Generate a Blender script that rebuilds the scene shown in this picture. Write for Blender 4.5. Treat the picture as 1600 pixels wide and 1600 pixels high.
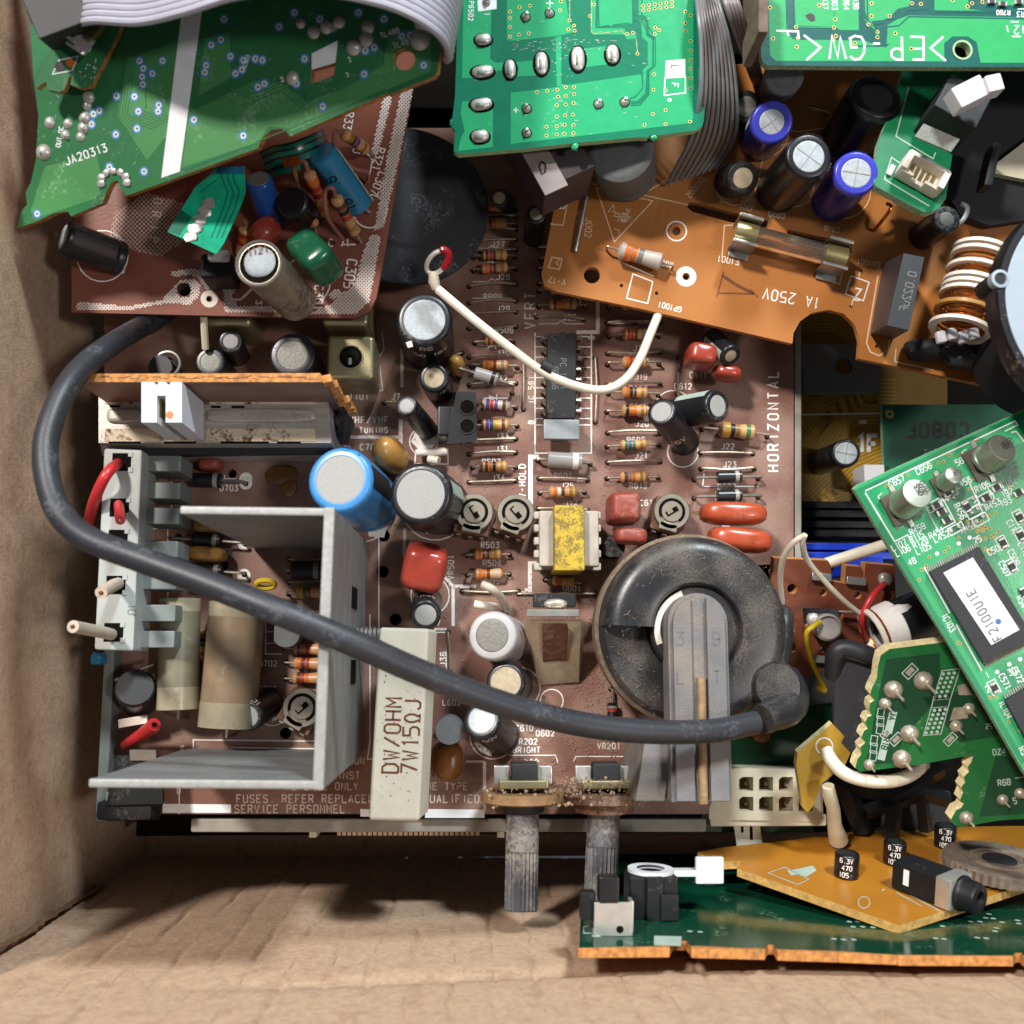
import bpy, bmesh, math, random
from mathutils import Vector as V, Matrix, geometry
R = math.radians
random.seed(7)
for o in list(bpy.data.objects):
    bpy.data.objects.remove(o)
SC = bpy.context.scene
COL = SC.collection
MM = 0.001                      # everything below is worked out in millimetres

# ------------------------------------------------------------------ camera
H = 235.0                       # camera height above the big brown board (mm)
F = 1604.0                      # focal length in photo pixels (1600 px wide)
fwd = V((58 / F, 225 / F, -1)).normalized()
rgt = fwd.cross(V((0, 1, 0))).normalized()
upv = rgt.cross(fwd).normalized()
CAM = V((0, 0, H))
cd = bpy.data.cameras.new('camera')
cam = bpy.data.objects.new('camera', cd)
COL.objects.link(cam)
m = Matrix((rgt, upv, -fwd)).transposed().to_4x4()
m.translation = CAM * MM
cam.matrix_world = m
cd.sensor_fit = 'HORIZONTAL'
cd.sensor_width = 36
cd.lens = 36 * F / 1600
cd.clip_start = 0.005
cd.clip_end = 20
cd.dof.use_dof = True
cd.dof.focus_distance = 0.225
cd.dof.aperture_fstop = 18.0
SC.camera = cam

# ------------------------------------------------------------------ light: two lamps over the bench, one cool, one warm
W = bpy.data.worlds.new('World')
SC.world = W
W.use_nodes = True
W.node_tree.nodes['Background'].inputs[0].default_value = (0.80, 0.88, 1.0, 1)
W.node_tree.nodes['Background'].inputs[1].default_value = 0.11

def lamp(name, direction, dist, size, watts, col):
    l = bpy.data.lights.new(name, 'AREA')
    l.shape = 'DISK'; l.size = size; l.energy = watts; l.color = col
    o = bpy.data.objects.new(name, l); COL.objects.link(o)
    d = V(direction).normalized()
    o.location = d * dist
    o.rotation_euler = (-d).to_track_quat('-Z', 'Y').to_euler()
    return o
lamp('bench_lamp_cool', (0.42, 1.10, 1), 1.5, 0.20, 22, (0.88, 0.97, 1.0))
lamp('bench_lamp_warm', (-0.50, 0.56, 1), 1.5, 0.16, 24, (1.0, 0.94, 0.88))
lamp('bench_lamp_east', (0.60, -0.12, 1), 1.5, 0.16, 5.0, (1.0, 0.96, 0.92))

vs = SC.view_settings
vs.view_transform = 'Standard'
try: vs.look = 'None'
except Exception: pass
vs.exposure = 0.12
vs.gamma = 1
vs.use_curve_mapping = False
SC.render.engine = 'CYCLES'
SC.cycles.max_bounces = 6
SC.cycles.use_denoising = True

# ------------------------------------------------------------------ pixel -> place helpers
def ray(px, py):
    return (fwd * F + rgt * (px - 800) + upv * (800 - py))
def P(px, py, z=0.0):
    """the point at height z (mm) seen at photo pixel (px, py)"""
    d = ray(px, py)
    return CAM + d * ((z - H) / d.z)
def pix(p):
    q = V(p) - CAM
    k = F / q.dot(fwd)
    return (800 + q.dot(rgt) * k, 800 - q.dot(upv) * k)
def mmpp(z=0.0):
    return (H - z) / F

class Plane:
    """a board's face: o, n (towards the camera) and in-plane axes"""
    def __init__(s, a, b=None, c=None):
        if b is None:
            s.o = V((0, 0, a)); s.n = V((0, 0, 1))
        else:
            a, b, c = (P(*t) for t in (a, b, c))
            s.o = a
            s.n = (b - a).cross(c - a).normalized()
            if s.n.dot(CAM - a) < 0: s.n = -s.n
        s.x = (V((1, 0, 0)) - s.n * s.n.x).normalized()
        s.y = s.n.cross(s.x).normalized()
    def at(s, px, py, h=0.0):
        d = ray(px, py)
        t = (s.o + s.n * h - CAM).dot(s.n) / d.dot(s.n)
        return CAM + d * t
    def mm(s, px, py):          # mm per pixel round here
        return ((s.at(px + 1, py) - s.at(px, py)).length + (s.at(px, py + 1) - s.at(px, py)).length) / 2

def perp(a):
    a = V(a).normalized()
    t = V((0, 0, 1)) if abs(a.z) < 0.8 else V((1, 0, 0))
    x = a.cross(t).normalized()
    return x, a.cross(x).normalized()

def smooth(pts, n=6):
    """Catmull-Rom through the points"""
    pts = [V(p) for p in pts]
    q = [pts[0] * 2 - pts[1]] + pts + [pts[-1] * 2 - pts[-2]]
    out = []
    for i in range(1, len(q) - 2):
        a, b, c, d = q[i - 1], q[i], q[i + 1], q[i + 2]
        for k in range(n):
            t = k / n
            out.append(0.5 * ((2 * b) + (c - a) * t + (2 * a - 5 * b + 4 * c - d) * t * t + (3 * b - a - 3 * c + d) * t ** 3))
    out.append(pts[-1])
    return out

# ------------------------------------------------------------------ materials
MATS = {}
def lin(h):
    h = h.lstrip('#')
    c = [int(h[i:i + 2], 16) / 255 for i in (0, 2, 4)]
    return tuple((x / 12.92 if x <= 0.04045 else ((x + 0.055) / 1.055) ** 2.4) for x in c) + (1,)
def mat(name, col, rough=0.5, metal=0.0, var=0.15, vscale=300, bump=0.0, bscale=1500, dust=0.0, dcol='#a8937c', dscale=900,
        trans=0.0, dmask=None, dsoft=1.0, spec=0.5, coat=0.0, rvar=0.0, streak=None, sss=0.0):
    m = bpy.data.materials.new(name); MATS[name] = m
    m.use_nodes = True
    nt = m.node_tree; N = nt.nodes; L = nt.links
    b = N['Principled BSDF']
    c = lin(col) if isinstance(col, str) else tuple(col) + (1,)
    tc = N.new('ShaderNodeTexCoord')
    src = tc.outputs['Object']
    if streak:
        mp = N.new('ShaderNodeMapping'); mp.inputs['Scale'].default_value = streak
        L.new(src, mp.inputs['Vector']); src = mp.outputs['Vector']
    nz = N.new('ShaderNodeTexNoise'); nz.inputs['Scale'].default_value = vscale; nz.inputs['Detail'].default_value = 4
    L.new(src, nz.inputs['Vector'])
    mr = N.new('ShaderNodeMapRange'); mr.inputs[1].default_value = 0.3; mr.inputs[2].default_value = 0.7
    mr.inputs[3].default_value = 1 - var; mr.inputs[4].default_value = 1 + var
    L.new(nz.outputs['Fac'], mr.inputs[0])
    mx = N.new('ShaderNodeMix'); mx.data_type = 'RGBA'; mx.blend_type = 'MULTIPLY'; mx.inputs[0].default_value = 1
    mx.inputs[6].default_value = c
    L.new(mr.outputs[0], mx.inputs[7])
    out = mx.outputs[2]
    rsock = None
    if dust > 0:
        n1 = N.new('ShaderNodeTexNoise'); n1.inputs['Scale'].default_value = dscale; n1.inputs['Detail'].default_value = 6; n1.inputs['Roughness'].default_value = 0.7
        n2 = N.new('ShaderNodeTexNoise'); n2.inputs['Scale'].default_value = dmask or dscale * 0.09; n2.inputs['Detail'].default_value = 3
        L.new(tc.outputs['Object'], n1.inputs['Vector']); L.new(tc.outputs['Object'], n2.inputs['Vector'])
        ad = N.new('ShaderNodeMath'); ad.operation = 'MULTIPLY'
        L.new(n1.outputs['Fac'], ad.inputs[0]); L.new(n2.outputs['Fac'], ad.inputs[1])
        m2 = N.new('ShaderNodeMapRange'); m2.clamp = True
        m2.inputs[1].default_value = 0.385 - 0.20 * dust - .045 * dsoft; m2.inputs[2].default_value = 0.385 - 0.20 * dust + .045 * dsoft
        m2.inputs[3].default_value = 0; m2.inputs[4].default_value = min(1, 0.35 + 0.6 * dust)
        L.new(ad.outputs[0], m2.inputs[0])
        md = N.new('ShaderNodeMix'); md.data_type = 'RGBA'
        L.new(m2.outputs[0], md.inputs[0]); L.new(out, md.inputs[6]); md.inputs[7].default_value = lin(dcol)
        out = md.outputs[2]
        rm = N.new('ShaderNodeMapRange'); rm.inputs[3].default_value = rough; rm.inputs[4].default_value = 0.9
        L.new(m2.outputs[0], rm.inputs[0]); rsock = rm.outputs[0]
        if metal > 0:
            mm_ = N.new('ShaderNodeMapRange'); mm_.inputs[3].default_value = metal; mm_.inputs[4].default_value = 0
            L.new(m2.outputs[0], mm_.inputs[0]); L.new(mm_.outputs[0], b.inputs['Metallic'])
    L.new(out, b.inputs['Base Color'])
    b.inputs['Roughness'].default_value = rough
    if rsock: L.new(rsock, b.inputs['Roughness'])
    elif rvar > 0:
        rr = N.new('ShaderNodeMapRange'); rr.inputs[1].default_value = 0.3; rr.inputs[2].default_value = 0.7
        rr.inputs[3].default_value = max(0.02, rough - rvar); rr.inputs[4].default_value = rough + rvar
        L.new(nz.outputs['Fac'], rr.inputs[0]); L.new(rr.outputs[0], b.inputs['Roughness'])
    if not (dust > 0 and metal > 0): b.inputs['Metallic'].default_value = metal
    b.inputs['Specular IOR Level'].default_value = spec
    b.inputs['Coat Weight'].default_value = coat
    b.inputs['Coat Roughness'].default_value = 0.12
    if trans: b.inputs['Transmission Weight'].default_value = trans
    if sss:
        b.inputs['Subsurface Weight'].default_value = sss
        b.inputs['Subsurface Radius'].default_value = (0.002, 0.0015, 0.001)
    if bump > 0:
        bz = N.new('ShaderNodeTexNoise'); bz.inputs['Scale'].default_value = bscale; bz.inputs['Detail'].default_value = 5
        L.new(src, bz.inputs['Vector'])
        bp = N.new('ShaderNodeBump'); bp.inputs['Strength'].default_value = bump; bp.inputs['Distance'].default_value = 0.0003
        L.new(bz.outputs['Fac'], bp.inputs['Height']); L.new(bp.outputs[0], b.inputs['Normal'])
    return m

# ------------------------------------------------------------------ mesh builder
class MB:
    def __init__(s, m=None):
        s.v = []; s.f = []; s.mi = []; s.mats = []; s.cur = 0
        if m: s.use(m)
    def use(s, m):
        if m not in s.mats: s.mats.append(m)
        s.cur = s.mats.index(m); return s
    def add(s, vs_, fs):
        k = len(s.v); s.v += [V(p) for p in vs_]
        for f in fs:
            s.f.append(tuple(i + k for i in f)); s.mi.append(s.cur)
        return s
    # a polygon (with holes) lying on a plane, given a thickness
    def slab(s, top, t, n, holes=(), side=None, bottom=True):
        top = [V(p) for p in top]; holes = [[V(p) for p in h] for h in holes]
        n = V(n)
        x, y = perp(n)
        loops = [top] + holes
        loops2 = [[V((p.dot(x), p.dot(y), 0)) for p in l] for l in loops]
        tris = geometry.tessellate_polygon(loops2)
        flat = [p for l in loops for p in l]
        N_ = len(flat)
        def up(tr):
            a, b, c = (flat[i] for i in tr)
            return tr if (b - a).cross(c - a).dot(n) > 0 else tr[::-1]
        tris = [up(t_) for t_ in tris]
        s.add(flat, tris)
        if t > 0:
            cur = s.cur
            if side: s.use(side)
            vs_ = flat + [p - n * t for p in flat]
            fs = []
            k = 0
            for l in loops:
                for i in range(len(l)):
                    a = k + i; b = k + (i + 1) % len(l)
                    fs.append((a, b, b + N_, a + N_))
                k += len(l)
            if bottom: fs += [tuple(i + N_ for i in t_[::-1]) for t_ in tris]
            s.add(vs_, fs)
            s.cur = cur
        return s
    def cyl(s, p0, p1, r0, r1=None, seg=16, caps=True):
        r1 = r0 if r1 is None else r1
        return s.lathe(p0, V(p1) - V(p0), [(r0, 0), (r1, 1)] if not caps else [(0, 0), (r0, 0), (r1, 1), (0, 1)], seg, unit=True)
    def lathe(s, p0, axis, prof, seg=20, unit=False):
        """prof: (r, t[, material]) along the axis from p0; t in mm, or in axis lengths when unit"""
        p0 = V(p0); axis = V(axis); a = axis if unit else axis.normalized()
        x, y = perp(axis)
        rings = []
        vs_ = []
        for q in prof:
            c = p0 + a * q[1]
            if q[0] <= 1e-6:
                rings.append([len(vs_)]); vs_.append(c)
            else:
                rings.append(list(range(len(vs_), len(vs_) + seg)))
                for k in range(seg):
                    w = 2 * math.pi * k / seg
                    vs_.append(c + x * (q[0] * math.cos(w)) + y * (q[0] * math.sin(w)))
        base = len(s.v); s.v += vs_
        for j in range(len(rings) - 1):
            if len(prof[j + 1]) > 2: s.use(prof[j + 1][2])
            A, B = rings[j], rings[j + 1]
            for k in range(seg):
                k2 = (k + 1) % seg
                if len(A) == 1 and len(B) == 1: continue
                if len(A) == 1: f = (A[0], B[k], B[k2])
                elif len(B) == 1: f = (A[k], B[0], A[k2])
                else: f = (A[k], B[k], B[k2], A[k2])
                s.f.append(tuple(i + base for i in f)); s.mi.append(s.cur)
        return s
    def tube(s, pts, r, seg=8, caps=True, flat=None):
        pts = [V(p) for p in pts]
        n = len(pts)
        rr = r if isinstance(r, (list, tuple)) else [r] * n
        vs_ = []; prev = None
        for i, p in enumerate(pts):
            d = (pts[min(i + 1, n - 1)] - pts[max(i - 1, 0)])
            d = d.normalized() if d.length > 1e-9 else V((0, 0, 1))
            if prev is None: x, y = perp(d)
            else:
                x = prev - d * prev.dot(d)
                if x.length < 1e-6: x, _ = perp(d)
                x.normalize(); y = d.cross(x)
            prev = x
            for k in range(seg):
                w = 2 * math.pi * k / seg
                vs_.append(p + x * (rr[i] * math.cos(w)) + y * (rr[i] * math.sin(w)))
        fs = []
        for i in range(n - 1):
            for k in range(seg):
                k2 = (k + 1) % seg
                fs.append((i * seg + k, i * seg + k2, (i + 1) * seg + k2, (i + 1) * seg + k))
        if caps:
            fs.append(tuple(range(seg - 1, -1, -1))); fs.append(tuple((n - 1) * seg + k for k in range(seg)))
        return s.add(vs_, fs)
    def hexa(s, b4, t4):
        """8 corners: b4 the lower face, t4 the upper, both anticlockwise seen from above"""
        return s.add(list(b4) + list(t4), [(3, 2, 1, 0), (4, 5, 6, 7), (0, 1, 5, 4), (1, 2, 6, 5), (2, 3, 7, 6), (3, 0, 4, 7)])
    def box(s, c, x, y, z, r=0.0, seg=2):
        """centre and three half-extent vectors; r rounds the edges (mm)"""
        c, x, y, z = V(c), V(x), V(y), V(z)
        if r <= 0:
            pts = [c + x * a + y * b + z * d for d in (-1, 1) for a, b in ((-1, -1), (1, -1), (1, 1), (-1, 1))]
            return s.hexa(pts[:4], pts[4:]) if x.cross(y).dot(z) > 0 else s.hexa(pts[4:], pts[:4])
        bm = bmesh.new()
        bmesh.ops.create_cube(bm, size=2)
        hx, hy, hz = x.length, y.length, z.length
        for v in bm.verts: v.co = V((v.co.x * hx, v.co.y * hy, v.co.z * hz))
        bmesh.ops.bevel(bm, geom=bm.edges[:] + bm.verts[:], offset=min(r, hx * .95, hy * .95, hz * .95), segments=seg, profile=0.5, affect='EDGES')
        bm.verts.index_update()
        X, Y, Z = x.normalized(), y.normalized(), z.normalized()
        flip = X.cross(Y).dot(Z) < 0
        vs_ = [c + X * v.co.x + Y * v.co.y + Z * v.co.z for v in bm.verts]
        fs = [tuple(v.index for v in f.verts) for f in bm.faces]
        if flip: fs = [f[::-1] for f in fs]
        bm.free()
        return s.add(vs_, fs)
    def blob(s, c, x, y, z, e=1.0, nu=14, nv=9, wob=0.0):
        """superellipsoid with half axes x, y, z; e < 1 squarer"""
        c, x, y, z = V(c), V(x), V(y), V(z)
        def pw(a): return math.copysign(abs(a) ** e, a)
        vs_ = [c - z]
        for j in range(1, nv):
            th = -math.pi / 2 + math.pi * j / nv
            for i in range(nu):
                ph = 2 * math.pi * i / nu
                k = 1 + wob * (random.random() - .5)
                vs_.append(c + (x * (pw(math.cos(th)) * pw(math.cos(ph))) + y * (pw(math.cos(th)) * pw(math.sin(ph))) + z * pw(math.sin(th))) * k)
        vs_.append(c + z)
        fs = []
        for i in range(nu):
            fs.append((0, 1 + (i + 1) % nu, 1 + i))
            for j in range(nv - 2):
                a = 1 + j * nu
                fs.append((a + i, a + (i + 1) % nu, a + nu + (i + 1) % nu, a + nu + i))
            fs.append((1 + (nv - 2) * nu + i, 1 + (nv - 2) * nu + (i + 1) % nu, len(vs_) - 1))
        return s.add(vs_, fs)
    # ---- flat marks on a plane, drawn in photo pixels
    def poly(s, pl, pts, h=0.04):
        top = [pl.at(x, y, h) for x, y in pts]
        return s.slab(top, 0, pl.n)
    def line(s, pl, pts, w, h=0.05, closed=False):
        """a polyline of width w pixels lying on the plane"""
        pts = [V((p[0], p[1])) for p in pts]
        if closed: pts = pts + [pts[0], pts[1]]
        out = []
        for i, p in enumerate(pts):
            a = pts[max(0, i - 1)]; b = pts[min(len(pts) - 1, i + 1)]
            d1 = (p - a); d2 = (b - p)
            if d1.length < 1e-6: d1 = d2
            if d2.length < 1e-6: d2 = d1
            if d1.length < 1e-6: return s
            d1.normalize(); d2.normalize()
            t = d1 + d2
            if t.length < 0.2: t = d1.copy()
            t.normalize()
            nn = V((-t.y, t.x)); k = min(2.0, 1 / max(0.3, nn.dot(V((-d1.y, d1.x)))))
            out.append((p + nn * (w / 2 * k), p - nn * (w / 2 * k)))
        if closed: out = out[1:]
        vs_ = []
        for a, b in out: vs_ += [pl.at(a.x, a.y, h), pl.at(b.x, b.y, h)]
        fs = [(2 * i, 2 * i + 2, 2 * i + 3, 2 * i + 1) for i in range(len(out) - 1)]
        k = len(s.v)
        s.add(vs_, fs)
        # face up
        f = s.f[-len(fs):] if fs else []
        for q in range(len(fs)):
            fi = len(s.f) - len(fs) + q
            a, b, c = (s.v[i] for i in s.f[fi][:3])
            if (b - a).cross(c - a).dot(pl.n) < 0: s.f[fi] = s.f[fi][::-1]
        return s
    def ring(s, pl, px, py, r1, r0=0.0, h=0.05, seg=14):
        """an annulus (mm) lying on the plane round a pixel"""
        c = pl.at(px, py, h)
        return s.annulus(c, pl.n, r1, r0, seg)
    def annulus(s, c, n, r1, r0=0.0, seg=14):
        x, y = perp(n)
        vs_ = []; fs = []
        for k in range(seg):
            w = 2 * math.pi * k / seg; d = x * math.cos(w) + y * math.sin(w)
            vs_ += [c + d * r1, c + d * r0]
        for k in range(seg):
            a = 2 * k; b = 2 * ((k + 1) % seg)
            fs.append((a, b, b + 1, a + 1))
        if r0 <= 0:
            return s.add([c + (x * math.cos(2 * math.pi * k / seg) + y * math.sin(2 * math.pi * k / seg)) * r1 for k in range(seg)], [tuple(range(seg))])
        return s.add(vs_, fs)
    def solder(s, c, n, r, h, pin=None, pr=0.4):
        n = V(n).normalized()
        s.lathe(c, n, [(r, -0.02), (r * .93, h * .22), (r * .7, h * .6), (r * .4, h * .9), (0, h)], 12)
        if pin is not None:
            s.cyl(V(c), V(c) + V(pin), pr, pr * .8, 8)
        return s

ALL = []
def build(name, mb, parent=None, base=None, flatshade=False, angle=38):
    me = bpy.data.meshes.new(name)
    b = base or V((0, 0, 0))
    me.from_pydata([tuple((p - b) * MM) for p in mb.v], [], mb.f)
    for m in mb.mats: me.materials.append(MATS[m])
    me.polygons.foreach_set('material_index', mb.mi)
    if not flatshade:
        me.polygons.foreach_set('use_smooth', [True] * len(me.polygons))
        me.update()
        try: me.set_sharp_from_angle(angle=R(angle))
        except Exception: pass
    me.update()
    o = bpy.data.objects.new(name, me)
    if not flatshade:
        wn = o.modifiers.new('normals', 'WEIGHTED_NORMAL'); wn.keep_sharp = True; wn.weight = 90
    COL.objects.link(o)
    if parent is not None: o.parent = parent
    ALL.append(o)
    return o

class Thing:
    """an Empty at the thing's base that parents its parts"""
    def __init__(s, name, label, cat, base, group=None):
        s.base = V(base)
        e = bpy.data.objects.new(name, None); COL.objects.link(e)
        e.empty_display_size = 0.01
        e.location = s.base * MM
        e['label'] = label; e['category'] = cat
        if group: e['group'] = group
        s.e = e
    def part(s, name, mb, parent=None, label=None, **k):
        o = build(name, mb, parent or s.e, s.base, **k)
        if label: o['label'] = label
        return o
def single(name, mb, label, cat, base, group=None, kind=None, **k):
    o = build(name, mb, None, V(base), **k)
    o.location = V(base) * MM
    if label: o['label'] = label
    if cat: o['category'] = cat
    if group: o['group'] = group
    if kind: o['kind'] = kind
    return o

# ------------------------------------------------------------------ stroke lettering, as on printed boards
GL = {}
def _g(ch, s_): GL[ch] = [[tuple(float(c) for c in p.split(',')) for p in st.split()] for st in s_.split(';')]
_g('A', '0,0 2,6 4,0;.7,2 3.3,2'); _g('B', '0,0 0,6 3,6 4,5 4,4 3,3 0,3;3,3 4,2 4,1 3,0 0,0')
_g('C', '4,5 3,6 1,6 0,5 0,1 1,0 3,0 4,1'); _g('D', '0,0 0,6 2.6,6 4,4.6 4,1.4 2.6,0 0,0')
_g('E', '4,6 0,6 0,0 4,0;0,3 3,3'); _g('F', '4,6 0,6 0,0;0,3 3,3'); _g('G', '4,5 3,6 1,6 0,5 0,1 1,0 3,0 4,1 4,2.7 2.4,2.7')
_g('H', '0,0 0,6;4,0 4,6;0,3 4,3'); _g('I', '2,0 2,6'); _g('J', '4,6 4,1 3,0 1,0 0,1'); _g('K', '0,0 0,6;4,6 0,2.5;1.3,3.6 4,0')
_g('L', '0,6 0,0 4,0'); _g('M', '0,0 0,6 2,2.5 4,6 4,0'); _g('N', '0,0 0,6 4,0 4,6'); _g('O', '1,0 0,1 0,5 1,6 3,6 4,5 4,1 3,0 1,0')
_g('P', '0,0 0,6 3,6 4,5 4,4 3,3 0,3'); _g('Q', '1,0 0,1 0,5 1,6 3,6 4,5 4,1 3,0 1,0;2.5,1.6 4,-.3')
_g('R', '0,0 0,6 3,6 4,5 4,4 3,3 0,3;2,3 4,0'); _g('S', '4,5 3,6 1,6 0,5 0,4 1,3.2 3,2.8 4,2 4,1 3,0 1,0 0,1')
_g('T', '0,6 4,6;2,6 2,0'); _g('U', '0,6 0,1 1,0 3,0 4,1 4,6'); _g('V', '0,6 2,0 4,6'); _g('W', '0,6 1,0 2,4 3,0 4,6')
_g('X', '0,0 4,6;0,6 4,0'); _g('Y', '0,6 2,3 4,6;2,3 2,0'); _g('Z', '0,6 4,6 0,0 4,0')
_g('0', '1,0 0,1 0,5 1,6 3,6 4,5 4,1 3,0 1,0'); _g('1', '1,5 2,6 2,0'); _g('2', '0,5 1,6 3,6 4,5 4,3.8 0,0 4,0')
_g('3', '0,6 4,6 2,3.6 3,3.6 4,2.6 4,1 3,0 1,0 0,1'); _g('4', '3,0 3,6 0,2 4,2'); _g('5', '4,6 0,6 0,3.4 3,3.4 4,2.6 4,1 3,0 0,0')
_g('6', '4,5 3,6 1,6 0,5 0,1 1,0 3,0 4,1 4,2.4 3,3.4 0,3.2'); _g('7', '0,6 4,6 1.5,0')
_g('8', '1,0 0,1 0,2.2 1,3.2 0,4 0,5 1,6 3,6 4,5 4,4 3,3.2 1,3.2;3,3.2 4,2.2 4,1 3,0 1,0')
_g('9', '0,1 1,0 3,0 4,1 4,5 3,6 1,6 0,5 0,3.6 1,2.6 4,2.8'); _g('/', '0,0 4,6'); _g('-', '.6,3 3.4,3'); _g('.', '1.7,0 2.3,.6')
_g(',', '2,.6 1.5,-1'); _g('+', '2,1 2,5;0,3 4,3'); _g('<', '4,6 0,3 4,0'); _g('>', '0,6 4,3 0,0'); _g('_', '0,0 4,0')
_g('a', '4,4 4,0;4,3 3,4 1,4 0,3 0,1 1,0 3,0 4,1'); _g('u', '0,4 0,1 1,0 3,0 4,1;4,4 4,0'); _g('v', '0,4 2,0 4,4')
_g('~', '0,0 1.3,0 .2,2.2 .2,4 1.3,5.6 2.7,5.6 3.8,4 3.8,2.2 2.7,0 4,0')   # ohm
def text(mb, pl, s_, at, d, height, w=1.4, h=0.05, aspect=0.8, gap=1.6, mirror=False, upx=None):
    """stroke text; at = baseline start in pixels, d = direction of reading in image degrees (0 right, 90 down), height px"""
    a = R(d)
    ex = V((math.cos(a), math.sin(a))); ey = V((math.sin(a), -math.cos(a)))
    if mirror: ey = -ey
    u = height / 6
    x = 0.0
    for ch in s_:
        if ch != ' ' and ch in GL:
            for st in GL[ch]:
                pts = [(at[0] + ex.x * (x + p[0] * aspect) * u + ey.x * p[1] * u, at[1] + ex.y * (x + p[0] * aspect) * u + ey.y * p[1] * u) for p in st]
                mb.line(pl, pts, w, h)
        x += (4 * aspect + gap) if ch not in 'I1.,' else (3 * aspect + gap)
    return x * u
# ------------------------------------------------------------------ the materials
mat('cardboard', '#b69a82', 0.9, var=.13, vscale=700, bump=.5, bscale=1700, dust=.34, dcol='#94745c', dscale=2200, spec=.15)
mat('cardboard_crease', '#a68b75', 0.95, var=.15, vscale=600, spec=.1)  # brownish crease lines, with the grooves' shade partly put into the colour
mat('cardboard_edge', '#8d6f58', 0.95, var=.2, vscale=500, spec=.1)
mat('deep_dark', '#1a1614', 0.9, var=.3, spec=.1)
# boards
mat('brown_pcb', '#7c564a', 0.45, var=.20, vscale=70, bump=.10, bscale=700, dust=.50, dcol='#9c8778', dscale=3200, dmask=70, dsoft=1.3, spec=.4)
mat('brown_pcb_edge', '#6b4434', 0.8, var=.25, vscale=800)
mat('redbrown_pcb', '#7f4a3a', 0.35, var=.10, vscale=120, bump=.08, spec=.5)
mat('tag_pcb', '#6b3826', 0.45, var=.12, vscale=250, bump=.1)
mat('tag_edge', '#b07a45', 0.8, var=.2, vscale=800)
mat('orange_pcb', '#a86a32', 0.38, var=.10, vscale=70, bump=.06, bscale=500, spec=.45)
mat('orange_pcb_edge', '#b57a40', 0.85, var=.4, vscale=900, bump=.3)
mat('amber_pcb', '#a96f22', 0.3, var=.10, vscale=90, bump=.05, spec=.5)
mat('amber_edge', '#c39a55', 0.8, var=.3, vscale=900, bump=.3)
mat('yellow_pcb', '#8a6a22', 0.4, var=.12, vscale=200, spec=.4)
mat('yellow_trace', '#b08c36', 0.35, var=.06, spec=.4)
mat('ja_green', '#2d6c42', 0.42, var=.12, vscale=50, bump=.06, bscale=260, dust=.06, dcol='#9fb79f', dscale=1500, spec=.35)
mat('ja_copper', '#418349', 0.42, var=.10, vscale=50, bump=.06, bscale=260, dust=.06, dcol='#9fc39f', dscale=1500, spec=.55)
mat('ja_dark', '#27663f', 0.5, var=.1, spec=.25)
mat('phenolic_edge', '#a56e35', 0.8, var=.5, vscale=700, bump=.4, bscale=1500)
mat('lf_dark', '#0f7355', 0.22, var=.07, vscale=200, bump=.10, bscale=600, spec=.55)
mat('lf_copper', '#2ba26c', 0.22, var=.06, vscale=250, bump=.10, bscale=600, spec=.55)
mat('lf_edge', '#9dbd8a', 0.6, var=.15, vscale=600)
mat('gw_dark', '#1d5a55', 0.25, var=.07, bump=.08, bscale=600, spec=.5)
mat('gw_copper', '#37a463', 0.25, var=.05, vscale=300, bump=.07, bscale=800, spec=.5)
mat('gw_edge', '#93a57e', 0.8, var=.4, vscale=1400, bump=.6, bscale=2500)
mat('small_green', '#187048', 0.28, var=.08, spec=.5)
mat('fr4_edge', '#8fae8c', 0.7, var=.3, vscale=1200, bump=.4)
mat('dig_green', '#1e7a4e', 0.28, var=.08, vscale=150, bump=.05, spec=.5)
mat('dig_copper', '#2f9a62', 0.26, var=.06, vscale=150, bump=.05, spec=.5)
mat('dig_edge', '#9fb49b', 0.8, var=.35, vscale=1500, bump=.5)
mat('deep_green', '#14563f', 0.35, var=.10, spec=.45)
mat('pin_green', '#175c2b', 0.42, var=.14, vscale=60, bump=.05, dust=.05, dcol='#9fbf9f', dscale=1600, spec=.3)
mat('pin_green_dark', '#123c24', 0.4, var=.1, vscale=60, spec=.3)
mat('cream_edge', '#d0c193', 0.75, var=.2, vscale=900, bump=.4)
mat('under_green', '#0b3d2b', 0.12, var=.10, vscale=60, bump=.02, dust=.05, dcol='#8fae9a', dscale=1800, spec=.6)
mat('teal_flex', '#17b58c', 0.2, var=.25, vscale=220, bump=.05, spec=.6)
mat('teal_flex_dark', '#0b6d55', 0.25, var=.2, spec=.6)
mat('blue_flex', '#206f8f', 0.25, var=.2, spec=.6)
# marks
mat('silk', '#ece4de', 0.6, var=.10, vscale=900)
mat('silk_worn', '#d2c3ba', 0.65, var=.2, vscale=900)
mat('silk_bright', '#e6e8ea', 0.5, var=.04)
mat('silk_dim', '#dcb896', 0.6, var=.1)
mat('silk_grey', '#9fb0a4', 0.6, var=.1)
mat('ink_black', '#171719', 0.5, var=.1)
mat('ink_brown', '#6a3c16', 0.6, var=.25, vscale=1200)
mat('ink_blue', '#3d6fa8', 0.5)
mat('ink_grey', '#6d6a66', 0.6, var=.1)
mat('mesh_print', '#e2d6ce', 0.55, var=.10)
mat('via_blue', '#3f7fb0', 0.5, metal=.0, var=.1)
mat('via_tin', '#c9d2d6', 0.5, metal=.2, var=.1)
mat('via_gold', '#c4ab68', 0.5, metal=.3, var=.1)
mat('hole', '#0d0a08', 0.9, spec=.1)
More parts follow.
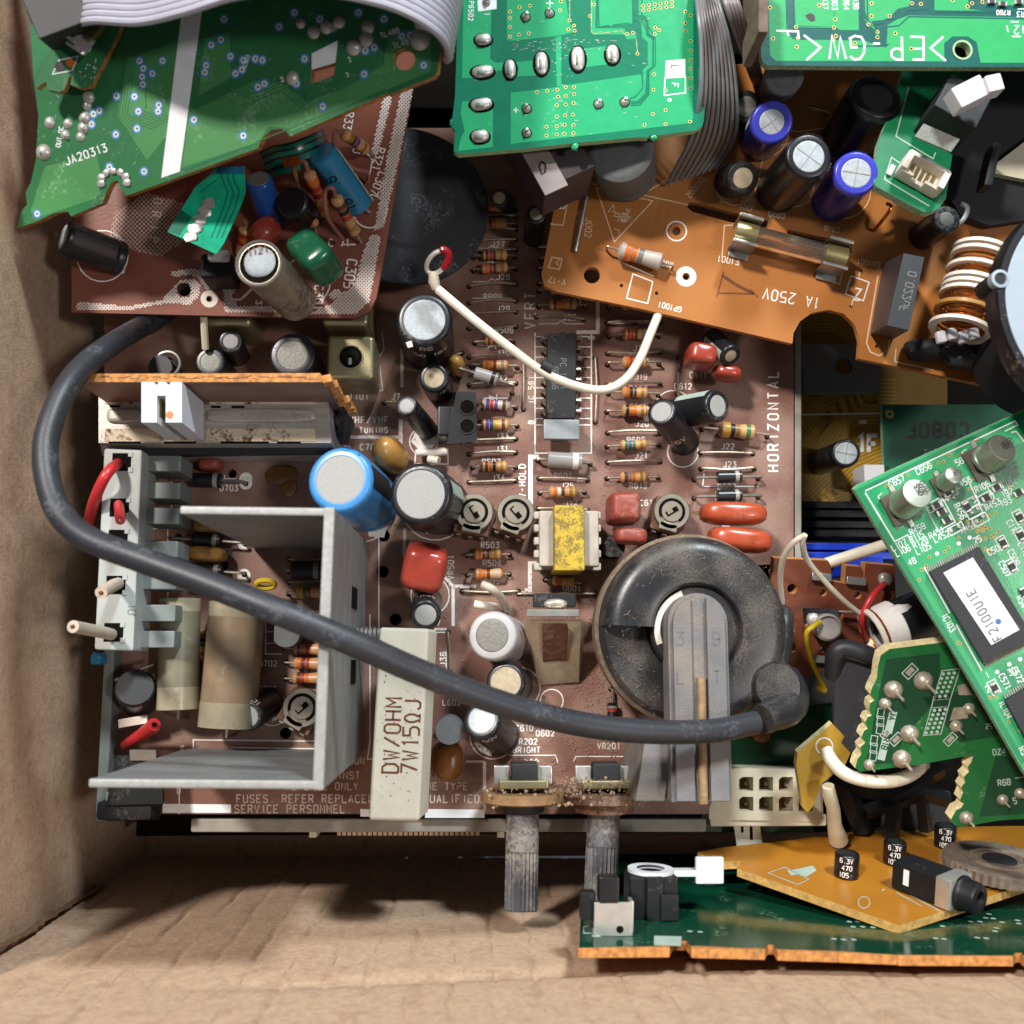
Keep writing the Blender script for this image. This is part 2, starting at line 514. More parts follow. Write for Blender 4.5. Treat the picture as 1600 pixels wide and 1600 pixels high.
# metals
mat('tin', '#a9a196', 0.35, metal=.85, var=.15, vscale=900, bump=.1)
mat('wire_tin', '#a59684', 0.42, metal=.75, var=.25, vscale=900)
mat('solder', '#bdbab4', 0.36, metal=.4, var=.15, vscale=700, bump=.15, bscale=1800)
mat('solder_warm', '#aa9f8e', 0.36, metal=.45, var=.2, vscale=700, bump=.15)
mat('steel', '#a8a6a2', 0.34, metal=.8, var=.12, vscale=200, bump=.1)
mat('steel_bright', '#d5d3cf', 0.3, metal=.75, var=.1)
mat('alu', '#8b8e90', 0.5, metal=.5, var=.22, vscale=110, bump=.15, bscale=1200, streak=(1, 1, 4))
mat('alu_edge', '#9b9a98', 0.55, metal=.4, var=.12, vscale=800, bump=.2)
mat('alu_can', '#a9ad9f', 0.38, metal=.75, var=.1, vscale=400, streak=(1, 1, .15))
mat('cap_disc', '#9c9b99', 0.75, spec=.15, metal=.0, var=.06, vscale=2200, bump=.08, bscale=3000, dust=.14, dcol='#93826c', dscale=2000)
mat('cap_disc_blue', '#a6acb0', 0.7, spec=.2, metal=.05, var=.12, vscale=1200, dust=.12, dcol='#8a745a', dscale=1400)
mat('cap_disc_dark', '#6f6e68', 0.5, metal=.35, var=.15, vscale=1800, bump=.2)
mat('cap_disc_tan', '#a5967e', 0.7, metal=.05, var=.15, vscale=900)
mat('cap_disc_bright', '#a4aaaf', 0.5, metal=.3, var=.12, vscale=900, bump=.15)
mat('can_gold', '#a49a78', 0.36, metal=.75, var=.14, vscale=150, dust=.1, dcol='#5a4a34', dscale=700)
mat('tuner_tin', '#b0a8a1', 0.45, metal=.3, var=.18, vscale=120, streak=(1, 8, 1), dust=.3, dcol='#6e5a48', dscale=1800, dmask=160)
mat('tuner_rust', '#6a4b36', 0.8, metal=.1, var=.4, vscale=500, bump=.4, dust=.95, dcol='#d3c3aa', dscale=1500, dmask=300, dsoft=.7)
mat('can_rust', '#9a8e7e', 0.38, metal=.45, var=.35, vscale=160, dust=.42, dcol='#3f3024', dscale=700, streak=(1, 1, .4))
mat('copper_wire', '#b0652a', 0.3, metal=.85, var=.25, vscale=600)
mat('brass', '#b0a274', 0.35, metal=.85, var=.15)
mat('rust_rod', '#94795a', 0.65, metal=.2, var=.3, vscale=400, bump=.4)
# plastics
mat('black_sleeve', '#1c1d21', 0.33, var=.15, vscale=200, dust=.16, dcol='#6f6a64', dscale=1300, spec=.5)
mat('black_gloss', '#121316', 0.33, var=.1, spec=.55)
mat('black_plastic', '#191a1c', 0.45, spec=.3, var=.15, dust=.10, dcol='#68625a', dscale=1400)
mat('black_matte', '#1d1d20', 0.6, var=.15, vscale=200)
mat('rubber', '#292a2f', 0.5, var=.12, vscale=100, dust=.10, dcol='#55545a', dscale=1200, bump=.08)
mat('cable_black', '#2b2c31', 0.46, var=.14, vscale=90, dust=.22, dcol='#62626a', dscale=1300, bump=.12, spec=.5)
mat('fly_black', '#202125', 0.33, var=.15, vscale=100, dust=.40, dcol='#756a5e', dscale=3800, dmask=70, dsoft=1.6, bump=.07, bscale=1600, spec=.5)
mat('fly_rim', '#6b5b4c', 0.85, var=.2, vscale=300, dust=.5, dcol='#8d7a66')
mat('post_grey', '#68676a', 0.6, var=.12, vscale=140, dust=.45, dcol='#92836f', dscale=3000, dmask=110, dsoft=1.5, bump=.2, bscale=1200)
mat('blue_sleeve', '#3d82bd', 0.32, var=.05, spec=.5)
mat('blue_axial', '#2b7aa3', 0.3, var=.12, vscale=200, dust=.12, dcol='#9fb4bb', dscale=1200)
mat('blue_bright', '#1d4f9a', 0.28, var=.08)
mat('navy_sleeve', '#22226e', 0.22, var=.1, spec=.55)
mat('violet_top', '#3a3fb0', 0.25, var=.06, spec=.55)
mat('grey_sleeve', '#a8a6a6', 0.35, var=.08, dust=.1)
mat('grey_core', '#5d6062', 0.7, var=.12, vscale=500)
mat('grey_conn', '#9fa3a0', 0.5, var=.06, vscale=200, dust=.06)
mat('grey_conn_dim', '#6f7573', 0.55, var=.08, vscale=200)
mat('white_plastic', '#cfcfd3', 0.42, var=.03, spec=.45, sss=.05)
mat('cream_plastic', '#cfc7ae', 0.5, var=.06, sss=.05)
mat('ivory_plastic', '#dcd3c6', 0.45, var=.04)
mat('cement', '#cdc7b6', 0.75, var=.06, vscale=200, bump=.15, bscale=900, dust=.08, dcol='#9a8a6c', dscale=900)
mat('white_wire', '#d8cfbc', 0.42, var=.06, vscale=300, dust=.05)
mat('stub_wire', '#b7a897', 0.55, var=.12, vscale=300, dust=.12, dcol='#7d6a56')
mat('red_wire', '#b3292c', 0.35, var=.08)
mat('red_paint', '#8f1420', 0.22, var=.2, vscale=500, bump=.3)
mat('yellow_wire', '#c9ac28', 0.4, var=.08)
mat('pink_lead', '#8e5a4c', 0.5, var=.15)
mat('film_red', '#96382a', 0.3, var=.12, vscale=200, dust=.06, dcol='#a07868', dscale=1000, coat=.3)
mat('film_orange', '#a9482b', 0.32, var=.06, coat=.3, dust=.04, dcol='#b08068')
mat('film_dull', '#8a3c30', 0.45, var=.12, vscale=300, dust=.22, dcol='#a07868', dscale=900)
mat('film_green', '#11553a', 0.25, var=.14, vscale=200, dust=.16, dcol='#8fa69a', dscale=900, coat=.3)
mat('film_tan', '#a5793c', 0.35, var=.1, coat=.2)
mat('glue', '#7a4d1c', 0.35, var=.2, vscale=200, bump=.2, bscale=500)
mat('wax_clear', '#9c937c', 0.3, var=.2, vscale=200, dust=.12, dcol='#c8c0aa', dscale=1400, coat=.5)
mat('ink_dark', '#38383b', 0.5)
mat('wax_tan', '#8c7860', 0.4, var=.25, vscale=110, dust=.14, dcol='#c0b49c', dscale=1000, trans=.0, coat=.2)
mat('wax_olive', '#74715d', 0.42, var=.22, vscale=110, dust=.12, dcol='#b0aa94', dscale=1000, coat=.2)
mat('yellow_tape', '#b89a26', 0.55, var=.14, vscale=300, dust=.66, dcol='#5c5230', dscale=2200, dmask=420, dsoft=.7)
mat('bobbin', '#a79d92', 0.6, var=.15, vscale=300, dust=.2)
mat('res_tan', '#c08f5e', 0.38, var=.10, vscale=500, dust=.08, dcol='#8d6a50')
mat('res_grey', '#b3aaa0', 0.42, var=.08, dust=.08)
mat('glass_grey', '#8b8684', 0.2, var=.12, spec=.6)
mat('clear_glass', '#d8c4ac', 0.06, var=.02, trans=.9, spec=.5)
for nm, hx in dict(black='#1d1712', brown='#5a2f1c', red='#a82a1e', orange='#c8641e', yellow='#c8a02a', green='#2f6a3a', blue='#2f4a8a',
                   violet='#5a3f7a', grey='#77736e', white='#cfcac0', gold='#8f6a2a', silver='#9a948a').items():
    mat('band_' + nm, hx, 0.4, var=.08, dust=.05)
mat('phen_brown', '#5c3a2a', 0.6, var=.2, vscale=500, dust=.4, dcol='#8a6a56')
mat('wafer', '#866545', 0.8, var=.25, vscale=500, dust=.3, dcol='#6a5240', bump=.4)
mat('wafer_rust', '#6f4e3a', 0.9, var=.35, vscale=500, dust=.5, dcol='#9a8470', bump=.6)
mat('shaft', '#48484c', 0.55, var=.18, vscale=200, dust=.55, dcol='#90867a', dscale=1000, bump=.2)
mat('dial_metal', '#8e8678', 0.42, metal=.5, var=.14, vscale=300, dust=.2, dcol='#6a5444')
mat('lint', '#9c846e', 1.0, var=.3, vscale=900, spec=.1)
mat('ribbon_grey', '#a9a7b3', 0.38, var=.04, spec=.4)
mat('ribbon_dark', '#54565a', 0.4, var=.08)
mat('ribbon_slate', '#6d7477', 0.4, var=.08)
mat('ribbon_brown', '#7f7370', 0.42, var=.08)
mat('spool_grey', '#96a2ae', 0.5, var=.03)
mat('spool_black', '#141318', 0.35, var=.1, dust=.08)
mat('slot_blue', '#1c3fc0', 0.4, var=.1)
mat('tape_white', '#dedad6', 0.55, var=.08, vscale=200, bump=.15)
mat('ic_black', '#26272b', 0.5, var=.08, vscale=900, dust=.05, dcol='#77777a', dscale=1800)
mat('ic_dusty', '#222224', 0.6, spec=.25, var=.10, vscale=500, dust=.16, dcol='#77706a', dscale=1000)
mat('paper_label', '#d6d9de', 0.5, var=.02)
mat('smd_dark', '#2a2826', 0.5)
mat('smd_base', '#5a4f48', 0.5, var=.1)
mat('wheel_dust', '#6a5d50', 0.9, var=.3, vscale=400, dust=.4, dcol='#86776a')
mat('cone_dark', '#232328', 0.75, var=.12, dust=.24, dcol='#7a8088', dscale=1600)
mat('tray', '#8f8a80', 0.6, var=.15, vscale=300, dust=.2)
mat('plate_dusty', '#a3957f', 0.6, metal=.2, var=.3, vscale=260, dust=.7, dcol='#a8927a', dscale=800, bump=.3)
mat('box_brown', '#40363a', 0.5, var=.1)
mat('tape_amber', '#a5541a', 0.15, var=.2, vscale=300, coat=.5)

# ------------------------------------------------------------------ maps for lettering on solids (units: mm)
class Flat:
    def __init__(s, o, x, y):
        s.o = V(o); s.x = V(x).normalized(); s.y = V(y).normalized(); s.n = s.x.cross(s.y).normalized()
    def at(s, u, v, h=0.0): return s.o + s.x * u - s.y * v + s.n * h
class Round:
    """the side of a cylinder unrolled: u round it from ref, v down from p0 + axis * t0"""
    def __init__(s, p0, axis, r, ref):
        s.p = V(p0); s.a = V(axis).normalized(); s.r = r
        ref = V(ref); s.n = (ref - s.a * ref.dot(s.a)).normalized(); s.t = s.a.cross(s.n)
    def at(s, u, v, h=0.0):
        w = u / s.r
        return s.p - s.a * v + (s.n * math.cos(w) + s.t * math.sin(w)) * (s.r + h)

# ------------------------------------------------------------------ electronic parts
ZUP = V((0, 0, 1))
def capacitor(T, pl, top, ztop, r, sleeve='black_sleeve', disc='cap_disc', dr=None, base=None, bh=0.2, score=0, name='capacitor',
              stripe=None, marks=None, label=None, lip=None, parent=None, dshift=(0, 0)):
    """radial can: top centre pixel and its height above the brown board, r and dr in pixels as seen at the top"""
    p1 = P(top[0], top[1], ztop)
    if base is None: p0 = p1 - pl.n * ((p1 - pl.o).dot(pl.n) - bh)
    else: p0 = pl.at(base[0], base[1], bh)
    ax = p1 - p0; L = ax.length; k = mmpp(ztop)
    r = r * k; dr = (dr * k) if dr else r * .72
    mb = MB(sleeve)
    lp = lip or sleeve
    mb.lathe(p0, ax, [(0, 0), (r * .93, 0, sleeve), (r, .06 * r, sleeve), (r, .34 * r, sleeve), (r * .94, .46 * r, sleeve), (r, .58 * r, sleeve),
                      (r, L - .30 * r, sleeve), (r * .985, L - .14 * r, lp), (r * .93, L - .04 * r, lp), (r * .86, L, lp), (dr * 1.0, L - .01, lp), (dr, L - .14, lp)], 28)
    o = T.part(name, mb, parent, label)
    md = MB(disc); a = ax.normalized()
    md.lathe(p0 + a * (L - .14), a, [(dr * .998, 0), (dr * .97, .05), (dr * .90, .08), (0, .10)], 28)
    if score:
        x, y = perp(a); w = R(score)
        d1 = x * math.cos(w) + y * math.sin(w); d2 = a.cross(d1)
        md.use('steel_bright')
        for d, e in ((d1, d2), (d2, d1)):
            md.box(p0 + a * (L + .0), d * (dr * .93), e * .09, a * .05)
    T.part('capacitor_top', md, o)
    if stripe:
        ref, half, mtl = stripe[:3]
        t0, t1 = (stripe[3], stripe[4]) if len(stripe) > 3 else (.62 * r / L, 1 - .32 * r / L)
        rm = Round(p0, a, r * 1.002, ref)
        ms = MB(mtl); n = 8
        vs_ = []
        for j in range(n + 1):
            u = (-half + 2 * half * j / n) * r
            vs_ += [rm.at(u, -t0 * L, .02), rm.at(u, -t1 * L, .02)]
        ms.add(vs_, [(2 * i, 2 * i + 2, 2 * i + 3, 2 * i + 1) for i in range(n)])
        T.part('stripe', ms, o)
    if marks:
        mm_ = MB('silk_worn')
        for ref, s_, t_, hh, rot in marks:
            rm = Round(p0 + a * (L * t_), a, r * 1.002, ref)
            w = len(s_) * hh * .75
            if rot: text(mm_, rm, s_, (hh / 2, 0), -90, hh, hh * .16, .03)
            else: text(mm_, rm, s_, (-w / 2, 0), 0, hh, hh * .16, .03)
        T.part('sleeve_print', mm_, o)
    return o

LEAD_ENDS = []
def leads(T, pl, o, A, B, e0, e1, h, r=.28, mtl='wire_tin'):
    for E, Q in ((e0, A), (e1, B)):
        LEAD_ENDS.append((T, pl, Q.copy()))
        d = (Q - E); d = d - pl.n * d.dot(pl.n)
        k = Q + pl.n * h
        pts = [E, E + (k - E) * .8, k - pl.n * .25, Q + pl.n * .25, Q - pl.n * .2]
        m_ = MB(mtl).tube(smooth(pts, 3), r, 6)
        T.part('lead', m_, o)

def resistor(T, pl, a, b, bands=('orange', 'orange', 'brown', 'gold'), body='res_tan', r=1.12, bl=6.0, lift=.45, name='resistor', parent=None, label=None):
    a = (a[0] + random.uniform(-2.5, 2.5), a[1] + random.uniform(-2.2, 2.2)); b = (b[0] + random.uniform(-2.5, 2.5), b[1] + random.uniform(-2.2, 2.2))
    r *= random.uniform(.93, 1.08); lift += random.uniform(-.2, .7)
    A = pl.at(*a, 0); B = pl.at(*b, 0)
    d = (B - A); D = d.length; d.normalize()
    bl = min(bl, D * .8) * random.uniform(.94, 1.05)
    h = r + lift
    c = (A + B) / 2 + pl.n * h
    s0 = c - d * bl / 2
    mb = MB(body)
    pr = [(0, 0, body), (.5 * r, .02, body), (.8 * r, .22, body), (r * 1.04, .6, body)]
    ts = [.21, .36, .50, .78][:len(bands)] if len(bands) <= 4 else [.2, .32, .44, .56, .8]
    w = .35 * bl / 6
    for t_, bn in zip(ts, bands):
        x = t_ * bl
        rr = r * (1.0 if (t_ < .26 or t_ > .74) else .86)
        pr += [(rr, x - w * 1.02, body), (rr * 1.012, x - w, 'band_' + bn), (rr * 1.012, x + w, 'band_' + bn), (rr, x + w * 1.02, body)]
    pr += [(r * 1.04, bl - .6, body), (.8 * r, bl - .22, body), (.5 * r, bl - .02, body), (0, bl, body)]
    mb.lathe(s0, d, pr, 14)
    o = T.part(name, mb, parent, label)
    leads(T, pl, o, A, B, s0 + d * .1, s0 + d * (bl - .1), h)
    return o

def jumper(T, pl, a, b, h=.9, name='jumper_wire', mtl='wire_tin'):
    A = pl.at(*a, 0); B = pl.at(*b, 0); d = (B - A).normalized()
    hh = h * (0.8 + .5 * random.random()); side = pl.n.cross(d) * ((random.random() - .5) * .9)
    LEAD_ENDS.extend([(T, pl, A.copy()), (T, pl, B.copy())])
    pts = [A - pl.n * .3, A + pl.n * hh * .5, A + d * .7 + pl.n * hh, (A + B) / 2 + pl.n * hh * 1.1 + side, B - d * .7 + pl.n * hh, B + pl.n * hh * .5, B - pl.n * .3]
    return T.part(name, MB(mtl).tube(smooth(pts, 4), .3, 7))

def diode(T, pl, a, b, r=1.3, bl=5.2, body='black_plastic', band='silver', lift=.6, name='diode', bandend=1, h=None, label=None):
    A = pl.at(*a, 0); B = pl.at(*b, 0); d = (B - A).normalized()
    hh = h if h is not None else r + lift
    c = (A + B) / 2 + pl.n * hh; s0 = c - d * bl / 2
    mb = MB(body); B_ = 'band_' + band
    x0, x1 = (.72 * bl, .88 * bl) if bandend else (.12 * bl, .28 * bl)
    mb.lathe(s0, d, [(0, 0, body), (r * .9, 0, body), (r, .12, body), (r, x0, body), (r * 1.01, x0, B_), (r * 1.01, x1, B_), (r, x1, body), (r, bl - .12, body), (r * .9, bl, body), (0, bl, body)], 16)
    o = T.part(name, mb, None, label)
    leads(T, pl, o, A, B, s0 + d * .1, s0 + d * (bl - .1), hh, r=.36, mtl='tin')
    return o

def film(T, c, zc, hx, hy, hz, ang=0, mtl='film_red', e=.62, name='film_capacitor', tilt=None, label=None, wob=0.0):
    """dipped capacitor: centre pixel, height of the centre, half sizes in pixels, half height mm"""
    k = mmpp(zc); w = -R(ang)
    x = V((math.cos(w), math.sin(w), 0)) * hx * k; y = V((-math.sin(w), math.cos(w), 0)) * hy * k; z = ZUP * hz
    if tilt is not None:
        q = V((tilt[0], tilt[1], 1)).normalized()
        rot = ZUP.rotation_difference(q); x, y, z = rot @ x, rot @ y, rot @ z
    mb = MB(mtl).blob(P(c[0], c[1], zc), x, y, z, e, 18, 11, wob)
    o = T.part(name, mb, None, label)
    return o

def trimmer(T, pl, c, r, ang=20, z=8.0, label=None, slot=70):
    C = P(c[0], c[1], z); k = mmpp(z); r *= k
    w = -R(ang); x = V((math.cos(w), math.sin(w), 0)); y = V((-math.sin(w), math.cos(w), 0))
    body = MB('phen_brown')
    b0 = V((C.x, C.y, 0))
    body.box(b0 + y * (-r * .2) + ZUP * (z * .42), x * r * .95, y * r * .95, ZUP * z * .40, .4)
    o = T.part('trimmer_resistor', body, None, label)
    for sx in (-1, 0, 1):
        T.part('terminal', MB('tin').box(b0 - y * (r * (1.22 if sx else 1.26)) + x * (sx * r * .62) + ZUP * (z * .35), x * .5, y * .16, ZUP * z * .36), o)
    dial = MB('dial_metal')
    dial.lathe(C - ZUP * 1.6, ZUP, [(r * .9, 0), (r, .25), (r, 1.3), (r * .95, 1.6), (r * .74, 1.6), (r * .70, 1.25), (r * .60, 1.25), (r * .56, 1.7), (0, 1.75)], 28)
    # flat tongue on one side of the dial
    dial.box(C + y * (-r * .86) - ZUP * .5, x * r * .5, y * r * .22, ZUP * .5, .2)
    d = T.part('dial', dial, o)
    g = MB('hole')
    n = 18
    vs_ = []
    for i in range(n + 1):
        a_ = R(-40 + 260 * i / n); dd = x * math.cos(a_) + y * math.sin(a_)
        vs_ += [C + dd * r * .735 + ZUP * .03, C + dd * r * .60 + ZUP * .03]
    g.add(vs_, [(2 * i, 2 * i + 2, 2 * i + 3, 2 * i + 1) for i in range(n)])
    s_ = -R(slot); sx = V((math.cos(s_), math.sin(s_), 0)); sy = V((-math.sin(s_), math.cos(s_), 0))
    g.box(C + ZUP * .12, sx * r * .36, sy * r * .14, ZUP * .1)
    T.part('slot', g, d)
    T.part('wiper_tab', MB('dial_metal').box(C + ZUP * .28 - sx * r * .12 + sy * r * .06, sx * r * .16, sy * r * .12, ZUP * .18), d)
    return o

def joint(T, pl, c, r, h=.9, pin=None, mtl='solder', name='solder_joint', oval=None, pr=.4):
    mb = MB(mtl)
    C = pl.at(c[0], c[1], .04)
    if oval:
        x = (pl.at(c[0] + oval[0], c[1] + oval[1], 0) - pl.at(c[0], c[1], 0)); 
        y = pl.n.cross(x).normalized() * r
        mb.blob(C, x, y, pl.n * h, .8, 16, 8)
    else: mb.solder(C, pl.n, r, h, pin, pr)
    return T.part(name, mb)

def smd(T, pl, c, ang, l=2.0, w=1.2, h=.55, mtl='smd_dark', name='chip_resistor', ends=True):
    C = pl.at(c[0], c[1], 0); q = pl.at(c[0] + 10 * math.cos(R(ang)), c[1] + 10 * math.sin(R(ang)), 0)
    x = (q - C).normalized(); y = pl.n.cross(x).normalized()
    mb = MB(mtl).box(C + pl.n * (h / 2 + .05), x * l * .32, y * w / 2, pl.n * h / 2)
    if ends:
        mb.use('solder')
        for s_ in (-1, 1): mb.box(C + x * (s_ * l * .42) + pl.n * (h / 2 + .05), x * l * .11, y * w / 2 * 1.02, pl.n * h / 2 * 1.03, .05, 1)
    return T.part(name, mb)

def smd_can(T, pl, top, ztop, r, base, label=None, ang=-60, txt=()):
    """surface-mount can on its square plastic foot"""
    p1 = P(top[0], top[1], ztop); p0 = pl.at(base[0], base[1], .9)
    ax = p1 - p0; L = ax.length; a = ax.normalized(); k = mmpp(ztop); r *= k
    mb = MB('alu_can').lathe(p0, a, [(r * .92, 0), (r, .2), (r, .9), (r * .93, 1.15), (r, 1.4), (r, L - .35), (r * .96, L - .1), (r * .88, L), (0, L + .02)], 28)
    o = T.part('can_capacitor', mb, None, label)
    q = pl.at(base[0] + 10 * math.cos(R(ang)), base[1] + 10 * math.sin(R(ang)), 0) - pl.at(base[0], base[1], 0)
    x = q.normalized(); y = pl.n.cross(x).normalized()
    b = p0 - pl.n * .45
    T.part('plastic_foot', MB('smd_base').box(b, x * r * 1.08, y * r * 1.08, pl.n * .43, .15), o)
    for s_ in (-1, 1): T.part('foot_tab', MB('solder').box(b + y * (s_ * r * 1.3) - pl.n * .25, x * .45, y * r * .28, pl.n * .15), o)
    # dark half-moon and lettering on the top
    y2 = a.cross(x).normalized(); t = MB('ink_dark'); c = p1 + a * .05
    n = 10
    pts = [c + (x * math.cos(w) + y2 * math.sin(w)) * r * .86 for w in [R(180 - 62 + 124 * i / n) for i in range(n + 1)]]
    t.slab(pts, 0, a)
    if txt:
        t.use('ink_black')
        fm = Flat(c, y2, -x) if False else Flat(c, -y2, x)
        for i, s_ in enumerate(txt):
            text(t, fm, s_, (-len(s_) * r * .17, -r * .42 + i * r * .42), 0, r * .34, r * .06, .03)
    T.part('top_print', t, o)
    return o

def cable(T_or_none, pts, r, mtl, n=8, seg=10):
    return MB(mtl).tube(smooth(pts, n), r, seg)
# ================================================================== the cardboard box
XL, YF, ZF = -93.3, -57.4, -72.0
bx = Thing('cardboard_box', 'open brown corrugated cardboard box holding all the circuit boards', 'box', (XL, YF, ZF))
def dented(o, u, v, nu, nv, n, fn):
    mb = MB('cardboard')
    vs_ = [o + u * (i / nu) + v * (j / nv) + n * fn(i / nu, j / nv) for j in range(nv + 1) for i in range(nu + 1)]
    w = nu + 1
    mb.add(vs_, [(j * w + i, j * w + i + 1, (j + 1) * w + i + 1, (j + 1) * w + i) for j in range(nv) for i in range(nu)])
    return mb
def front(i, j):
    x = XL + 270 * i; z = ZF + 182 * j
    ph = ((x + .25 * math.sin(z * .4)) / 7.6) % 1.0 - .5; d = -.52 * math.exp(-(ph / .085) ** 2) * max(0, .45 + .75 * math.sin(z * .11 + x * .31) * math.sin(x * .7))       # the flutes press through
    crease = 41 - 0.055 * (x + 40)
    if x > -60: d -= 1.0 * math.exp(-((z - crease) / 2.2) ** 2) * min(1, (x + 60) / 30)
    d += .7 * math.sin(x * .023) * math.sin(z * .03)
    return d
def left(i, j):
    y = YF + 270 * i; z = ZF + 120 * j
    return .8 * math.sin(y * .03 + 1) * math.sin(z * .025) + .25 * math.sin(z / 7.0) * math.sin(y * .07) - .5 * math.exp(-((y - 18) / 2.5) ** 2)
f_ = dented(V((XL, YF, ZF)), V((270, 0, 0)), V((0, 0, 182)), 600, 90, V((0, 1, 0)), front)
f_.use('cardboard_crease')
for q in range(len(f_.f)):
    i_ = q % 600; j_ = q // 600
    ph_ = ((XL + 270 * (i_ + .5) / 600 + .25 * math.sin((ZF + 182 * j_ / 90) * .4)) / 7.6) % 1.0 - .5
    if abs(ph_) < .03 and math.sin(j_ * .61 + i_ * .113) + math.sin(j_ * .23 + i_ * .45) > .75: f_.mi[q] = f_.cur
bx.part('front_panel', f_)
l_ = dented(V((XL, YF, ZF)), V((0, 270, 0)), V((0, 0, 120)), 120, 50, V((1, 0, 0)), left)
l_.f = [f[::-1] for f in l_.f]
bx.part('side_panel', l_)
bx.part('base_panel', MB('cardboard').box(V((XL + 135, YF + 135, ZF - 1.5)), V((135, 0, 0)), V((0, 135, 0)), V((0, 0, 1.5))))
uc = Thing('dark_filler_plate', 'black plate added to darken the space under the brown circuit board', 'chassis', (0, 40, -42))  # added plate, blocks light and floor bounce below the boards
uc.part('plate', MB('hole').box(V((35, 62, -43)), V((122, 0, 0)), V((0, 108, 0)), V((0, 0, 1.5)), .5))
uc.part('filler_block', MB('hole').box(P(690, 40, -6), V((22, 0, 0)), V((0, 26, 0)), V((0, 0, 6)), 2))  # black blocks added to keep the gaps between the boards dark
uc.part('filler_block', MB('hole').box(P(1230, -60, -4), V((60, 0, 0)), V((0, 30, 0)), V((0, 0, 6)), 2))
# the torn paper seam down the corner
sm = MB('cardboard_edge')
for k in range(26):
    z = -30 + k * 4.0
    sm.box(V((XL + 1.2 + random.random() * .6, YF + 1.0 + random.random() * .5, z)), V((.9, .5, 0)), V((0, .5, .2)), V((0, .2, 2.1)))
bx.part('corner_seam', sm)

# ================================================================== the big brown board
BP = Plane(0.0)
T = Thing('brown_circuit_board', 'large dusty brown circuit board printed HORIZONTAL, filling the middle of the box', 'circuit board', P(700, 870, 0))
outline = [(163, 200), (163, 1272), (1106, 1272), (1136, 1180), (1140, 905), (1160, 884), (1240, 880), (1240, 200)]
holes_px = [(446, 1146, 9), (600, 837, 9.5), (598, 893, 9.5), (618, 968, 9.5), (362, 834, 8), (349, 883, 8), (363, 740, 7), (287, 735, 7), (278, 840, 7)]
def circ(px, py, r, n=14): return [(px + r * math.cos(2 * math.pi * k / n), py + r * math.sin(2 * math.pi * k / n)) for k in range(n)]
mb = MB('brown_pcb').slab([BP.at(*p) for p in outline], 1.6, BP.n, [[BP.at(*q) for q in circ(*h)] for h in holes_px], 'brown_pcb_edge')
T.part('board', mb)
# pale tray the board sits in
tr = MB('tray')
for a, b in (((300, 1297), (1102, 1297)),):
    A, B = P(*a, -3.2), P(*b, -3.2)
    tr.box((A + B) / 2 + V((0, 1.2, 0)), (B - A) / 2, V((0, 1.5, 0)), V((0, 0, 1.4)), .5)
T.part('tray_rim', tr); tr = MB('tray'); A, B = P(1243, 505, -3), P(1243, 880, -3)
tr.box((A + B) / 2, (B - A) / 2, V((.8, 0, 0)), V((0, 0, 2.0)), .2)
A, B = P(488, 1302, -7), P(497, 1302, -7)
T.part('tray_rim', tr)
for x0 in (492, 782):
    T.part('tray_tab', MB('cream_plastic').box(P(x0, 1298, -8), V((.8, 0, 0)), V((0, 1.0, 0)), V((0, 0, 3))))
mesh_strip = MB('silk_dim')
for k in range(28):
    a = P(530 + k * 8, 1300, -9); mesh_strip.box(a, V((.42, 0, 0)), V((0, .7, 0)), V((0, 0, .4)))
T.part('copper_fringe', mesh_strip)

# ---- printing
S_ = MB('silk')
def tx(s_, at, d, h, gap=1.6, w=None, m='silk', asp=.8):
    S_.use(m); text(S_, BP, s_, at, d, h, w or max(1.9, h * .19), .05, asp, gap)
def ln(pts, w=2, m='silk', closed=False):
    S_.use(m); S_.line(BP, pts, w, .045, closed)
tx('HORIZONTAL', (1216, 736), -90, 16, 3.0, 2.6)
tx('VERT', (836, 513), -90, 16, 2.6, 2.4, 'silk_worn')
tx('V-HOLD', (821, 777), -90, 10, 2.3, 1.9)
tx('IC 561', (834, 630), -90, 8, 2.6, 1.6, 'silk_worn'); tx('8', (834, 662), -90, 8)
tx('6', (928, 530), -90, 8); tx('VR501', (709, 905), -90, 9, 2.2, 1.8)
tx('T101', (546, 624), 0, 9, 2.6); tx('UHF/VHF', (546, 661), 0, 10, 2.3); tx('TUNING', (562, 676), 0, 8, 2.8); tx('C704', (563, 703), 0, 9, 2.4, m='silk_worn')
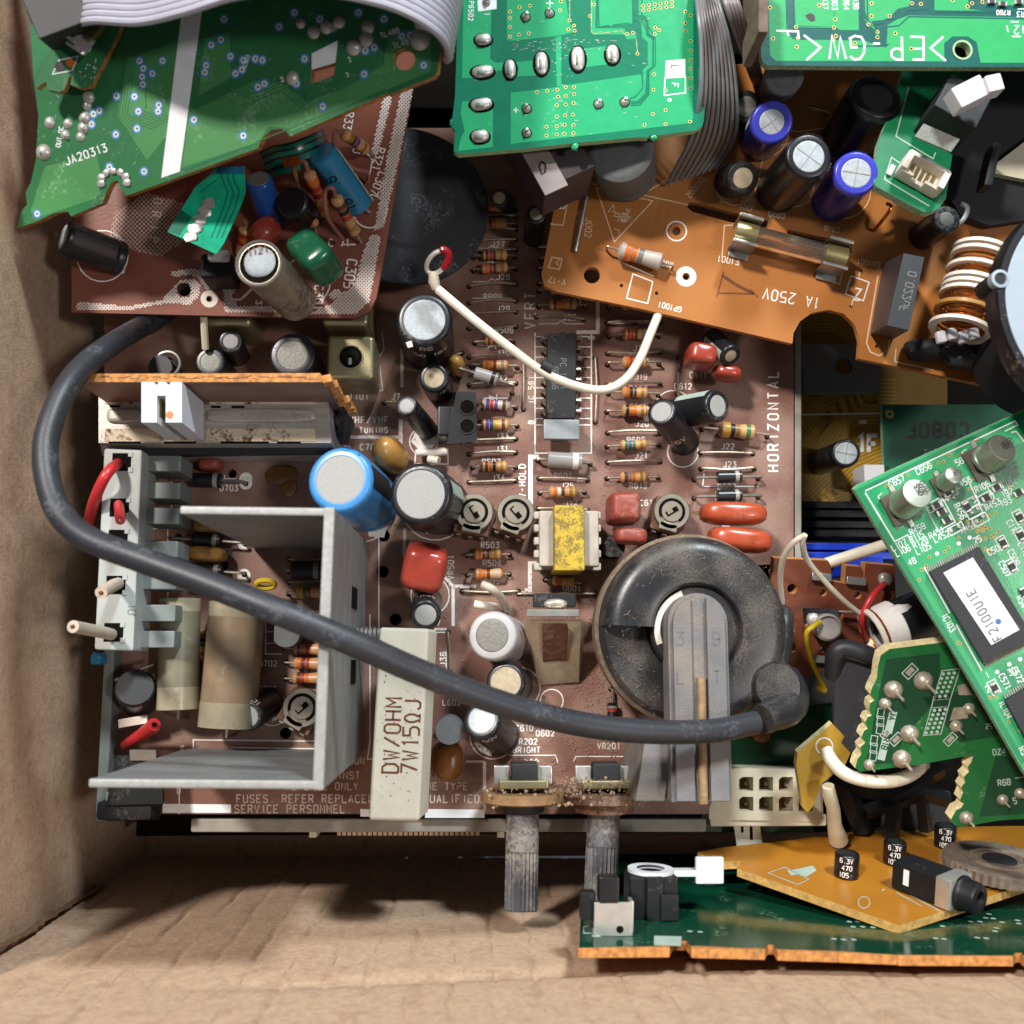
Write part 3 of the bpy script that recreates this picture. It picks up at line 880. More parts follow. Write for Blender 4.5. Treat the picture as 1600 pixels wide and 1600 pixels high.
for s_, x, y in (('J32', 772, 596), ('J33', 774, 686), ('J31', 774, 706), ('R507', 754, 726), ('J34', 768, 751), ('J30', 776, 556), ('J29', 776, 487), ('R508', 756, 468),
                 ('J28', 776, 437), ('R521', 752, 410), ('J27', 768, 386), ('R506', 774, 520), ('J7', 612, 624), ('J26', 880, 500), ('R522', 880, 476), ('J18', 990, 548), ('R612', 986, 569), ('J19', 992, 593), ('R607', 984, 612),
                 ('R605', 985, 640), ('J20', 993, 666), ('R606', 980, 692), ('J21', 992, 716), ('R613', 984, 763), ('J23', 1130, 730), ('J22', 1127, 702), ('C612', 1054, 608),
                 ('C611', 1078, 590), ('R601', 866, 748), ('J25', 876, 763), ('J24', 882, 792), ('R504', 755, 884), ('R505', 752, 912), ('R503', 752, 856), ('C617', 1000, 790), ('D602', 1122, 765),
                 ('C504', 665, 833), ('C507', 660, 978), ('L602', 692, 1102), ('C610', 806, 1142), ('Q602', 838, 1150), ('VR202', 804, 1163), ('BRIGHT', 802, 1176), ('VR201', 934, 1170),
                 ('Q702', 405, 1041), ('C706', 404, 1081), ('R702', 478, 963), ('R703', 476, 1053), ('AC4', 264, 924), ('AC3', 222, 1063), ('D704', 334, 868), ('D703', 344, 767), ('C702', 318, 884),
                 ('C701', 318, 737), ('C703', 318, 836), ('D702', 346, 914), ('Q601', 880, 924), ('B', 403, 1000), ('C', 402, 1020), ('E', 403, 980), ('K', 283, 1173), ('D', 277, 1240)):
    tx(s_, (x, y), 0, 8.6, 2.1, 1.7, random.choice(('silk', 'silk', 'silk_worn')))
tx('J36', (697, 1041), -90, 9, 2.4)
tx('R504 50K', (700, 790), -90, 7, 2)
for s_, x, y, h in (('CON', 546, 1194, 10), ('AGAINST', 500, 1217, 11), ('OF FIRE', 640, 1216, 11), ('REPLACE ONLY', 448, 1234, 11), ('SAME TYPE', 648, 1234, 11), ('FUSES. REFER REPLACEMENT', 370, 1254, 12), ('QUALIFIED', 662, 1254, 12),
                    ('SERVICE PERSONNEL.', 367, 1270, 12)):
    tx(s_, (x, y), 0, h, 2.0, 1.9, 'silk_worn')
for x0, y0, x1, y1 in ((254, 1256, 361, 1270), (563, 1264, 590, 1276), (664, 1264, 757, 1278), (1118, 768, 1160, 782)):
    S_.use('silk_bright'); S_.poly(BP, [(x0, y0), (x1, y0 + 1), (x1, y1), (x0, y1)], .04)
# frames and guide lines
ln([(280, 1180), (280, 1272)]); ln([(302, 1175), (302, 1156), (496, 1158)]); ln([(362, 1178), (362, 1168), (495, 1170)])
ln([(268, 720), (268, 805)]); ln([(262, 800), (262, 935)]); ln([(232, 720), (268, 720)]); ln([(230, 826), (268, 826)])
ln([(585, 840), (592, 840), (592, 1160)]); ln([(578, 960), (578, 1160), (574, 1186), (592, 1186)])
ln([(628, 545), (628, 605)], 5, 'silk_worn'); ln([(626, 655), (626, 700)], 6); ln([(547, 683), (627, 683)], 5, 'silk_worn')
ln([(632, 825), (632, 870)], 5, 'silk_worn')
ln([(695, 902), (708, 916), (708, 978)], 5); ln([(708, 916), (744, 916)], 5)
ln([(820, 922), (828, 922), (828, 880), (852, 880)], 6); ln([(790, 926), (828, 926)], 4)
ln([(829, 790), (829, 714), (842, 714)], 7, 'silk_bright')
ln([(836, 520), (836, 708), (924, 708), (924, 520)], 2); ln([(934, 470), (934, 519), (900, 519)], 6, 'silk_worn')
for k in range(9):
    y = 526 + k * 16
    ln([(836, y), (850, y)], 1.6); ln([(903, y), (924, y)], 1.6)
ln([(836, 664), (924, 664)], 1.6); ln([(836, 708), (836, 694)], 1.6)
ln([(597, 520), (600, 545), (592, 560), (598, 610), (560, 614), (535, 614)], 1.6, 'silk_worn')
ln([(795, 1180), (868, 1180), (872, 1192)], 1.6); ln([(896, 1190), (900, 1182), (985, 1182), (990, 1194)], 1.6)
ln([(820, 1186), (826, 1190), (830, 1186), (834, 1190), (838, 1186), (842, 1190)], 1.4)
ln([(757, 1190), (757, 1268)], 5, 'silk_worn'); ln([(728, 1190), (757, 1190)], 4, 'silk_worn')
ln([(415, 965), (415, 1022), (440, 1022)], 1.8); ln([(415, 987), (435, 987)], 1.6); ln([(415, 1005), (435, 1005)], 1.6)
ln([(678, 988), (698, 988), (698, 1060)], 1.8); ln([(678, 983), (698, 983)], 4, 'silk_worn')
ln([(1100, 760), (1185, 760)], 1.6); ln([(1100, 740), (1098, 760)], 1.4)
for cx, cy, r in ((1067, 706, 24), (662, 690, 22), (560, 790, 58), (680, 792, 52), (770, 1150, 36), (812, 1075, 32), (862, 1095, 18), (425, 1108, 26), (672, 930, 30), (1052, 640, 30)):
    ln(circ(cx, cy, r, 22), 1.8, 'silk', True)
S_.use('silk'); S_.poly(BP, [(642, 690), (664, 712), (684, 690), (672, 672), (650, 672)], .04)
S_.poly(BP, [(1128 + 0, 820), (1140, 820), (1140, 830), (1128, 830)], .04)
S_.poly(BP, [(425, 1100), (448, 1098), (448, 1118), (425, 1128)], .04); S_.poly(BP, [(740, 1160), (768, 1160), (768, 1182), (752, 1176)], .04); S_.poly(BP, [(572, 810), (612, 800), (600, 840), (576, 838)], .04)
S_.poly(BP, [(1030, 628), (1060, 626), (1060, 640), (1030, 645)], .04)
# printed jumper and resistor symbols
for (x0, x1, y) in ((738, 800, 440), (738, 800, 466), (738, 800, 388), (842, 912, 506), (955, 1030, 505)):
    xm = (x0 + x1) / 2
    ln([(x0, y), (xm - 6, y), (xm, y - 5), (xm + 6, y), (x1, y)], 1.4, 'silk_worn')
for (cx, cy) in ((345, 748), (340, 858), (770, 622), (768, 540)):
    S_.use('silk_worn'); S_.poly(BP, [(cx - 6, cy - 5), (cx + 6, cy), (cx - 6, cy + 5)], .04); ln([(cx + 6, cy - 6), (cx + 6, cy + 6)], 1.6); ln([(cx - 14, cy), (cx + 24, cy)], 1.4)
for k in range(4): S_.use('silk'); S_.ring(BP, [384, 382, 381, 384][k], [748, 850, 899, 755][k], 1.5, .5)
T.part('silk_print', S_)
# solder-side stains and drops of wax
st = MB('glue')
for c, a, b_ in (((440, 742), 34, 20), ((452, 760), 16, 22), ((690, 1188), 20, 30), ((712, 1200), 12, 18)):
    k = mmpp(0); T.part('glue_drop', MB('glue').blob(P(c[0], c[1], 0.1), V((a * k * .8, 0, 0)), V((0, b_ * k * .8, 0)), V((0, 0, .6)), .9, 16, 8, .12))

# ---- radial capacitors on the brown board
SW = V((-.5, -1, .1)); SE = V((.6, -.8, 0)); NW = V((-.8, .6, 0))
big = capacitor(T, BP, (663, 499), 20, 46, dr=34, disc='cap_disc_blue', marks=[(V((.1, -1, 0)), 'RS', .86, 2.0, False), (V((.25, -1, 0)), '50 16V', .62, 1.8, False)], label='large black can under the white wire')
T.part('vent_print', MB('silk_worn').poly(Flat(P(634, 535, 20.5), V((1, 0, 0)), V((0, 1, 0))), [(0, 0), (1.2, -.4), (1.6, .9), (.5, 1.2)], 0), big)
capacitor(T, BP, (531, 749), 24, 54, 'blue_sleeve', dr=39, base=(578, 784), stripe=(V((1, .1, 0)), .35, 'ink_black', .35, .97),
          marks=[(V((.35, 1, 0)), '1.5', .93, 2.4, False)], label='large bright blue can')
capacitor(T, BP, (657, 772), 22, 51, dr=39, base=(688, 790), stripe=(V((1, .25, 0)), .22, 'silk_grey', .35, .96), label='large black can beside the blue one')
capacitor(T, BP, (678, 590), 12, 24, dr=16.5, disc='cap_disc_tan', base=(686, 608), marks=[(V((.8, -.8, 0)), '16V', .75, 1.4, False), (V((-.5, -.8, 0)), '10U', .7, 1.4, False)])
capacitor(T, BP, (634, 633), 15, 18, dr=11, base=(668, 672), stripe=(V((-1, -.2, .3)), .3, 'silk_grey', .5, .95))
capacitor(T, BP, (665, 961), 13, 24, dr=17, base=(668, 938), marks=[(V((.1, 1, .2)), '35V', .6, 1.6, False)])
capacitor(T, BP, (769, 993), 15, 39, 'grey_sleeve', disc='cap_disc_dark', dr=26, base=(790, 1000), stripe=(V((-1, .2, 0)), .16, 'ink_grey', .55, .96), label='pale grey can with a dark disc')
capacitor(T, BP, (790, 1066), 13, 31, dr=24, disc='cap_disc_tan', base=(803, 1070), stripe=(V((-1, .2, 0)), .2, 'silk_grey'))
capacitor(T, BP, (752, 1124), 14, 30, dr=22, disc='cap_disc_bright', base=(785, 1152), stripe=(V((-1, 0, 0)), .3, 'silk_grey'), marks=[(V((0, -1, .1)), '1U 50V', .8, 1.5, False)])
capacitor(T, BP, (1033, 643), 17, 24, dr=17, base=(1072, 692), marks=[(V((-.2, 1, .5)), '1V', .9, 1.2, False), (V((.2, -1, .3)), '16V', .4, 1.8, False)])
c6 = capacitor(T, Plane(2.0), (1122, 634), 15, 27, dr=18, base=(1058, 645), bh=2.0, stripe=(V((0, .7, 1)), .4, 'silk_grey'), label='black can lying on its side')
capacitor(T, Plane(3.0), (1142, 556), 13, 18, dr=10.5, base=(1112, 528), bh=3, disc='cap_disc_tan', stripe=(V((-.7, -.7, .8)), .45, 'silk_grey', .1, .95))
capacitor(T, BP, (387, 1119), 11, 24, dr=17, disc='cap_disc', base=(424, 1096), marks=[(V((.2, 1, .6)), '10V', .85, 1.6, False)])
capacitor(T, BP, (360, 533), 15, 19, dr=12, base=(372, 556), disc='cap_disc')
capacitor(T, BP, (328, 565), 13, 24, dr=16, disc='cap_disc_dark')
capacitor(T, BP, (457, 555), 14, 38, dr=25, disc='cap_disc_dark', stripe=(V((0, 1, 0)), .25, 'ink_grey'))
capacitor(T, BP, (780, 309), 14, 16, dr=10, disc='cap_disc_tan', base=(792, 318))
capacitor(T, BP, (838, 334), 14, 17, dr=11, disc='cap_disc_tan')
# choke: plain grey-topped drum with brown glue at its foot
o = T.part('choke', MB('grey_core').lathe(P(704, 1136, 0), ZUP, [(0, 0), (3.0, 0), (3.1, 9), (3.0, 10.5), (0, 10.6)], 22))
T.part('glue_drop', MB('glue').blob(P(702, 1190, 2), V((3.0, 0, 0)), V((.5, 4.2, 0)), ZUP * 2.6, .8, 14, 8, .1), o)

# ---- coil cans
def coil_can(c, z, hw, hh, seen=True):
    k = mmpp(z); C = P(c[0], c[1], z)
    mb = MB('can_gold')
    mb.box(V((C.x, C.y, z / 2)), V((hw * k, 0, 0)), V((0, hh * k, 0)), V((0, 0, z / 2)), 1.1, 3)
    o = T.part('coil_can', mb)
    if seen:
        r = MB('can_gold').lathe(C - ZUP * .05, ZUP, [(21 * k, 0), (20.5 * k, .25), (18.5 * k, .3), (18 * k, .0), (17.9 * k, -.02)], 24)
        T.part('can_rim', r, o)
        h = MB('hole').annulus(C + ZUP * .04, ZUP, 18 * k, 0, 24)
        h.use('deep_dark').lathe(C + ZUP * .06, ZUP, [(13 * k, 0), (12 * k, .12), (0, .12)], 18)
        h.use('hole').box(C + ZUP * .2, V((.9, 0, 0)), V((0, .45, 0)), V((0, 0, .06)))
        h.use('cap_disc').box(C + V((-.1, -1.0, .2)), V((.35, 0, 0)), V((0, .75, 0)), V((0, 0, .08)))
        T.part('slug_hole', h, o)
coil_can((548, 558), 14, 38, 37)
coil_can((540, 478), 16, 38, 32, False); coil_can((354, 490), 15, 40, 20, False)
pl_ = MB('cream_plastic').tube([P(318, 495, 18), P(321, 545, 14)], .8, 8); T.part('plastic_rod', pl_)
o = T.part('power_jack', MB('black_plastic').lathe(P(263, 585, 14), ZUP, [(0, 0), (3.2, 0), (3.2, 3), (2.5, 3.2), (2.5, 6), (0, 6)], 20)); T.part('metal_collar', MB('steel').lathe(P(263, 570, 18), ZUP, [(2.6, 0), (2.9, .2), (2.9, 1), (2.5, 1.1)], 20), o)

# ---- tuner: tin box with its own upright board and white socket
zt = 22
def q4(px4, z): return [P(x, y, z) for x, y in px4]
tun = MB('tuner_tin')
top = q4([(154, 692), (517, 692), (513, 611), (154, 611)], zt)
bot = [V((p.x, p.y, 1)) for p in top]
tun.hexa(bot, top)
o_t = T.part('tuner', tun, label='long flat tin box with rust-speckled ends')
rdg = MB('tuner_tin')
for x0, x1 in ((168, 224), (322, 495)):
    A, B = P(x0, 650, zt), P(x1, 650, zt)
    rdg.blob((A + B) / 2, (B - A) / 2, V((0, 1.5, 0)), ZUP * 1.1, .45, 20, 10)
T.part('pressed_ridge', rdg, o_t)
rim = MB('tuner_rust')
for x0, x1, y0, y1, zz in ((163, 250, 670, 690, .10), (256, 308, 671, 690, .10), (322, 494, 670, 690, .10), (163, 222, 614, 632, .10), (300, 496, 614, 632, .10)):
    rim.add([P(x0, y1, zt) + ZUP * zz, P(x1, y1, zt) + ZUP * zz, P(x1 - 2, y0, zt) + ZUP * zz, P(x0 + 2, y0, zt) + ZUP * zz], [(0, 1, 2, 3)])
T.part('rusty_patch', rim, o_t)
sl = MB('hole')
for x0, x1, y in ((172, 188, 635), (298, 318, 636), (330, 345, 636), (362, 382, 636), (170, 220, 691.5), (256, 306, 691.5), (345, 420, 691.5), (433, 470, 691.5)):
    sl.box(P((x0 + x1) / 2, y, zt), (P(x1, y, zt) - P(x0, y, zt)) / 2, V((0, .22, 0)), ZUP * .12)
T.part('slot', sl, o_t)
# its upright board: a tan edge seen from above
zb = 38
e1 = q4([(120, 597), (508, 597), (500, 583), (120, 584)], zb)
bb = [V((p.x, p.y, 2)) for p in e1]
ub = MB('brown_pcb').hexa(bb, e1)
ub.use('orange_pcb_edge').add([p + ZUP * .03 for p in e1], [(0, 1, 2, 3)])
A, B = P(508, 590, zb), P(540, 640, 26)
ub.use('brown_pcb').add([P(500, 583, zb), P(508, 597, zb), P(542, 650, 16), P(545, 636, 16)], [(0, 1, 2, 3)])
o_u = T.part('upright_board', ub, o_t)
jag = MB('orange_pcb_edge')
for k in range(16):
    t_ = k / 15; jag.box(P(512 + 36 * t_, 594 + 46 * t_, zb - 20 * t_) + V((random.uniform(-.4, .4), random.uniform(-.4, .4), 0)), V((random.uniform(.4, .9), .2, 0)), V((-.2, .7, 0)), V((0, 0, 1.6)))
T.part('broken_edge', jag, o_t)
crk = MB('ink_brown')
x = 125
while x < 495:
    w_ = random.uniform(6, 22); y = 590 + random.uniform(-2.2, 2.2)
    crk.add([P(x, y - .7, zb + .05), P(x, y + .7, zb + .05), P(x + w_, y + random.uniform(-2, 2) + .7, zb + .05), P(x + w_, y + random.uniform(-2, 2) - .7, zb + .05)], [(0, 1, 2, 3)])
    x += w_ * .85
T.part('split_line', crk, o_t)
wt = [(221, 660), (245, 660), (245, 618), (259, 618), (259, 660), (284, 660), (284, 597), (266, 597), (266, 601), (260, 601), (260, 597), (247, 597), (247, 601), (241, 601), (241, 597), (221, 597)]
o_w = T.part('white_socket', MB('white_plastic').slab([P(*q, 40) for q in wt], 16, ZUP), o_t, flatshade=True)
T.part('socket_slot', MB('smd_base').slab([P(*q, 34) for q in ((245, 660), (262, 660), (262, 618), (245, 618))], 8, ZUP), o_t)
T.part('socket_pin', MB('brass').box(P(251, 638, 37), V((.35, 0, 0)), V((0, 2.0, 0)), V((0, 0, 1.6))), o_t)
rs = MB('band_orange').annulus(P(265, 648, 40.1), ZUP, .75, 0, 12); T.part('orange_mark', rs, o_t)
T.part('shaded_front', MB('black_matte').hexa(q4([(160, 716), (520, 712), (520, 694), (160, 694)], 5), q4([(160, 712), (520, 708), (517, 693), (156, 693)], 17)), o_t)  # shade on the tuner's front face, put in as a black strip
T.part('torn_shield', MB('black_matte').blob(P(530, 668, 8), V((2.4, -1, 0)), V((1, 3.6, 0)), ZUP * 7, .6, 12, 8, .35), o_t)

# ---- heat sink: a tall folded aluminium channel
zh = 58
rim_px = [(284, 792), (507, 795), (489, 1232), (141, 1229)]
hs = MB('alu')
R4 = [P(*p, zh) for p in rim_px]
def plate(mb, A, B, th, inw, zb_=0.6, zt_=zh):
    d = (B - A).normalized(); n_ = V((-d.y, d.x, 0)) * inw
    t4 = [A, B, B + n_ * th, A + n_ * th]
    if inw < 0: t4 = t4[::-1]
    mb.hexa([V((p.x, p.y, zb_)) for p in t4], t4)
def zl(p, z): return V((p.x, p.y, z))
plate(hs, R4[0], R4[1] + V((-.4, 0, 0)), 1.2, -1)
plate(hs, R4[1] + V((.05, .05, 0)), R4[2] + V((.05, -.05, 0)), 1.7, 1)
plate(hs, R4[2] + V((-.1, 0, 0)), R4[3], 1.2, -1)
o_h = T.part('heat_sink', hs, label='folded grey aluminium channel standing tall')
he = MB('alu_edge')
for i, (A, B, th, inw) in enumerate(((R4[0], R4[1], 1.2, -1), (R4[1] + V((.05, .05, 0)), R4[2] + V((.05, -.05, 0)), 1.7, 1), (R4[2], R4[3], 1.2, -1))):
    d = (B - A).normalized(); n_ = V((-d.y, d.x, 0)) * inw
    c = (A + B) / 2 + n_ * th / 2 + ZUP * .1
    he.box(c, (B - A) / 2 + d * .2, n_ * (th / 2 + .1), ZUP * .35, .3)
T.part('worn_rim', he, o_h)
# openings punched in its tall side and the screw
hh_ = MB('hole')
for y, z0, z1, w_ in ((935, 20, 29, 2.2), (1050, 18, 26, 2.4)):
    c = P(563, y, 24); x_ = R4[1].x + 1.85
    hh_.box(V((x_ + (c.y * .0), c.y, (z0 + z1) / 2)) + V(((R4[2].x - R4[1].x) * (R4[1].y - c.y) / (R4[1].y - R4[2].y) , 0, 0)), V((.05, 0, 0)), V((0, w_, 0)), V((0, 0, (z1 - z0) / 2)))
T.part('punched_opening', hh_, o_h)
s0 = P(556, 990, 16)
sc = MB('steel_bright')
for k in range(7): sc.lathe(s0 + V((.9 * k, 0, 0)), V((1, 0, 0)), [(1.0, 0), (1.5, .3), (1.0, .7)], 12)
T.part('screw', sc, o_h)

# ---- ceramic power resistor
zr = 22
ce = MB('cement')
t4 = q4([(577, 1282), (656, 1284), (672, 982), (593, 980)], zr)
b4 = [V((p.x + .5, p.y + .2, 1.0)) for p in t4]
c_ = sum(t4, V()) / 4
yv = ((t4[3] + t4[2]) - (t4[0] + t4[1])) / 4; xv = ((t4[1] + t4[2]) - (t4[0] + t4[3])) / 4
ce.box(c_ - ZUP * 5.6 + V((.5, 0, 0)), xv, yv, V((-.7, 0, 5.6)), .8, 3)
o_c = T.part('ceramic_resistor', ce, label='long white block printed 7W15')
fm = Flat(c_ + ZUP * .06, yv, -xv)
pr = MB('ink_brown')
text(pr, fm, 'DW/OHM', (-9.8, .2), 0, 3.2, .40, .02, .8, 1.7)
text(pr, fm, '7W15~J', (-9.8, 4.0), 0, 3.2, .40, .02, .8, 1.7)
T.part('print', pr, o_c)
sp_ = MB('ink_brown')
for k in range(60):
    sp_.annulus(fm.at(random.uniform(-18, 18), random.uniform(-4.4, 4.4), .03), ZUP, random.uniform(.05, .16), 0, 6)
T.part('speck', sp_, o_c)
# ---- axial parts, in their rows
A_ = 738; B_x = 802
for y, bands in ((330, ('orange', 'red', 'orange')), (352, ('orange', 'brown', 'orange')), (402, ('brown', 'red', 'brown', 'gold')), (424, ('orange', 'red', 'brown', 'gold')),
                 (575, ('orange', 'orange', 'brown', 'grey')), (666, ('violet', 'blue', 'yellow', 'brown')), (730, ('brown', 'orange', 'black', 'gold')), (868, ('orange', 'brown', 'brown', 'gold')), (897, ('orange', 'orange', 'brown', 'silver'))):
    dx = -8 if y > 860 else 0
    resistor(T, BP, (A_ + dx, y), (B_x + dx + 4, y - 1), bands, r=1.25, bl=6.4)
resistor(T, BP, (742, 634), (806, 636), ('violet', 'red', 'violet', 'brown'), body='res_grey', r=1.35, bl=6.6)
for y in (376, 446, 472, 489, 512, 557, 600, 687, 708, 752): jumper(T, BP, (733, y + 2), (806, y - 1))
resistor(T, BP, (742, 537), (800, 535), ('brown', 'orange', 'brown'), r=1.0, bl=4.2)
diode(T, BP, (718, 590), (800, 615), r=1.5, bl=5.4, body='glass_grey', band='black', h=8, label='glass-grey diode standing off the board')
for y, bands in ((456, ('orange', 'red', 'brown', 'gold')), (480, ('brown', 'orange', 'orange', 'gold')), (773, ('orange', 'white', 'brown', 'gold'))):
    resistor(T, BP, (843, y), (914, y - 1), bands, r=1.25, bl=6.4)
jumper(T, BP, (838, 496), (912, 500)); jumper(T, BP, (842, 748), (918, 750)); jumper(T, BP, (840, 795), (918, 797)); jumper(T, BP, (810, 928), (930, 928), .5); jumper(T, BP, (722, 924), (810, 924), .5)
o = diode(T, BP, (840, 720), (922, 726), r=1.9, bl=8.0, body='glass_grey', band='white', h=2.6, label='thick glass-bodied part below the chip')
for y, bands in ((480, ('orange', 'brown', 'red')), (525, ('red', 'red', 'brown', 'grey')), (570, ('orange', 'red', 'red', 'gold')), (617, ('orange', 'black', 'brown', 'gold')), (644, ('black', 'orange', 'orange', 'gold')),
                 (697, ('green', 'blue', 'green', 'gold')), (745, ('brown', 'grey', 'orange', 'gold'))):
    resistor(T, BP, (950, y + 1), (1030, y), bands, r=1.3, bl=6.2)
for y in (503, 550, 599, 674, 720): jumper(T, BP, (949, y + 3), (1031, y + 1), 1.2)
resistor(T, BP, (1095, 672), (1196, 684), ('yellow', 'black', 'gold', 'green'), r=1.7, bl=9.0, body='res_tan')
jumper(T, BP, (1094, 708), (1176, 709)); jumper(T, BP, (1095, 733), (1178, 732))
for y in (742, 771): diode(T, BP, (1084, y + 8), (1184, y + 6), r=1.45, bl=5.6, body='black_sleeve', band='silver', h=3.2)
for y, bands in ((405, ('orange', 'brown', 'red')), (430, ('brown', 'black', 'orange', 'gold'))): resistor(T, BP, (846, y), (912, y - 2), bands, r=1.2, bl=6.2)
for y in (386, 418, 442): jumper(T, BP, (842, y + 2), (915, y))
for y in (392, 360, 340): jumper(T, BP, (735, y + 1), (806, y - 1))
for a, b in (((818, 560), (818, 640)), ((930, 560), (930, 660)), ((690, 560), (722, 552)), ((1060, 640), (1060, 560)), ((700, 988), (703, 1050)), ((960, 1090), (957, 1150)), ((600, 630), (634, 626))): jumper(T, BP, a, b, .7)
resistor(T, BP, (957, 1078), (955, 1150), ('grey', 'red'), body='black_plastic', r=1.2, bl=5)
resistor(T, BP, (850, 905), (905, 912), ('orange', 'orange'), r=1.2, bl=5)
# left part of the board
for (a, b) in (((276, 752), (384, 756)), ((275, 843), (383, 850)), ((280, 890), (382, 897))):
    diode(T, BP, a, b, r=1.7, bl=6.2, body='black_sleeve', band='silver', h=3.0)
diode(T, BP, (452, 893), (515, 893), r=2.0, bl=7.0, body='black_matte', band='grey', h=3)
for y in (852, 874, 910): jumper(T, BP, (452, y), (520, y))
resistor(T, BP, (452, 927), (520, 927), ('yellow', 'green', 'red'), r=1.3)
for y, bands in ((1014, ('violet', 'orange', 'red')), (1036, ('orange', 'brown', 'red')), (1061, ('brown', 'red', 'orange'))):
    resistor(T, BP, (446, y), (520, y), bands, r=1.3, bl=6.4)
resistor(T, BP, (331, 962), (322, 1056), ('brown', 'black', 'green', 'gold'), r=1.45, bl=7.5, body='res_tan')
film(T, (330, 823), 3, 26, 10, 3.0, 0, 'film_tan'); film(T, (325, 866), 3, 30, 12, 3.0, 5, 'film_tan'); film(T, (330, 727), 3, 18, 10, 3, 0, 'film_dull')
def cyl_lying(name, a, b, r, z, mtl, label=None, ends=None):
    A, B = P(a[0], a[1], z), P(b[0], b[1], z); d = (B - A).normalized(); L = (B - A).length
    o = T.part(name, MB(mtl).lathe(A, d, [(0, .5, 'wax_clear'), (r * .80, .45, 'wax_clear'), (r * .93, .1, 'wax_clear'), (r, 0, 'wax_clear'), (r * .99, L * .12, 'wax_clear'), (r * .97, L * .13, mtl), (r * .98, L * .80, mtl), (r * .99, L * .81, 'wax_clear'), (r, L, 'wax_clear'), (r * .93, L - .1, 'wax_clear'), (r * .8, L - .4, 'wax_clear'), (0, L - .5, 'wax_clear')], 28), None, label)
    T.part('lead', MB('wire_tin').tube([B, B + d * 2, V((B.x, B.y, 0)) + d * 2.2], .35, 6), o)
    return o
cyl_lying('film_roll', (281, 936), (278, 1108), 4.5, 7.5, 'wax_olive', 'olive waxy roll')
cyl_lying('film_roll', (372, 942), (355, 1136), 6.2, 8.5, 'wax_tan', 'tan waxy roll, the fatter one')
# transistor with a flat face
tb = MB('grey_core'); C = P(447, 990, 7)
pts = [C + V((math.cos(R(a)) * 3.0, math.sin(R(a)) * 3.0, 0)) for a in range(-150, 151, 20)]
tb.slab(pts, 6.5, ZUP); o = T.part('transistor', tb)
tb = MB('ic_dusty'); C = P(959, 854, 7)
pts = [C + V((math.cos(R(a)) * 2.6, math.sin(R(a)) * 2.6, 0)) for a in range(-60, 241, 20)]
tb.slab(pts, 6.5, ZUP); T.part('transistor', tb)
# ring lug
ringc = P(415, 913, 7); x_, y_ = V((2.0, 0, 0)), V((0, .8, .9))
rg = [ringc + x_ * math.cos(R(a)) * 1.0 + y_ * math.sin(R(a)) for a in range(0, 360, 20)]
T.part('ferrite_ring', MB('yellow_wire').tube(rg + [rg[0]], .62, 8, False))
film(T, (713, 572), 5, 14, 14, 5, 0, 'film_tan', .9, 'disc_capacitor'); film(T, (610, 712), 7, 23, 27, 5.5, 20, 'film_tan', .9, 'disc_capacitor', (-.5, .3))
fc = film(T, (663, 885), 7.5, 34, 35, 6.2, 12, 'film_red', .42, label='brick-red dipped block', tilt=(.05, -.3))
for dx in (-1.6, 1.6): T.part('lead', MB('wire_tin').tube([P(664, 893, 3) + V((dx, 0, 0)), P(668, 905, 0) + V((dx, 0, 0))], .3, 6), fc)
film(T, (1094, 558), 9, 24, 18, 4.5, 10, 'film_red', .5); film(T, (1135, 584), 8, 24, 12, 3.2, 8, 'film_red', .7)
film(T, (973, 796), 9, 25, 24, 6, 0, 'film_dull', .4); film(T, (985, 838), 10, 26, 13, 3, 3, 'film_dull', .55)
film(T, (1145, 803), 10, 53, 18, 4.5, 2, 'film_orange', .62); film(T, (1155, 844), 10, 51, 19, 4.5, 6, 'film_orange', .62)
trimmer(T, BP, (741, 800), 30, 10, 9, slot=60); trimmer(T, BP, (806, 801), 30, 20, 9, slot=50); trimmer(T, BP, (1050, 799), 29, 15, 9, slot=-30); trimmer(T, BP, (472, 1106), 30, 30, 9, slot=-40)
# two cut white wire stubs
for pts in (((755, 914, 8), (768, 920, 9), (782, 932, 6), (793, 952, 1)), ((742, 944, 6), (754, 946, 6), (772, 948, 2))):
    T.part('wire_stub', MB('stub_wire' if pts[0][0] == 755 else 'white_wire').tube(smooth([P(*p) for p in pts], 4), .95, 10))
# small ceramic pair by the blue can
for a, b in (((652, 707), (700, 705)), ((670, 717), (686, 720))):
    T.part('ceramic_tube', MB('ivory_plastic').tube([P(*a, 2.5), P(*b, 3.5)], .95, 12))
ln2 = MB('silk').line(BP, [(650, 703), (700, 703), (700, 725), (648, 725)], 2.2, .05, True); T.part('print_frame', ln2)
# black two-pole plug
bk = MB('black_gloss')
bk.hexa(q4([(700, 694), (747, 688), (744, 614), (697, 616)], 2), q4([(698, 694), (745, 690), (743, 612), (713, 612)], 13))
bk.box(P(700, 665, 7), V((2.2, 0, 0)), V((0, 3.4, 0)), V((0, 0, 5)), .5)
o = T.part('plug_socket', bk, label='black two-hole socket')
for y in (636, 666):
    h_ = MB('hole').annulus(P(730, y, 13.1), ZUP, 1.55, 0, 18); h_.use('black_plastic').lathe(P(730, y, 13.0), ZUP, [(1.5, 0), (1.55, .25), (1.85, .25), (1.9, 0)], 18); T.part('socket_hole', h_, o)

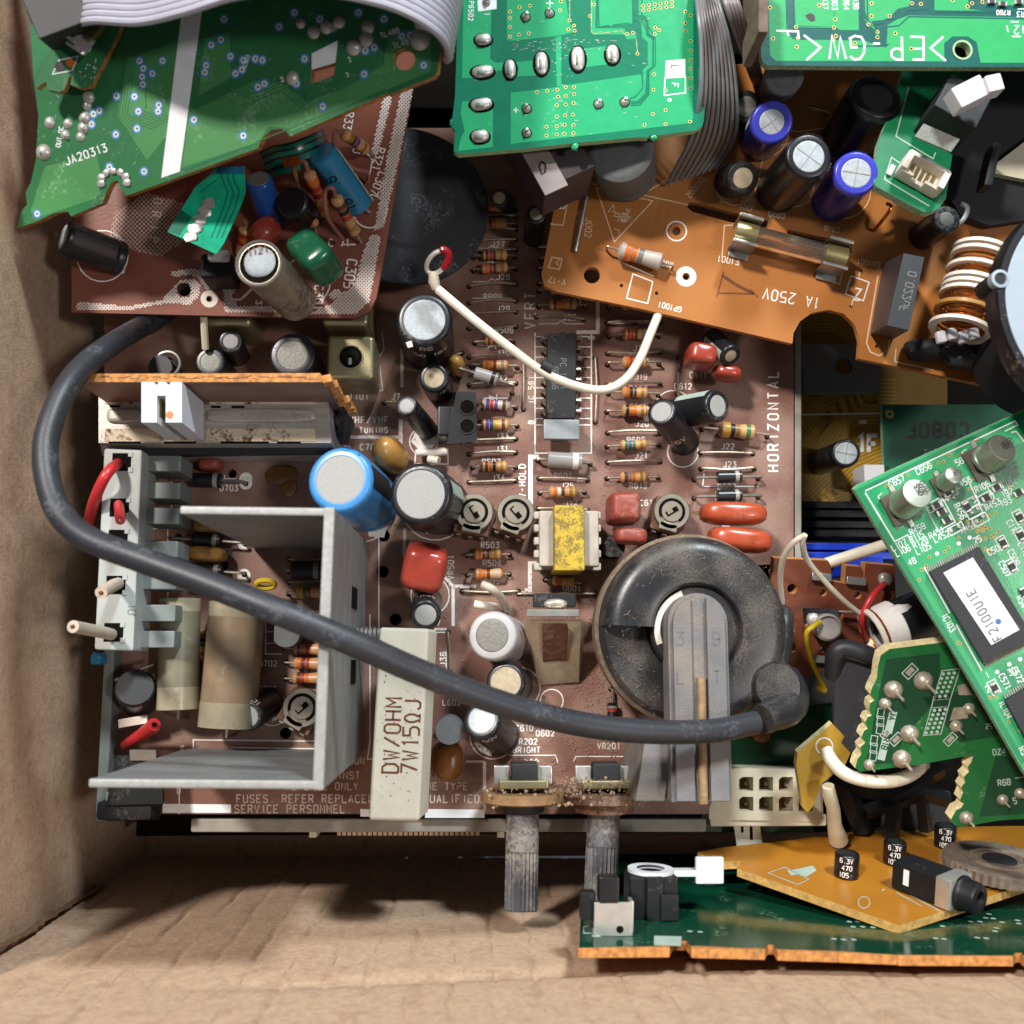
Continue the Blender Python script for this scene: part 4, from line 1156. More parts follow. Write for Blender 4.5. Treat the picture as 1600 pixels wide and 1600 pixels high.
# ---- the chip with its clip
tp = q4([(853, 654), (899, 654), (903, 520), (855, 520)], 5); bt = [V((p.x, p.y, .8)) for p in tp]
c_ = sum(tp, V()) / 4
ic = MB('ic_dusty').box(c_ - ZUP * 2.0, (tp[1] - tp[0]) / 2, (tp[3] - tp[0]) / 2, ZUP * 2, .35)
o = T.part('chip', ic, label='long black chip under the white wire')
nt_ = MB('ink_black').annulus(P(879, 524, 5.05), ZUP, .8, 0, 12); T.part('notch', nt_, o)
pk = MB('ink_grey'); fm = Flat(c_ + ZUP * .03, V((0, -1, 0)), V((1, 0, 0))); text(pk, fm, 'PC 1031', (-4, .3), 0, 1.4, .13, .02); text(pk, fm, '9C 36', (-2, 2.2), 0, 1.4, .13, .02); T.part('print', pk, o)
for k in range(8):
    for s_, x in ((-1, 853), (1, 902)):
        y = 528 + k * 16.3
        p_ = P(x, y, 3.2)
        T.part('pin', MB('tin').tube([p_ - V((s_ * .2, 0, 0)), p_ + V((s_ * .7, 0, 0)), p_ + V((s_ * .9, 0, -.5)), V((p_.x + s_ * .9, p_.y, 0))], .38, 5), o)
T.part('heat_clip', MB('alu').box(P(877, 672, 4.5), V((4.1, 0, 0)), V((0, 2.3, 0)), V((0, 0, .9)), .2))

# ---- small yellow transformer
o = T.part('transformer', MB('yellow_tape').box(P(886, 845, 8), V((3.35, 0, 0)), V((0, 7.2, 0)), V((0, 0, 6)), .5), None, 'small transformer wrapped in dirty yellow tape')
for s_ in (-1, 1):
    b_ = MB('bobbin')
    b_.box(P(886 + s_ * 32, 845, 6), V((2.0, 0, 0)), V((0, 6.2, 0)), V((0, 0, 5)), .5)
    for k in range(5): b_.box(P(886 + s_ * 46, 806 + k * 20, 9), V((.9, 0, 0)), V((0, .85, 0)), V((0, 0, 1.4)), .35)
    T.part('bobbin_comb', b_, o)
# ---- power transistor clipped to a leaning plate
pt = MB('plate_dusty'); pt.hexa([P(842, 1070, .8), P(905, 1066, .8), P(915, 975, 11), P(818, 975, 11)], [P(840, 1064, 1.8), P(904, 1060, 1.8), P(908, 968, 14), P(824, 968, 14)])
o = T.part('leaning_plate', pt)
T.part('plate_shade_block', MB('phen_brown').hexa([P(848, 1040, 4), P(886, 1038, 4), P(888, 982, 12), P(846, 982, 12)], [P(849, 1030, 7), P(884, 1028, 7), P(886, 974, 15), P(848, 974, 15)]), o)  # dark block added in place of the shade lying across the plate
T.part('plate_lip', MB('steel_bright').box(P(864, 958, 15), V((5.6, 0, 0)), V((0, .75, .2)), V((0, 0, .6)), .2), o)
T.part('transistor_tab', MB('ic_dusty').box(P(866, 938, 12), V((4.6, 0, 0)), V((0, 1.5, 0)), V((0, 0, 1.5)), .2), o)
T.part('solder_mound', MB('solder_warm').blob(P(868, 944, 13.6), V((2.6, 0, 0)), V((0, 1.2, 0)), ZUP * 1.0, .9, 14, 8), o)

# ---- line-output transformer
FC = P(1086, 982, 24); fr = 19.2
fb = MB('fly_black'); c0 = V((FC.x, FC.y, 0))
fb.lathe(c0, ZUP, [(0, 2), (fr * .92, 2, 'fly_rim'), (fr * 1.04, 12, 'fly_rim'), (fr * 1.05, 18.6, 'fly_rim'), (fr * 1.01, 19.4, 'fly_rim'), (fr * .985, 20.4, 'fly_black'), (fr * .95, 21.0, 'fly_black'), (9.6, 21.0, 'fly_black'), (9.4, 19.5, 'fly_black'), (0, 19.5, 'fly_black')], 56)
o_f = T.part('flyback_transformer', fb, None, 'big round black transformer with a spiral top')
up = MB('fly_black')
prof = [(8.8, 20), (8.8, 25.2), (9.4, 26.0), (11.5, 26.4), (fr * .82, 26.2), (fr * .91, 25.6), (fr * .965, 24.6), (fr * .99, 23.2), (fr * 1.0, 20)]
n = 56; vs_ = []
for i in range(n + 1):
    a = R(178 - 262 * i / n); grow = 1 + .05 * max(0, (i / n - .55)) * 2
    for r_, z_ in prof: vs_.append(c0 + V((math.cos(a) * r_ * grow, math.sin(a) * r_ * grow, z_)))
m_ = len(prof)
fs = [(i * m_ + j, (i + 1) * m_ + j, (i + 1) * m_ + j + 1, i * m_ + j + 1) for i in range(n) for j in range(m_ - 1)]
fs += [tuple(range(m_)), tuple(n * m_ + j for j in range(m_ - 1, -1, -1))]
up.add(vs_, fs)
T.part('spiral_cover', up, o_f)
hub = MB('ivory_plastic'); k0 = c0 + V((.2, -.4, 0)); vs_ = []
for i in range(15):
    a = R(200 - 90 * i / 14)
    for r_, z_ in ((8.7, 24.35), (7.5, 24.35)): vs_.append(k0 + V((math.cos(a) * r_, math.sin(a) * r_, z_)))
hub.add(vs_, [(2 * i, 2 * i + 2, 2 * i + 3, 2 * i + 1) for i in range(14)])
hub.use('fly_black').lathe(k0, ZUP, [(9.3, 19.6), (9.3, 23.6), (8.9, 24.2), (0, 24.2)], 32)
T.part('coil_bobbin', hub, o_f)
# grey core leg with a groove and a rusty rod
zp = 31; x0, x1 = P(1048, 1090, zp).x, P(1142, 1090, zp).x; yt, yb = P(1095, 926, zp).y, P(1095, 1254, zp).y; xm = (x0 + x1) / 2; hw = (x1 - x0) / 2
pg = MB('post_grey')
def stadium(w0, top, bot, n=14): return [V((xm - w0, bot, 0)), V((xm + w0, bot, 0))] + [V((xm + w0 * math.cos(math.pi * k / n), top - w0 + w0 * math.sin(math.pi * k / n), 0)) for k in range(n + 1)]
o_s = [p + ZUP * (zp - 1.2) for p in stadium(hw, yt, yb)]
pg.slab(o_s, 6.5, ZUP)
i_s = stadium(hw - .8, yt - .8, yb + .3)
for s_ in (-1, 1):
    rail = [V((p.x, p.y, zp)) for p in i_s if (p.x - xm) * s_ > 1.5]
    rail = [V((xm + s_ * 1.6, yb + .3, zp))] + sorted(rail, key=lambda p: p.y) + [V((xm + s_ * 1.6, yt - 1.0, zp))]
    if s_ > 0: rail = rail
    pg.slab(rail, 1.4, ZUP)
pg.box(V((xm - hw - 2.4, yb + 6.5, 14)), V((3.0, 0, 0)), V((1.2, 7, 0)), V((0, 0, 12)), .5)
o_p = T.part('core_leg', pg, o_f)
rod = MB('rust_rod').tube([V((xm + .3, P(0, 1060, zp).y, zp - .6)), V((xm + .1, yb - .3, zp - .6))], .95, 10)
T.part('clamp_rod', rod, o_f)
em = MB('grey_core')
for s_, y in (('39', 1008), ('LT', 1070)):
    for sx in (-1, 1): text(em, Flat(V((xm + sx * 3.6, P(0, y, zp).y, zp)), V((1, 0, 0)), V((0, 1, 0))), s_[0 if sx < 0 else 1], (-1, 0), 0, 2.6, .35, .02)
T.part('moulded_mark', em, o_f)
# boot where the thick cable leaves
bt_ = MB('fly_black'); BC = P(1208, 1072, 24)
bt_.lathe(V((BC.x, BC.y, 4)), ZUP, [(0, 0), (5.6, 0), (5.6, 20), (5.3, 20.6), (4.9, 20.6), (4.9, 22.6), (4.5, 23.4), (0, 23.6)], 30)
bt_.blob(P(1205, 1010, 18), V((3.6, 0, 0)), V((1.6, 9, 0)), ZUP * 7, .7, 18, 10)
bt_.tube(smooth([P(1222, 1062, 19), P(1234, 1086, 22), P(1226, 1108, 26), P(1190, 1124, 31)], 5), [4.0] * 8 + [3.9, 3.8, 3.7, 3.5, 3.3, 3.0, 3.1, 2.8], 16)
T.part('cable_boot', bt_, o_f)

# ---- the two controls whose shafts stick out over the box
def control(cx, tipy, rust, z=9):
    C = P(cx, 1215, z)
    br = MB('steel_bright')
    for s_ in (-1, 1): br.box(P(cx + s_ * 33, 1210, z + 1), V((1.7, 0, 0)), V((0, 1.9, 0)), V((0, 0, 1.0)), .3)
    br.use('can_gold').box(P(cx, 1222, z), V((5.2, 0, 0)), V((0, .9, 0)), V((0, 0, 5)), .4)
    br.use('black_matte').box(P(cx + 2, 1207, z + 1.5), V((2.8, 0, 0)), V((0, 2.2, 0)), V((0, 0, 3)), .4)
    o = T.part('rotary_control', br, None, 'dusty control with a %s wafer' % ('rust-brown' if rust else 'tan'))
    wf = MB('wafer_rust' if rust else 'wafer')
    y0 = P(cx, 1238, z)
    wf.lathe(y0 + V((0, .2, -.6)), V((0, -1, 0)), [(0, 0), (8.8, 0), (9.0, .3), (9.0, 1.9), (8.6, 2.2), (0, 2.2)], 30)
    T.part('wafer', wf, o)
    nk = MB('wafer_rust' if rust else 'black_matte').lathe(y0 + V((0, -2.0, -.6)), V((0, -1, 0)), [(0, 0), (6.6 if rust else 5.0, 0), (6.3 if rust else 4.5, 2.0), (3.2, 2.6), (0, 2.6)], 22)
    T.part('bushing', nk, o)
    S0 = y0 + V((0, -3, -.6)); tip = P(cx - (3 if not rust else 6), tipy, z + 3); ax = tip - S0; L = ax.length; a = ax.normalized()
    sh = MB('shaft'); r_ = 3.5
    x, y = perp(a); nseg = 48; rings = [(0.0, False), (L * .44, False), (L * .46, True), (L - .3, True), (L, True)]
    vs_ = []
    for t_, kn in rings:
        for k in range(nseg):
            w = 2 * math.pi * k / nseg
            rr = r_ * ((1.0 if k % 2 else .90) if kn else 1.0) * (.95 if t_ == L else 1)
            vs_.append(S0 + a * t_ + (x * math.cos(w) + y * math.sin(w)) * rr)
    fs = [(j * nseg + k, j * nseg + (k + 1) % nseg, (j + 1) * nseg + (k + 1) % nseg, (j + 1) * nseg + k) for j in range(4) for k in range(nseg)]
    fs.append(tuple(4 * nseg + k for k in range(nseg)))
    sh.add(vs_, fs)
    T.part('knurled_shaft', sh, o, angle=20)
    return o
control(817, 1424, False); control(944, 1408, True)

# ---- things along the left edge
T.part('side_rail', MB('grey_conn_dim').box(P(172, 1140, 2), V((1.1, 0, 0)), V((0, 19, 0)), V((0, 0, 3)), .2))
fh = MB('black_plastic')
fh.hexa(q4([(166, 1283), (248, 1281), (258, 1258), (166, 1256)], -1), q4([(166, 1258), (255, 1256), (252, 1180), (182, 1180)], 9))
fh.box(P(205, 1262, 3), V((5.8, 0, 0)), V((0, 2, 0)), V((0, 0, 5)), .8)
o = T.part('fuse_block', fh, None, 'black block at the lower corner')
T.part('contact_plate', MB('steel').box(P(224, 1180, 9.5), V((2.8, 0, 0)), V((0, 1.2, .4)), V((0, 0, .4)), .2), o)
T.part('contact_plate', MB('steel_bright').box(P(172, 1252, 6), V((.9, 0, 0)), V((0, 2, 0)), V((0, 0, .4)), .1), o)
o = T.part('red_stub', MB('red_wire').tube(smooth([P(195, 1164, 4), P(222, 1147, 8), P(241, 1132, 12)], 4), [1.1, 1.2, 1.25, 1.3, 1.35, 1.4, 1.4, 1.45, 1.45], 12)); T.part('copper_core', MB('hole').blob(P(241, 1132, 12.4), V((.5, 0, 0)), V((0, .5, 0)), ZUP * .9), o)
T.part('solder_lug', MB('ivory_plastic').box(P(208, 1127, 7), V((3.0, .5, 0)), V((-.1, .9, 0)), V((0, 0, .4)), .1))
T.part('drum_coil', MB('black_gloss').lathe(P(218, 1092, 2), V((.2, .3, 1)), [(0, 0), (4.2, 0), (4.2, 9), (3.8, 10), (0, 10)], 24))
T.part('earth_wire', MB('wire_tin').tube(smooth([P(180, 1063, 8), P(215, 1048, 8), P(246, 1036, 6)], 4), .35, 6))
T.part('blue_part', MB('blue_flex').blob(P(155, 1030, 6), V((1.4, 0, 0)), V((0, 1.4, 0)), ZUP * 2, .5, 10, 6, .3))

lh = MB('hole')
for t_, pl2, q in LEAD_ENDS:
    if t_ is T: lh.annulus(q + ZUP * .06, ZUP, .62, 0, 10)
T.part('lead_hole', lh)
def offs(pts, k):
    pts = [V(p) for p in pts]; out = []
    for i, p in enumerate(pts):
        a = pts[max(0, i - 1)]; b = pts[min(len(pts) - 1, i + 1)]
        d1 = (p - a) if i else (b - p); d2 = (b - p) if i < len(pts) - 1 else (p - a)
        d1.normalize(); d2.normalize(); t = (d1 + d2).normalized(); n_ = V((-t.y, t.x)); n1 = V((-d1.y, d1.x))
        out.append(p + n_ * (k / max(.4, n_.dot(n1))))
    return [(p.x, p.y) for p in out]
def bundle(mb, pl, pts, n, pitch, w, h=.03):
    for k in range(n): mb.line(pl, offs(pts, (k - (n - 1) / 2) * pitch), w, h)
def via(mb, pl, px, py, r1=.55, rim='via_tin', halo=None, hr=.16, hole='hole'):
    if halo: mb.use(halo); mb.ring(pl, px, py, r1 * 1.55, 0, .035, 12)
    mb.use(rim); mb.ring(pl, px, py, r1, hr, .05, 12)
    mb.use(hole); mb.ring(pl, px, py, hr * 1.1, 0, .045, 8)
def rect(cx, cy, w, h, a=0):
    c, s_ = math.cos(R(a)), math.sin(R(a))
    return [(cx + x * c - y * s_, cy + x * s_ + y * c) for x, y in ((-w / 2, -h / 2), (w / 2, -h / 2), (w / 2, h / 2), (-w / 2, h / 2))]

# ================================================================== thick black cable and its rubber cup
cp = [(246, 497, 13), (222, 510, 18), (186, 531, 28), (142, 562, 38), (108, 600, 44), (84, 648, 47), (71, 700, 49), (77, 760, 51), (98, 808, 53), (140, 843, 55), (220, 874, 57), (330, 914, 59), (450, 962, 61),
      (560, 1008, 59), (660, 1052, 55), (780, 1098, 50), (900, 1130, 45), (1010, 1143, 41), (1110, 1142, 37), (1180, 1129, 33)]
hv = Thing('high_voltage_cable', 'thick black cable looping across the whole box from a dark rubber cup', 'cable', P(300, 905, 57))
hv.part('cable_run', MB('cable_black').tube(smooth([P(320, 440, 8)] + [P(*p) for p in cp], 8), 2.28, 18))
cup = MB('cone_dark'); cc = P(632, 330, 9); ax_ = V((.12, .05, 1)).normalized()
cup.lathe(cc, ax_, [(18.4, 2.0), (19.2, 2.2), (19.2, 3.2), (17.5, 4.6), (12.5, 6.2), (11.9, 6.9), (11.0, 7.4), (7, 9), (3, 9.6), (0, 9.7)], 48)
hv.part('rubber_cup', cup)
hv.part('cup_neck', MB('cone_dark').tube([P(620, 300, 14), P(560, 280, 15), P(500, 300, 12)], 4.0, 14))

# ================================================================== white wire with a ring lug
ww = Thing('white_wire', 'cream white wire with a red-daubed ring lug, hooked under the orange board', 'wire', P(800, 548, 24))
ww.part('insulated_run', MB('white_wire').tube(smooth([P(*p) for p in ((684, 452, 25), (740, 499, 26), (800, 546, 25), (850, 582, 23), (900, 603, 22), (945, 609, 22), (978, 592, 21), (1000, 560, 19), (1016, 522, 17), (1030, 488, 14))], 7), .98, 12))
c = P(683, 410, 27); x_ = V((2.2, .6, .5)); y_ = V((.3, 1.9, 1.3))
lg = [c + x_ * math.cos(R(a)) + y_ * math.sin(R(a)) for a in range(0, 361, 15)]
o = ww.part('ring_lug', MB('steel_bright').tube(lg, .55, 8, False))
ww.part('red_paint_daub', MB('red_paint').tube([p + V((.25, .1, .3)) for p in lg[20:] + lg[:7]], [.5] + [.85] * (len(lg[20:] + lg[:7]) - 2) + [.5], 8), o)
ww.part('crimp_barrel', MB('stub_wire').tube([P(677, 425, 26), P(678, 440, 25.5), P(682, 452, 25)], [1.0, 1.2, .9], 10), o)
ww.part('black_smudge', MB('black_matte').tube([P(846, 569, 23.6), P(862, 578, 23.2)], 1.28, 12))

# ================================================================== grey plug with its cut wires
gz = 21
GT = Thing('crimp_connector', 'grey five-way plug with cut red and pale wires at the box side', 'connector', P(186, 860, 0))
g4 = q4([(147, 1015), (208, 1018), (223, 702), (161, 700)], gz)
gc = sum(g4, V()) / 4; gx = ((g4[1] + g4[2]) - (g4[0] + g4[3])) / 4; gy = ((g4[3] + g4[2]) - (g4[0] + g4[1])) / 4
gb = MB('grey_conn').box(gc - ZUP * 5, gx, gy, ZUP * 5, .6, 2)
gbody = GT.part('plug_body', gb)
for k, t_ in enumerate((-.88, -.62, -.3, .02, .36, .62, .9)):
    f = MB('grey_conn_dim')
    f.box(gc + gy * t_ + gx * 1.0 + V((3.3, 0, -9.0)), V((3.6, 0, 0)), V((0, 1.75, 0)), V((0, 0, 4.6)), .25)
    GT.part('side_rib', f)
ys = (722, 793, 842, 914, 988)
for i, y in enumerate(ys):
    cx = 190 - (y - 722) * .047
    h_ = MB('hole'); h_.box(P(cx, y, gz + .02), V((1.95, 0, 0)), V((0, 1.9, 0)), ZUP * .05)
    h_.use('grey_conn')
    for s_ in (-1, 1): h_.box(P(cx + 14, y + s_ * 12, gz + .08), V((.45, 0, 0)), V((0, .5, 0)), ZUP * .12)
    GT.part('terminal_slot', h_, gbody)
GT.part('embossed_mark', (lambda m_: (text(m_, Flat(P(200, 952, gz + .03), V((.05, -1, 0)), V((1, .05, 0))), '10', (-1, 0), 0, 1.7, .22, .02), m_)[1])(MB('grey_conn_dim')), gbody)
rw = MB('red_wire')
rw.tube(smooth([P(191, 722, 15), P(182, 726, 22), P(166, 742, 26), (P(150, 775, 24)), P(140, 808, 18), P(132, 840, 8)], 5), 1.15, 12)
GT.part('red_lead', rw)
rw = MB('red_wire').tube(smooth([P(184, 784, 16), P(186, 792, 24), P(188, 813, 30)], 4), 1.0, 12); o = GT.part('red_lead', rw)
GT.part('copper_end', MB('tin').blob(P(188, 814, 30.3), V((.35, 0, 0)), V((0, .35, 0)), ZUP * .6), o)
for a, b, c_ in (((190, 910, 16), (178, 914, 26), (158, 926, 33)), ((186, 994, 16), (160, 988, 26), (114, 979, 37))):
    o = GT.part('pale_lead', MB('stub_wire').tube(smooth([P(*a), P(*b), P(*c_)], 5), 1.22, 12))
    GT.part('cut_core', MB('ink_brown').blob(P(*c_), V((.4, 0, .2)), V((0, .4, 0)), V((-.3, 0, .4))), o)

# ================================================================== brown board at the upper left
CB = Plane((110, 490, 20), (585, 495, 20), (640, 150, 27))
T2 = Thing('mesh_printed_board', 'red-brown circuit board with pale mesh printing, under the green sheet of the upper left', 'circuit board', CB.at(400, 400))
cbo = [(112, 488), (330, 493), (556, 497), (578, 487), (588, 465), (600, 400), (648, 120), (660, 40), (110, 40)]
m2 = MB('redbrown_pcb').slab([CB.at(*p) for p in cbo], 1.6, CB.n, [[CB.at(*q) for q in circ(288, 452, 11)], [CB.at(*q) for q in circ(326, 467, 4)]], 'brown_pcb_edge')
T2.part('board', m2)
mp = MB('mesh_print')
def inpoly(x, y, pg):
    r = False
    for i in range(len(pg)):
        (x1, y1), (x2, y2) = pg[i], pg[i - 1]
        if (y1 > y) != (y2 > y) and x < (x2 - x1) * (y - y1) / (y2 - y1) + x1: r = not r
    return r
def hatch(pg, step=5.6, w=2.0, holes=()):
    xs = [p[0] for p in pg]; ys_ = [p[1] for p in pg]
    x0, x1, y0, y1 = min(xs), max(xs), min(ys_), max(ys_)
    for s_ in (-1, 1):
        k = x0 - (y1 - y0)
        while k < x1 + (y1 - y0):
            run = None
            t_ = 0
            while t_ <= (y1 - y0):
                x = k + (t_ if s_ > 0 else (y1 - y0) - t_); y = y0 + t_
                ins = inpoly(x, y, pg) and not any((x - hx) ** 2 + (y - hy) ** 2 < hr ** 2 for hx, hy, hr in holes)
                if ins and run is None: run = (x, y)
                if run is not None and (not ins or t_ + 2 > (y1 - y0)):
                    if abs(x - run[0]) > 3: mp.line(CB, [run, (x, y)], w, .05)
                    run = None
                t_ += 2
            k += step
hatch([(120, 470), (200, 478), (255, 468), (265, 452), (280, 438), (300, 434), (312, 445), (310, 462), (295, 476), (275, 472), (250, 474), (200, 484), (120, 482)], holes=((288, 452, 12),))
hatch([(268, 424), (300, 418), (320, 424), (330, 448), (322, 452), (312, 434), (296, 428), (270, 432)])
hatch([(346, 430), (370, 430), (372, 445), (362, 460), (372, 478), (430, 478), (470, 488), (352, 487), (350, 462)])
hatch([(478, 492), (520, 472), (556, 440), (566, 400), (580, 365), (594, 368), (586, 420), (576, 470), (552, 492)])
hatch([(600, 350), (585, 362), (604, 250), (630, 130), (645, 135), (622, 250)]); hatch([(600, 150), (612, 150), (590, 240), (580, 240)]); hatch([(515, 455), (530, 450), (535, 462), (518, 468)])
mp.use('silk_worn')
hatch([(230, 300), (300, 320), (330, 350), (250, 400), (170, 380), (180, 330)], 7, 1.0)
T2.part('mesh_print', mp)
s2 = MB('silk')
text(s2, CB, 'C305', (543, 405), 98, 15, 2.6); text(s2, CB, 'C301', (492, 446), 92, 13, 2.2); text(s2, CB, 'R321', (590, 230), 105, 12, 2.0); text(s2, CB, 'C307', (592, 268), 112, 12, 2.0)
text(s2, CB, '30', (554, 222), 100, 12, 1.8); text(s2, CB, 'C 71', (514, 385), 0, 11, 2.0); text(s2, CB, '302', (186, 400), 100, 12, 2.0, .05); text(s2, CB, '33', (400, 470), 90, 9, 1.8); text(s2, CB, 'O R I P', (240, 310), 95, 13, 2.0)
text(s2, CB, 'R330', (541, 175), 100, 12, 1.8)
s2.line(CB, [(574, 240), (582, 250), (575, 285)], 2, .05); s2.line(CB, [(536, 382), (556, 382)], 2, .05)
s2.line(CB, circ(578, 330, 26, 22), 2.2, .05, True); s2.line(CB, circ(478, 440, 38, 24), 2.2, .05, True); s2.line(CB, circ(160, 400, 40, 22), 2, .05, True)
s2.line(CB, [(358, 448), (362, 468), (376, 468), (392, 452)], 2.6, .05); s2.line(CB, [(380, 466), (396, 450)], 1.6, .05)
s2.use('ivory_plastic'); s2.ring(CB, 327, 467, 1.85, .7, .06, 22)
T2.part('silk_print', s2)
# its parts
o = capacitor(T2, CB, (405, 412), 44, 38, 'can_rust', dr=34, base=(462, 470), bh=.5, disc='hole', label='rust-stained metal can with a pale end cap', name='crystal_can')
a_ = (P(405, 412, 44) - CB.at(462, 470, .5)).normalized()
T2.part('can_rim', MB('steel').lathe(P(405, 412, 44) - a_ * .2, a_, [(38 * mmpp(44), -.4), (39.4 * mmpp(44), 0), (39.4 * mmpp(44), .5), (38 * mmpp(44), .7), (36 * mmpp(44), .5), (35 * mmpp(44), 0)], 30), o)
pc = P(410, 410, 43.6); T2.part('end_cap', MB('cap_disc_blue').blob(pc, V((3.5, .6, 0)), V((-.5, 3.1, 0)), ZUP * 1.1, .9, 20, 8), o)
ik = MB('ink_brown'); text(ik, Flat(pc + V((0, 0, 1.15)), V((1, .25, 0)), V((-.25, 1, 0))), '1121', (-2.2, -1.3), 0, 1.5, .2, .02); T2.part('scrawl', ik, o)
def leaning(T, pl, base, top, zt_, r, mtl, name, label=None, prof=None):
    p0 = pl.at(base[0], base[1], .6); p1 = P(top[0], top[1], zt_)
    ax = p1 - p0; L = ax.length
    return T.part(name, MB(mtl).lathe(p0, ax, prof(r, L) if prof else [(0, 0), (r * .9, 0), (r, .3), (r, L * .12), (r * .93, L * .16), (r, L * .2), (r, L - .5), (r * .9, L - .1), (r * .8, L), (0, L)], 24), None, label), p0, p1
o, p0, p1 = leaning(T2, CB, (562, 322), (502, 238), 36, 3.2, 'blue_axial', 'axial_capacitor', 'blue tube printed 16V')
fmr = Round(p0, p1 - p0, 3.23, V((-.5, -.3, 1))); mk = MB('ink_black')
L = (p1 - p0).length
text(mk, fmr, '16V', (1.3, -2.0), -90, 2.2, .36, .03); text(mk, fmr, '16V', (1.3, -L * .55), -90, 2.2, .36, .03); T2.part('print', mk, o)
mk = MB('silk_grey'); fmr = Round(p0, p1 - p0, 3.22, V((.8, .5, 1)))
for k in range(7): mk.box(fmr.at(0, -1.5 - k * L / 7.4, 0), fmr.a * (L / 19), V((.6, -.6, .2)), V((.1, .1, .1)), .05)
T2.part('stripe', mk, o); T2.part('lead', MB('steel_bright').tube([p0 + (p0 - p1).normalized() * -.2, P(578, 332, 24)], .35, 6), o)
def res_axis(T, a, b, bands, r=1.3, body='res_tan'):
    A, B = P(*a), P(*b); d = B - A; bl = d.length; d.normalize(); mb = MB(body)
    pr = [(0, 0, body), (.5 * r, .02, body), (.8 * r, .22, body), (r * 1.04, .6, body)]
    for t_, bn in zip((.2, .36, .5, .78), bands):
        x = t_ * bl; rr = r * (1 if t_ < .26 or t_ > .74 else .88); w = .06 * bl
        pr += [(rr, x - w - .01, body), (rr * 1.01, x - w, 'band_' + bn), (rr * 1.01, x + w, 'band_' + bn), (rr, x + w + .01, body)]
    pr += [(r * 1.04, bl - .6, body), (.8 * r, bl - .22, body), (.5 * r, bl, body), (0, bl, body)]
    mb.lathe(A, d, pr, 14); return T.part('resistor', mb), A, B, d
for a, b, bands, wire in (((524, 308, 36), (556, 364, 26), ('brown', 'black', 'red', 'gold'), [(524, 308, 36), (520, 294, 39), (508, 300, 38), (512, 340, 34), (536, 374, 26)]),
                          ((482, 268, 36), (512, 336, 27), ('orange', 'red', 'red', 'orange'), [(482, 268, 36), (474, 252, 37), (460, 262, 35), (470, 300, 30)]),
                          ((536, 208, 36), (572, 234, 29), ('gold', 'brown', 'violet', 'gold'), [(536, 208, 36), (524, 206, 38), (524, 228, 36), (550, 262, 31), (572, 268, 29), (576, 282, 26)]),
                          ((478, 322, 30), (490, 352, 25), ('black', 'black', 'brown'), [(478, 322, 30), (474, 312, 31), (480, 306, 30)]),
                          ((384, 356, 28), (376, 398, 22), ('red', 'orange', 'red'), [(384, 356, 28), (384, 348, 28), (380, 344, 28)])):
    o, A, B, d = res_axis(T2, a, b, bands)
    T2.part('looped_lead', MB('pink_lead').tube(smooth([P(*q) for q in wire], 5), .45, 8), o)
    T2.part('lead', MB('wire_tin').tube([B, B + d * 3], .35, 6), o)
film(T2, (492, 402), 32, 48, 28, 4.5, 50, 'film_green', .5, label='glossy green dipped block', tilt=(-.4, .4))
film(T2, (414, 362), 28, 22, 26, 3, 40, 'film_red', .8, 'disc_capacitor', (.6, .3))
o, p0, p1 = leaning(T2, CB, (426, 348), (404, 280), 34, 2.8, 'blue_bright', 'capacitor', 'small bright blue can'); T2.part('capacitor_top', MB('cap_disc_dark').lathe(p1, p1 - p0, [(2.2, -.05), (2.1, .1), (0, .12)], 20), o)
leaning(T2, CB, (480, 340), (455, 315), 33, 3.4, 'black_gloss', 'transistor')
capacitor(T2, CB, (98, 370), 30, 29, 'black_sleeve', dr=21, base=(190, 405), disc='cap_disc_blue', stripe=(V((1, -.2, 0)), .4, 'box_brown'))
T2.part('transistor', MB('ic_dusty').box(CB.at(345, 425, 4), V((3.4, 0, 0)), V((0, 2.6, 0)), V((0, 0, 4)), .8))
T2.part('grey_cap', MB('grey_sleeve').box(P(342, 400, 34), V((2.2, 0, 0)), V((0, 1.2, 0)), V((0, 0, 1)), .7))

# ---- teal flexible circuit and the striped flex
fl = Thing('flexible_circuit', 'translucent teal flexible circuit tongue with a silver patch, below the green sheet', 'flex circuit', P(325, 330, 38))
FP = Plane((262, 360, 38), (360, 395, 37), (340, 262, 36))
m_ = MB('teal_flex').slab([FP.at(*p) for p in [(262, 362), (305, 292), (330, 272), (338, 260), (382, 260), (384, 300), (376, 322), (350, 380), (338, 397)]], .25, FP.n)
fl.part('film', m_)
tr2 = MB('teal_flex_dark')
for k in range(3): tr2.line(FP, [(345 + k * 9, 262), (347 + k * 9, 280), (356 + k * 9, 300), (350 + k * 9, 322), (330 + k * 8, 372)], 1.8, .03)
tr2.line(FP, [(340, 280), (318, 296), (312, 300)], 1.6, .03); tr2.poly(FP, [(262, 361), (283, 327), (300, 340), (280, 368)], .02)
tr2.use('blue_flex'); tr2.poly(FP, [(339, 260), (381, 260), (382, 272), (338, 272)], .05)
fl.part('track', tr2)
sv = MB('solder')
for k in range(5): sv.blob(FP.at(326 - k * 7, 318 + k * 13, .1), V((1.3, .3, 0)), V((-.3, 1.1, 0)), ZUP * .3, .6, 8, 6, .3)
fl.part('silver_patch', sv)
fs2 = Thing('striped_flex', 'curled glossy green flex with dark stripes, behind the blue tube', 'flex circuit', P(455, 240, 37))
arc = [P(405, 238, 32), P(425, 228, 36), P(455, 222, 38), (P(490, 208, 36)), P(505, 200, 30)]
arc = smooth(arc, 5)
fm_ = MB('teal_flex_dark'); wdt = V((1.6, -4.2, -3.5))
vs_ = []
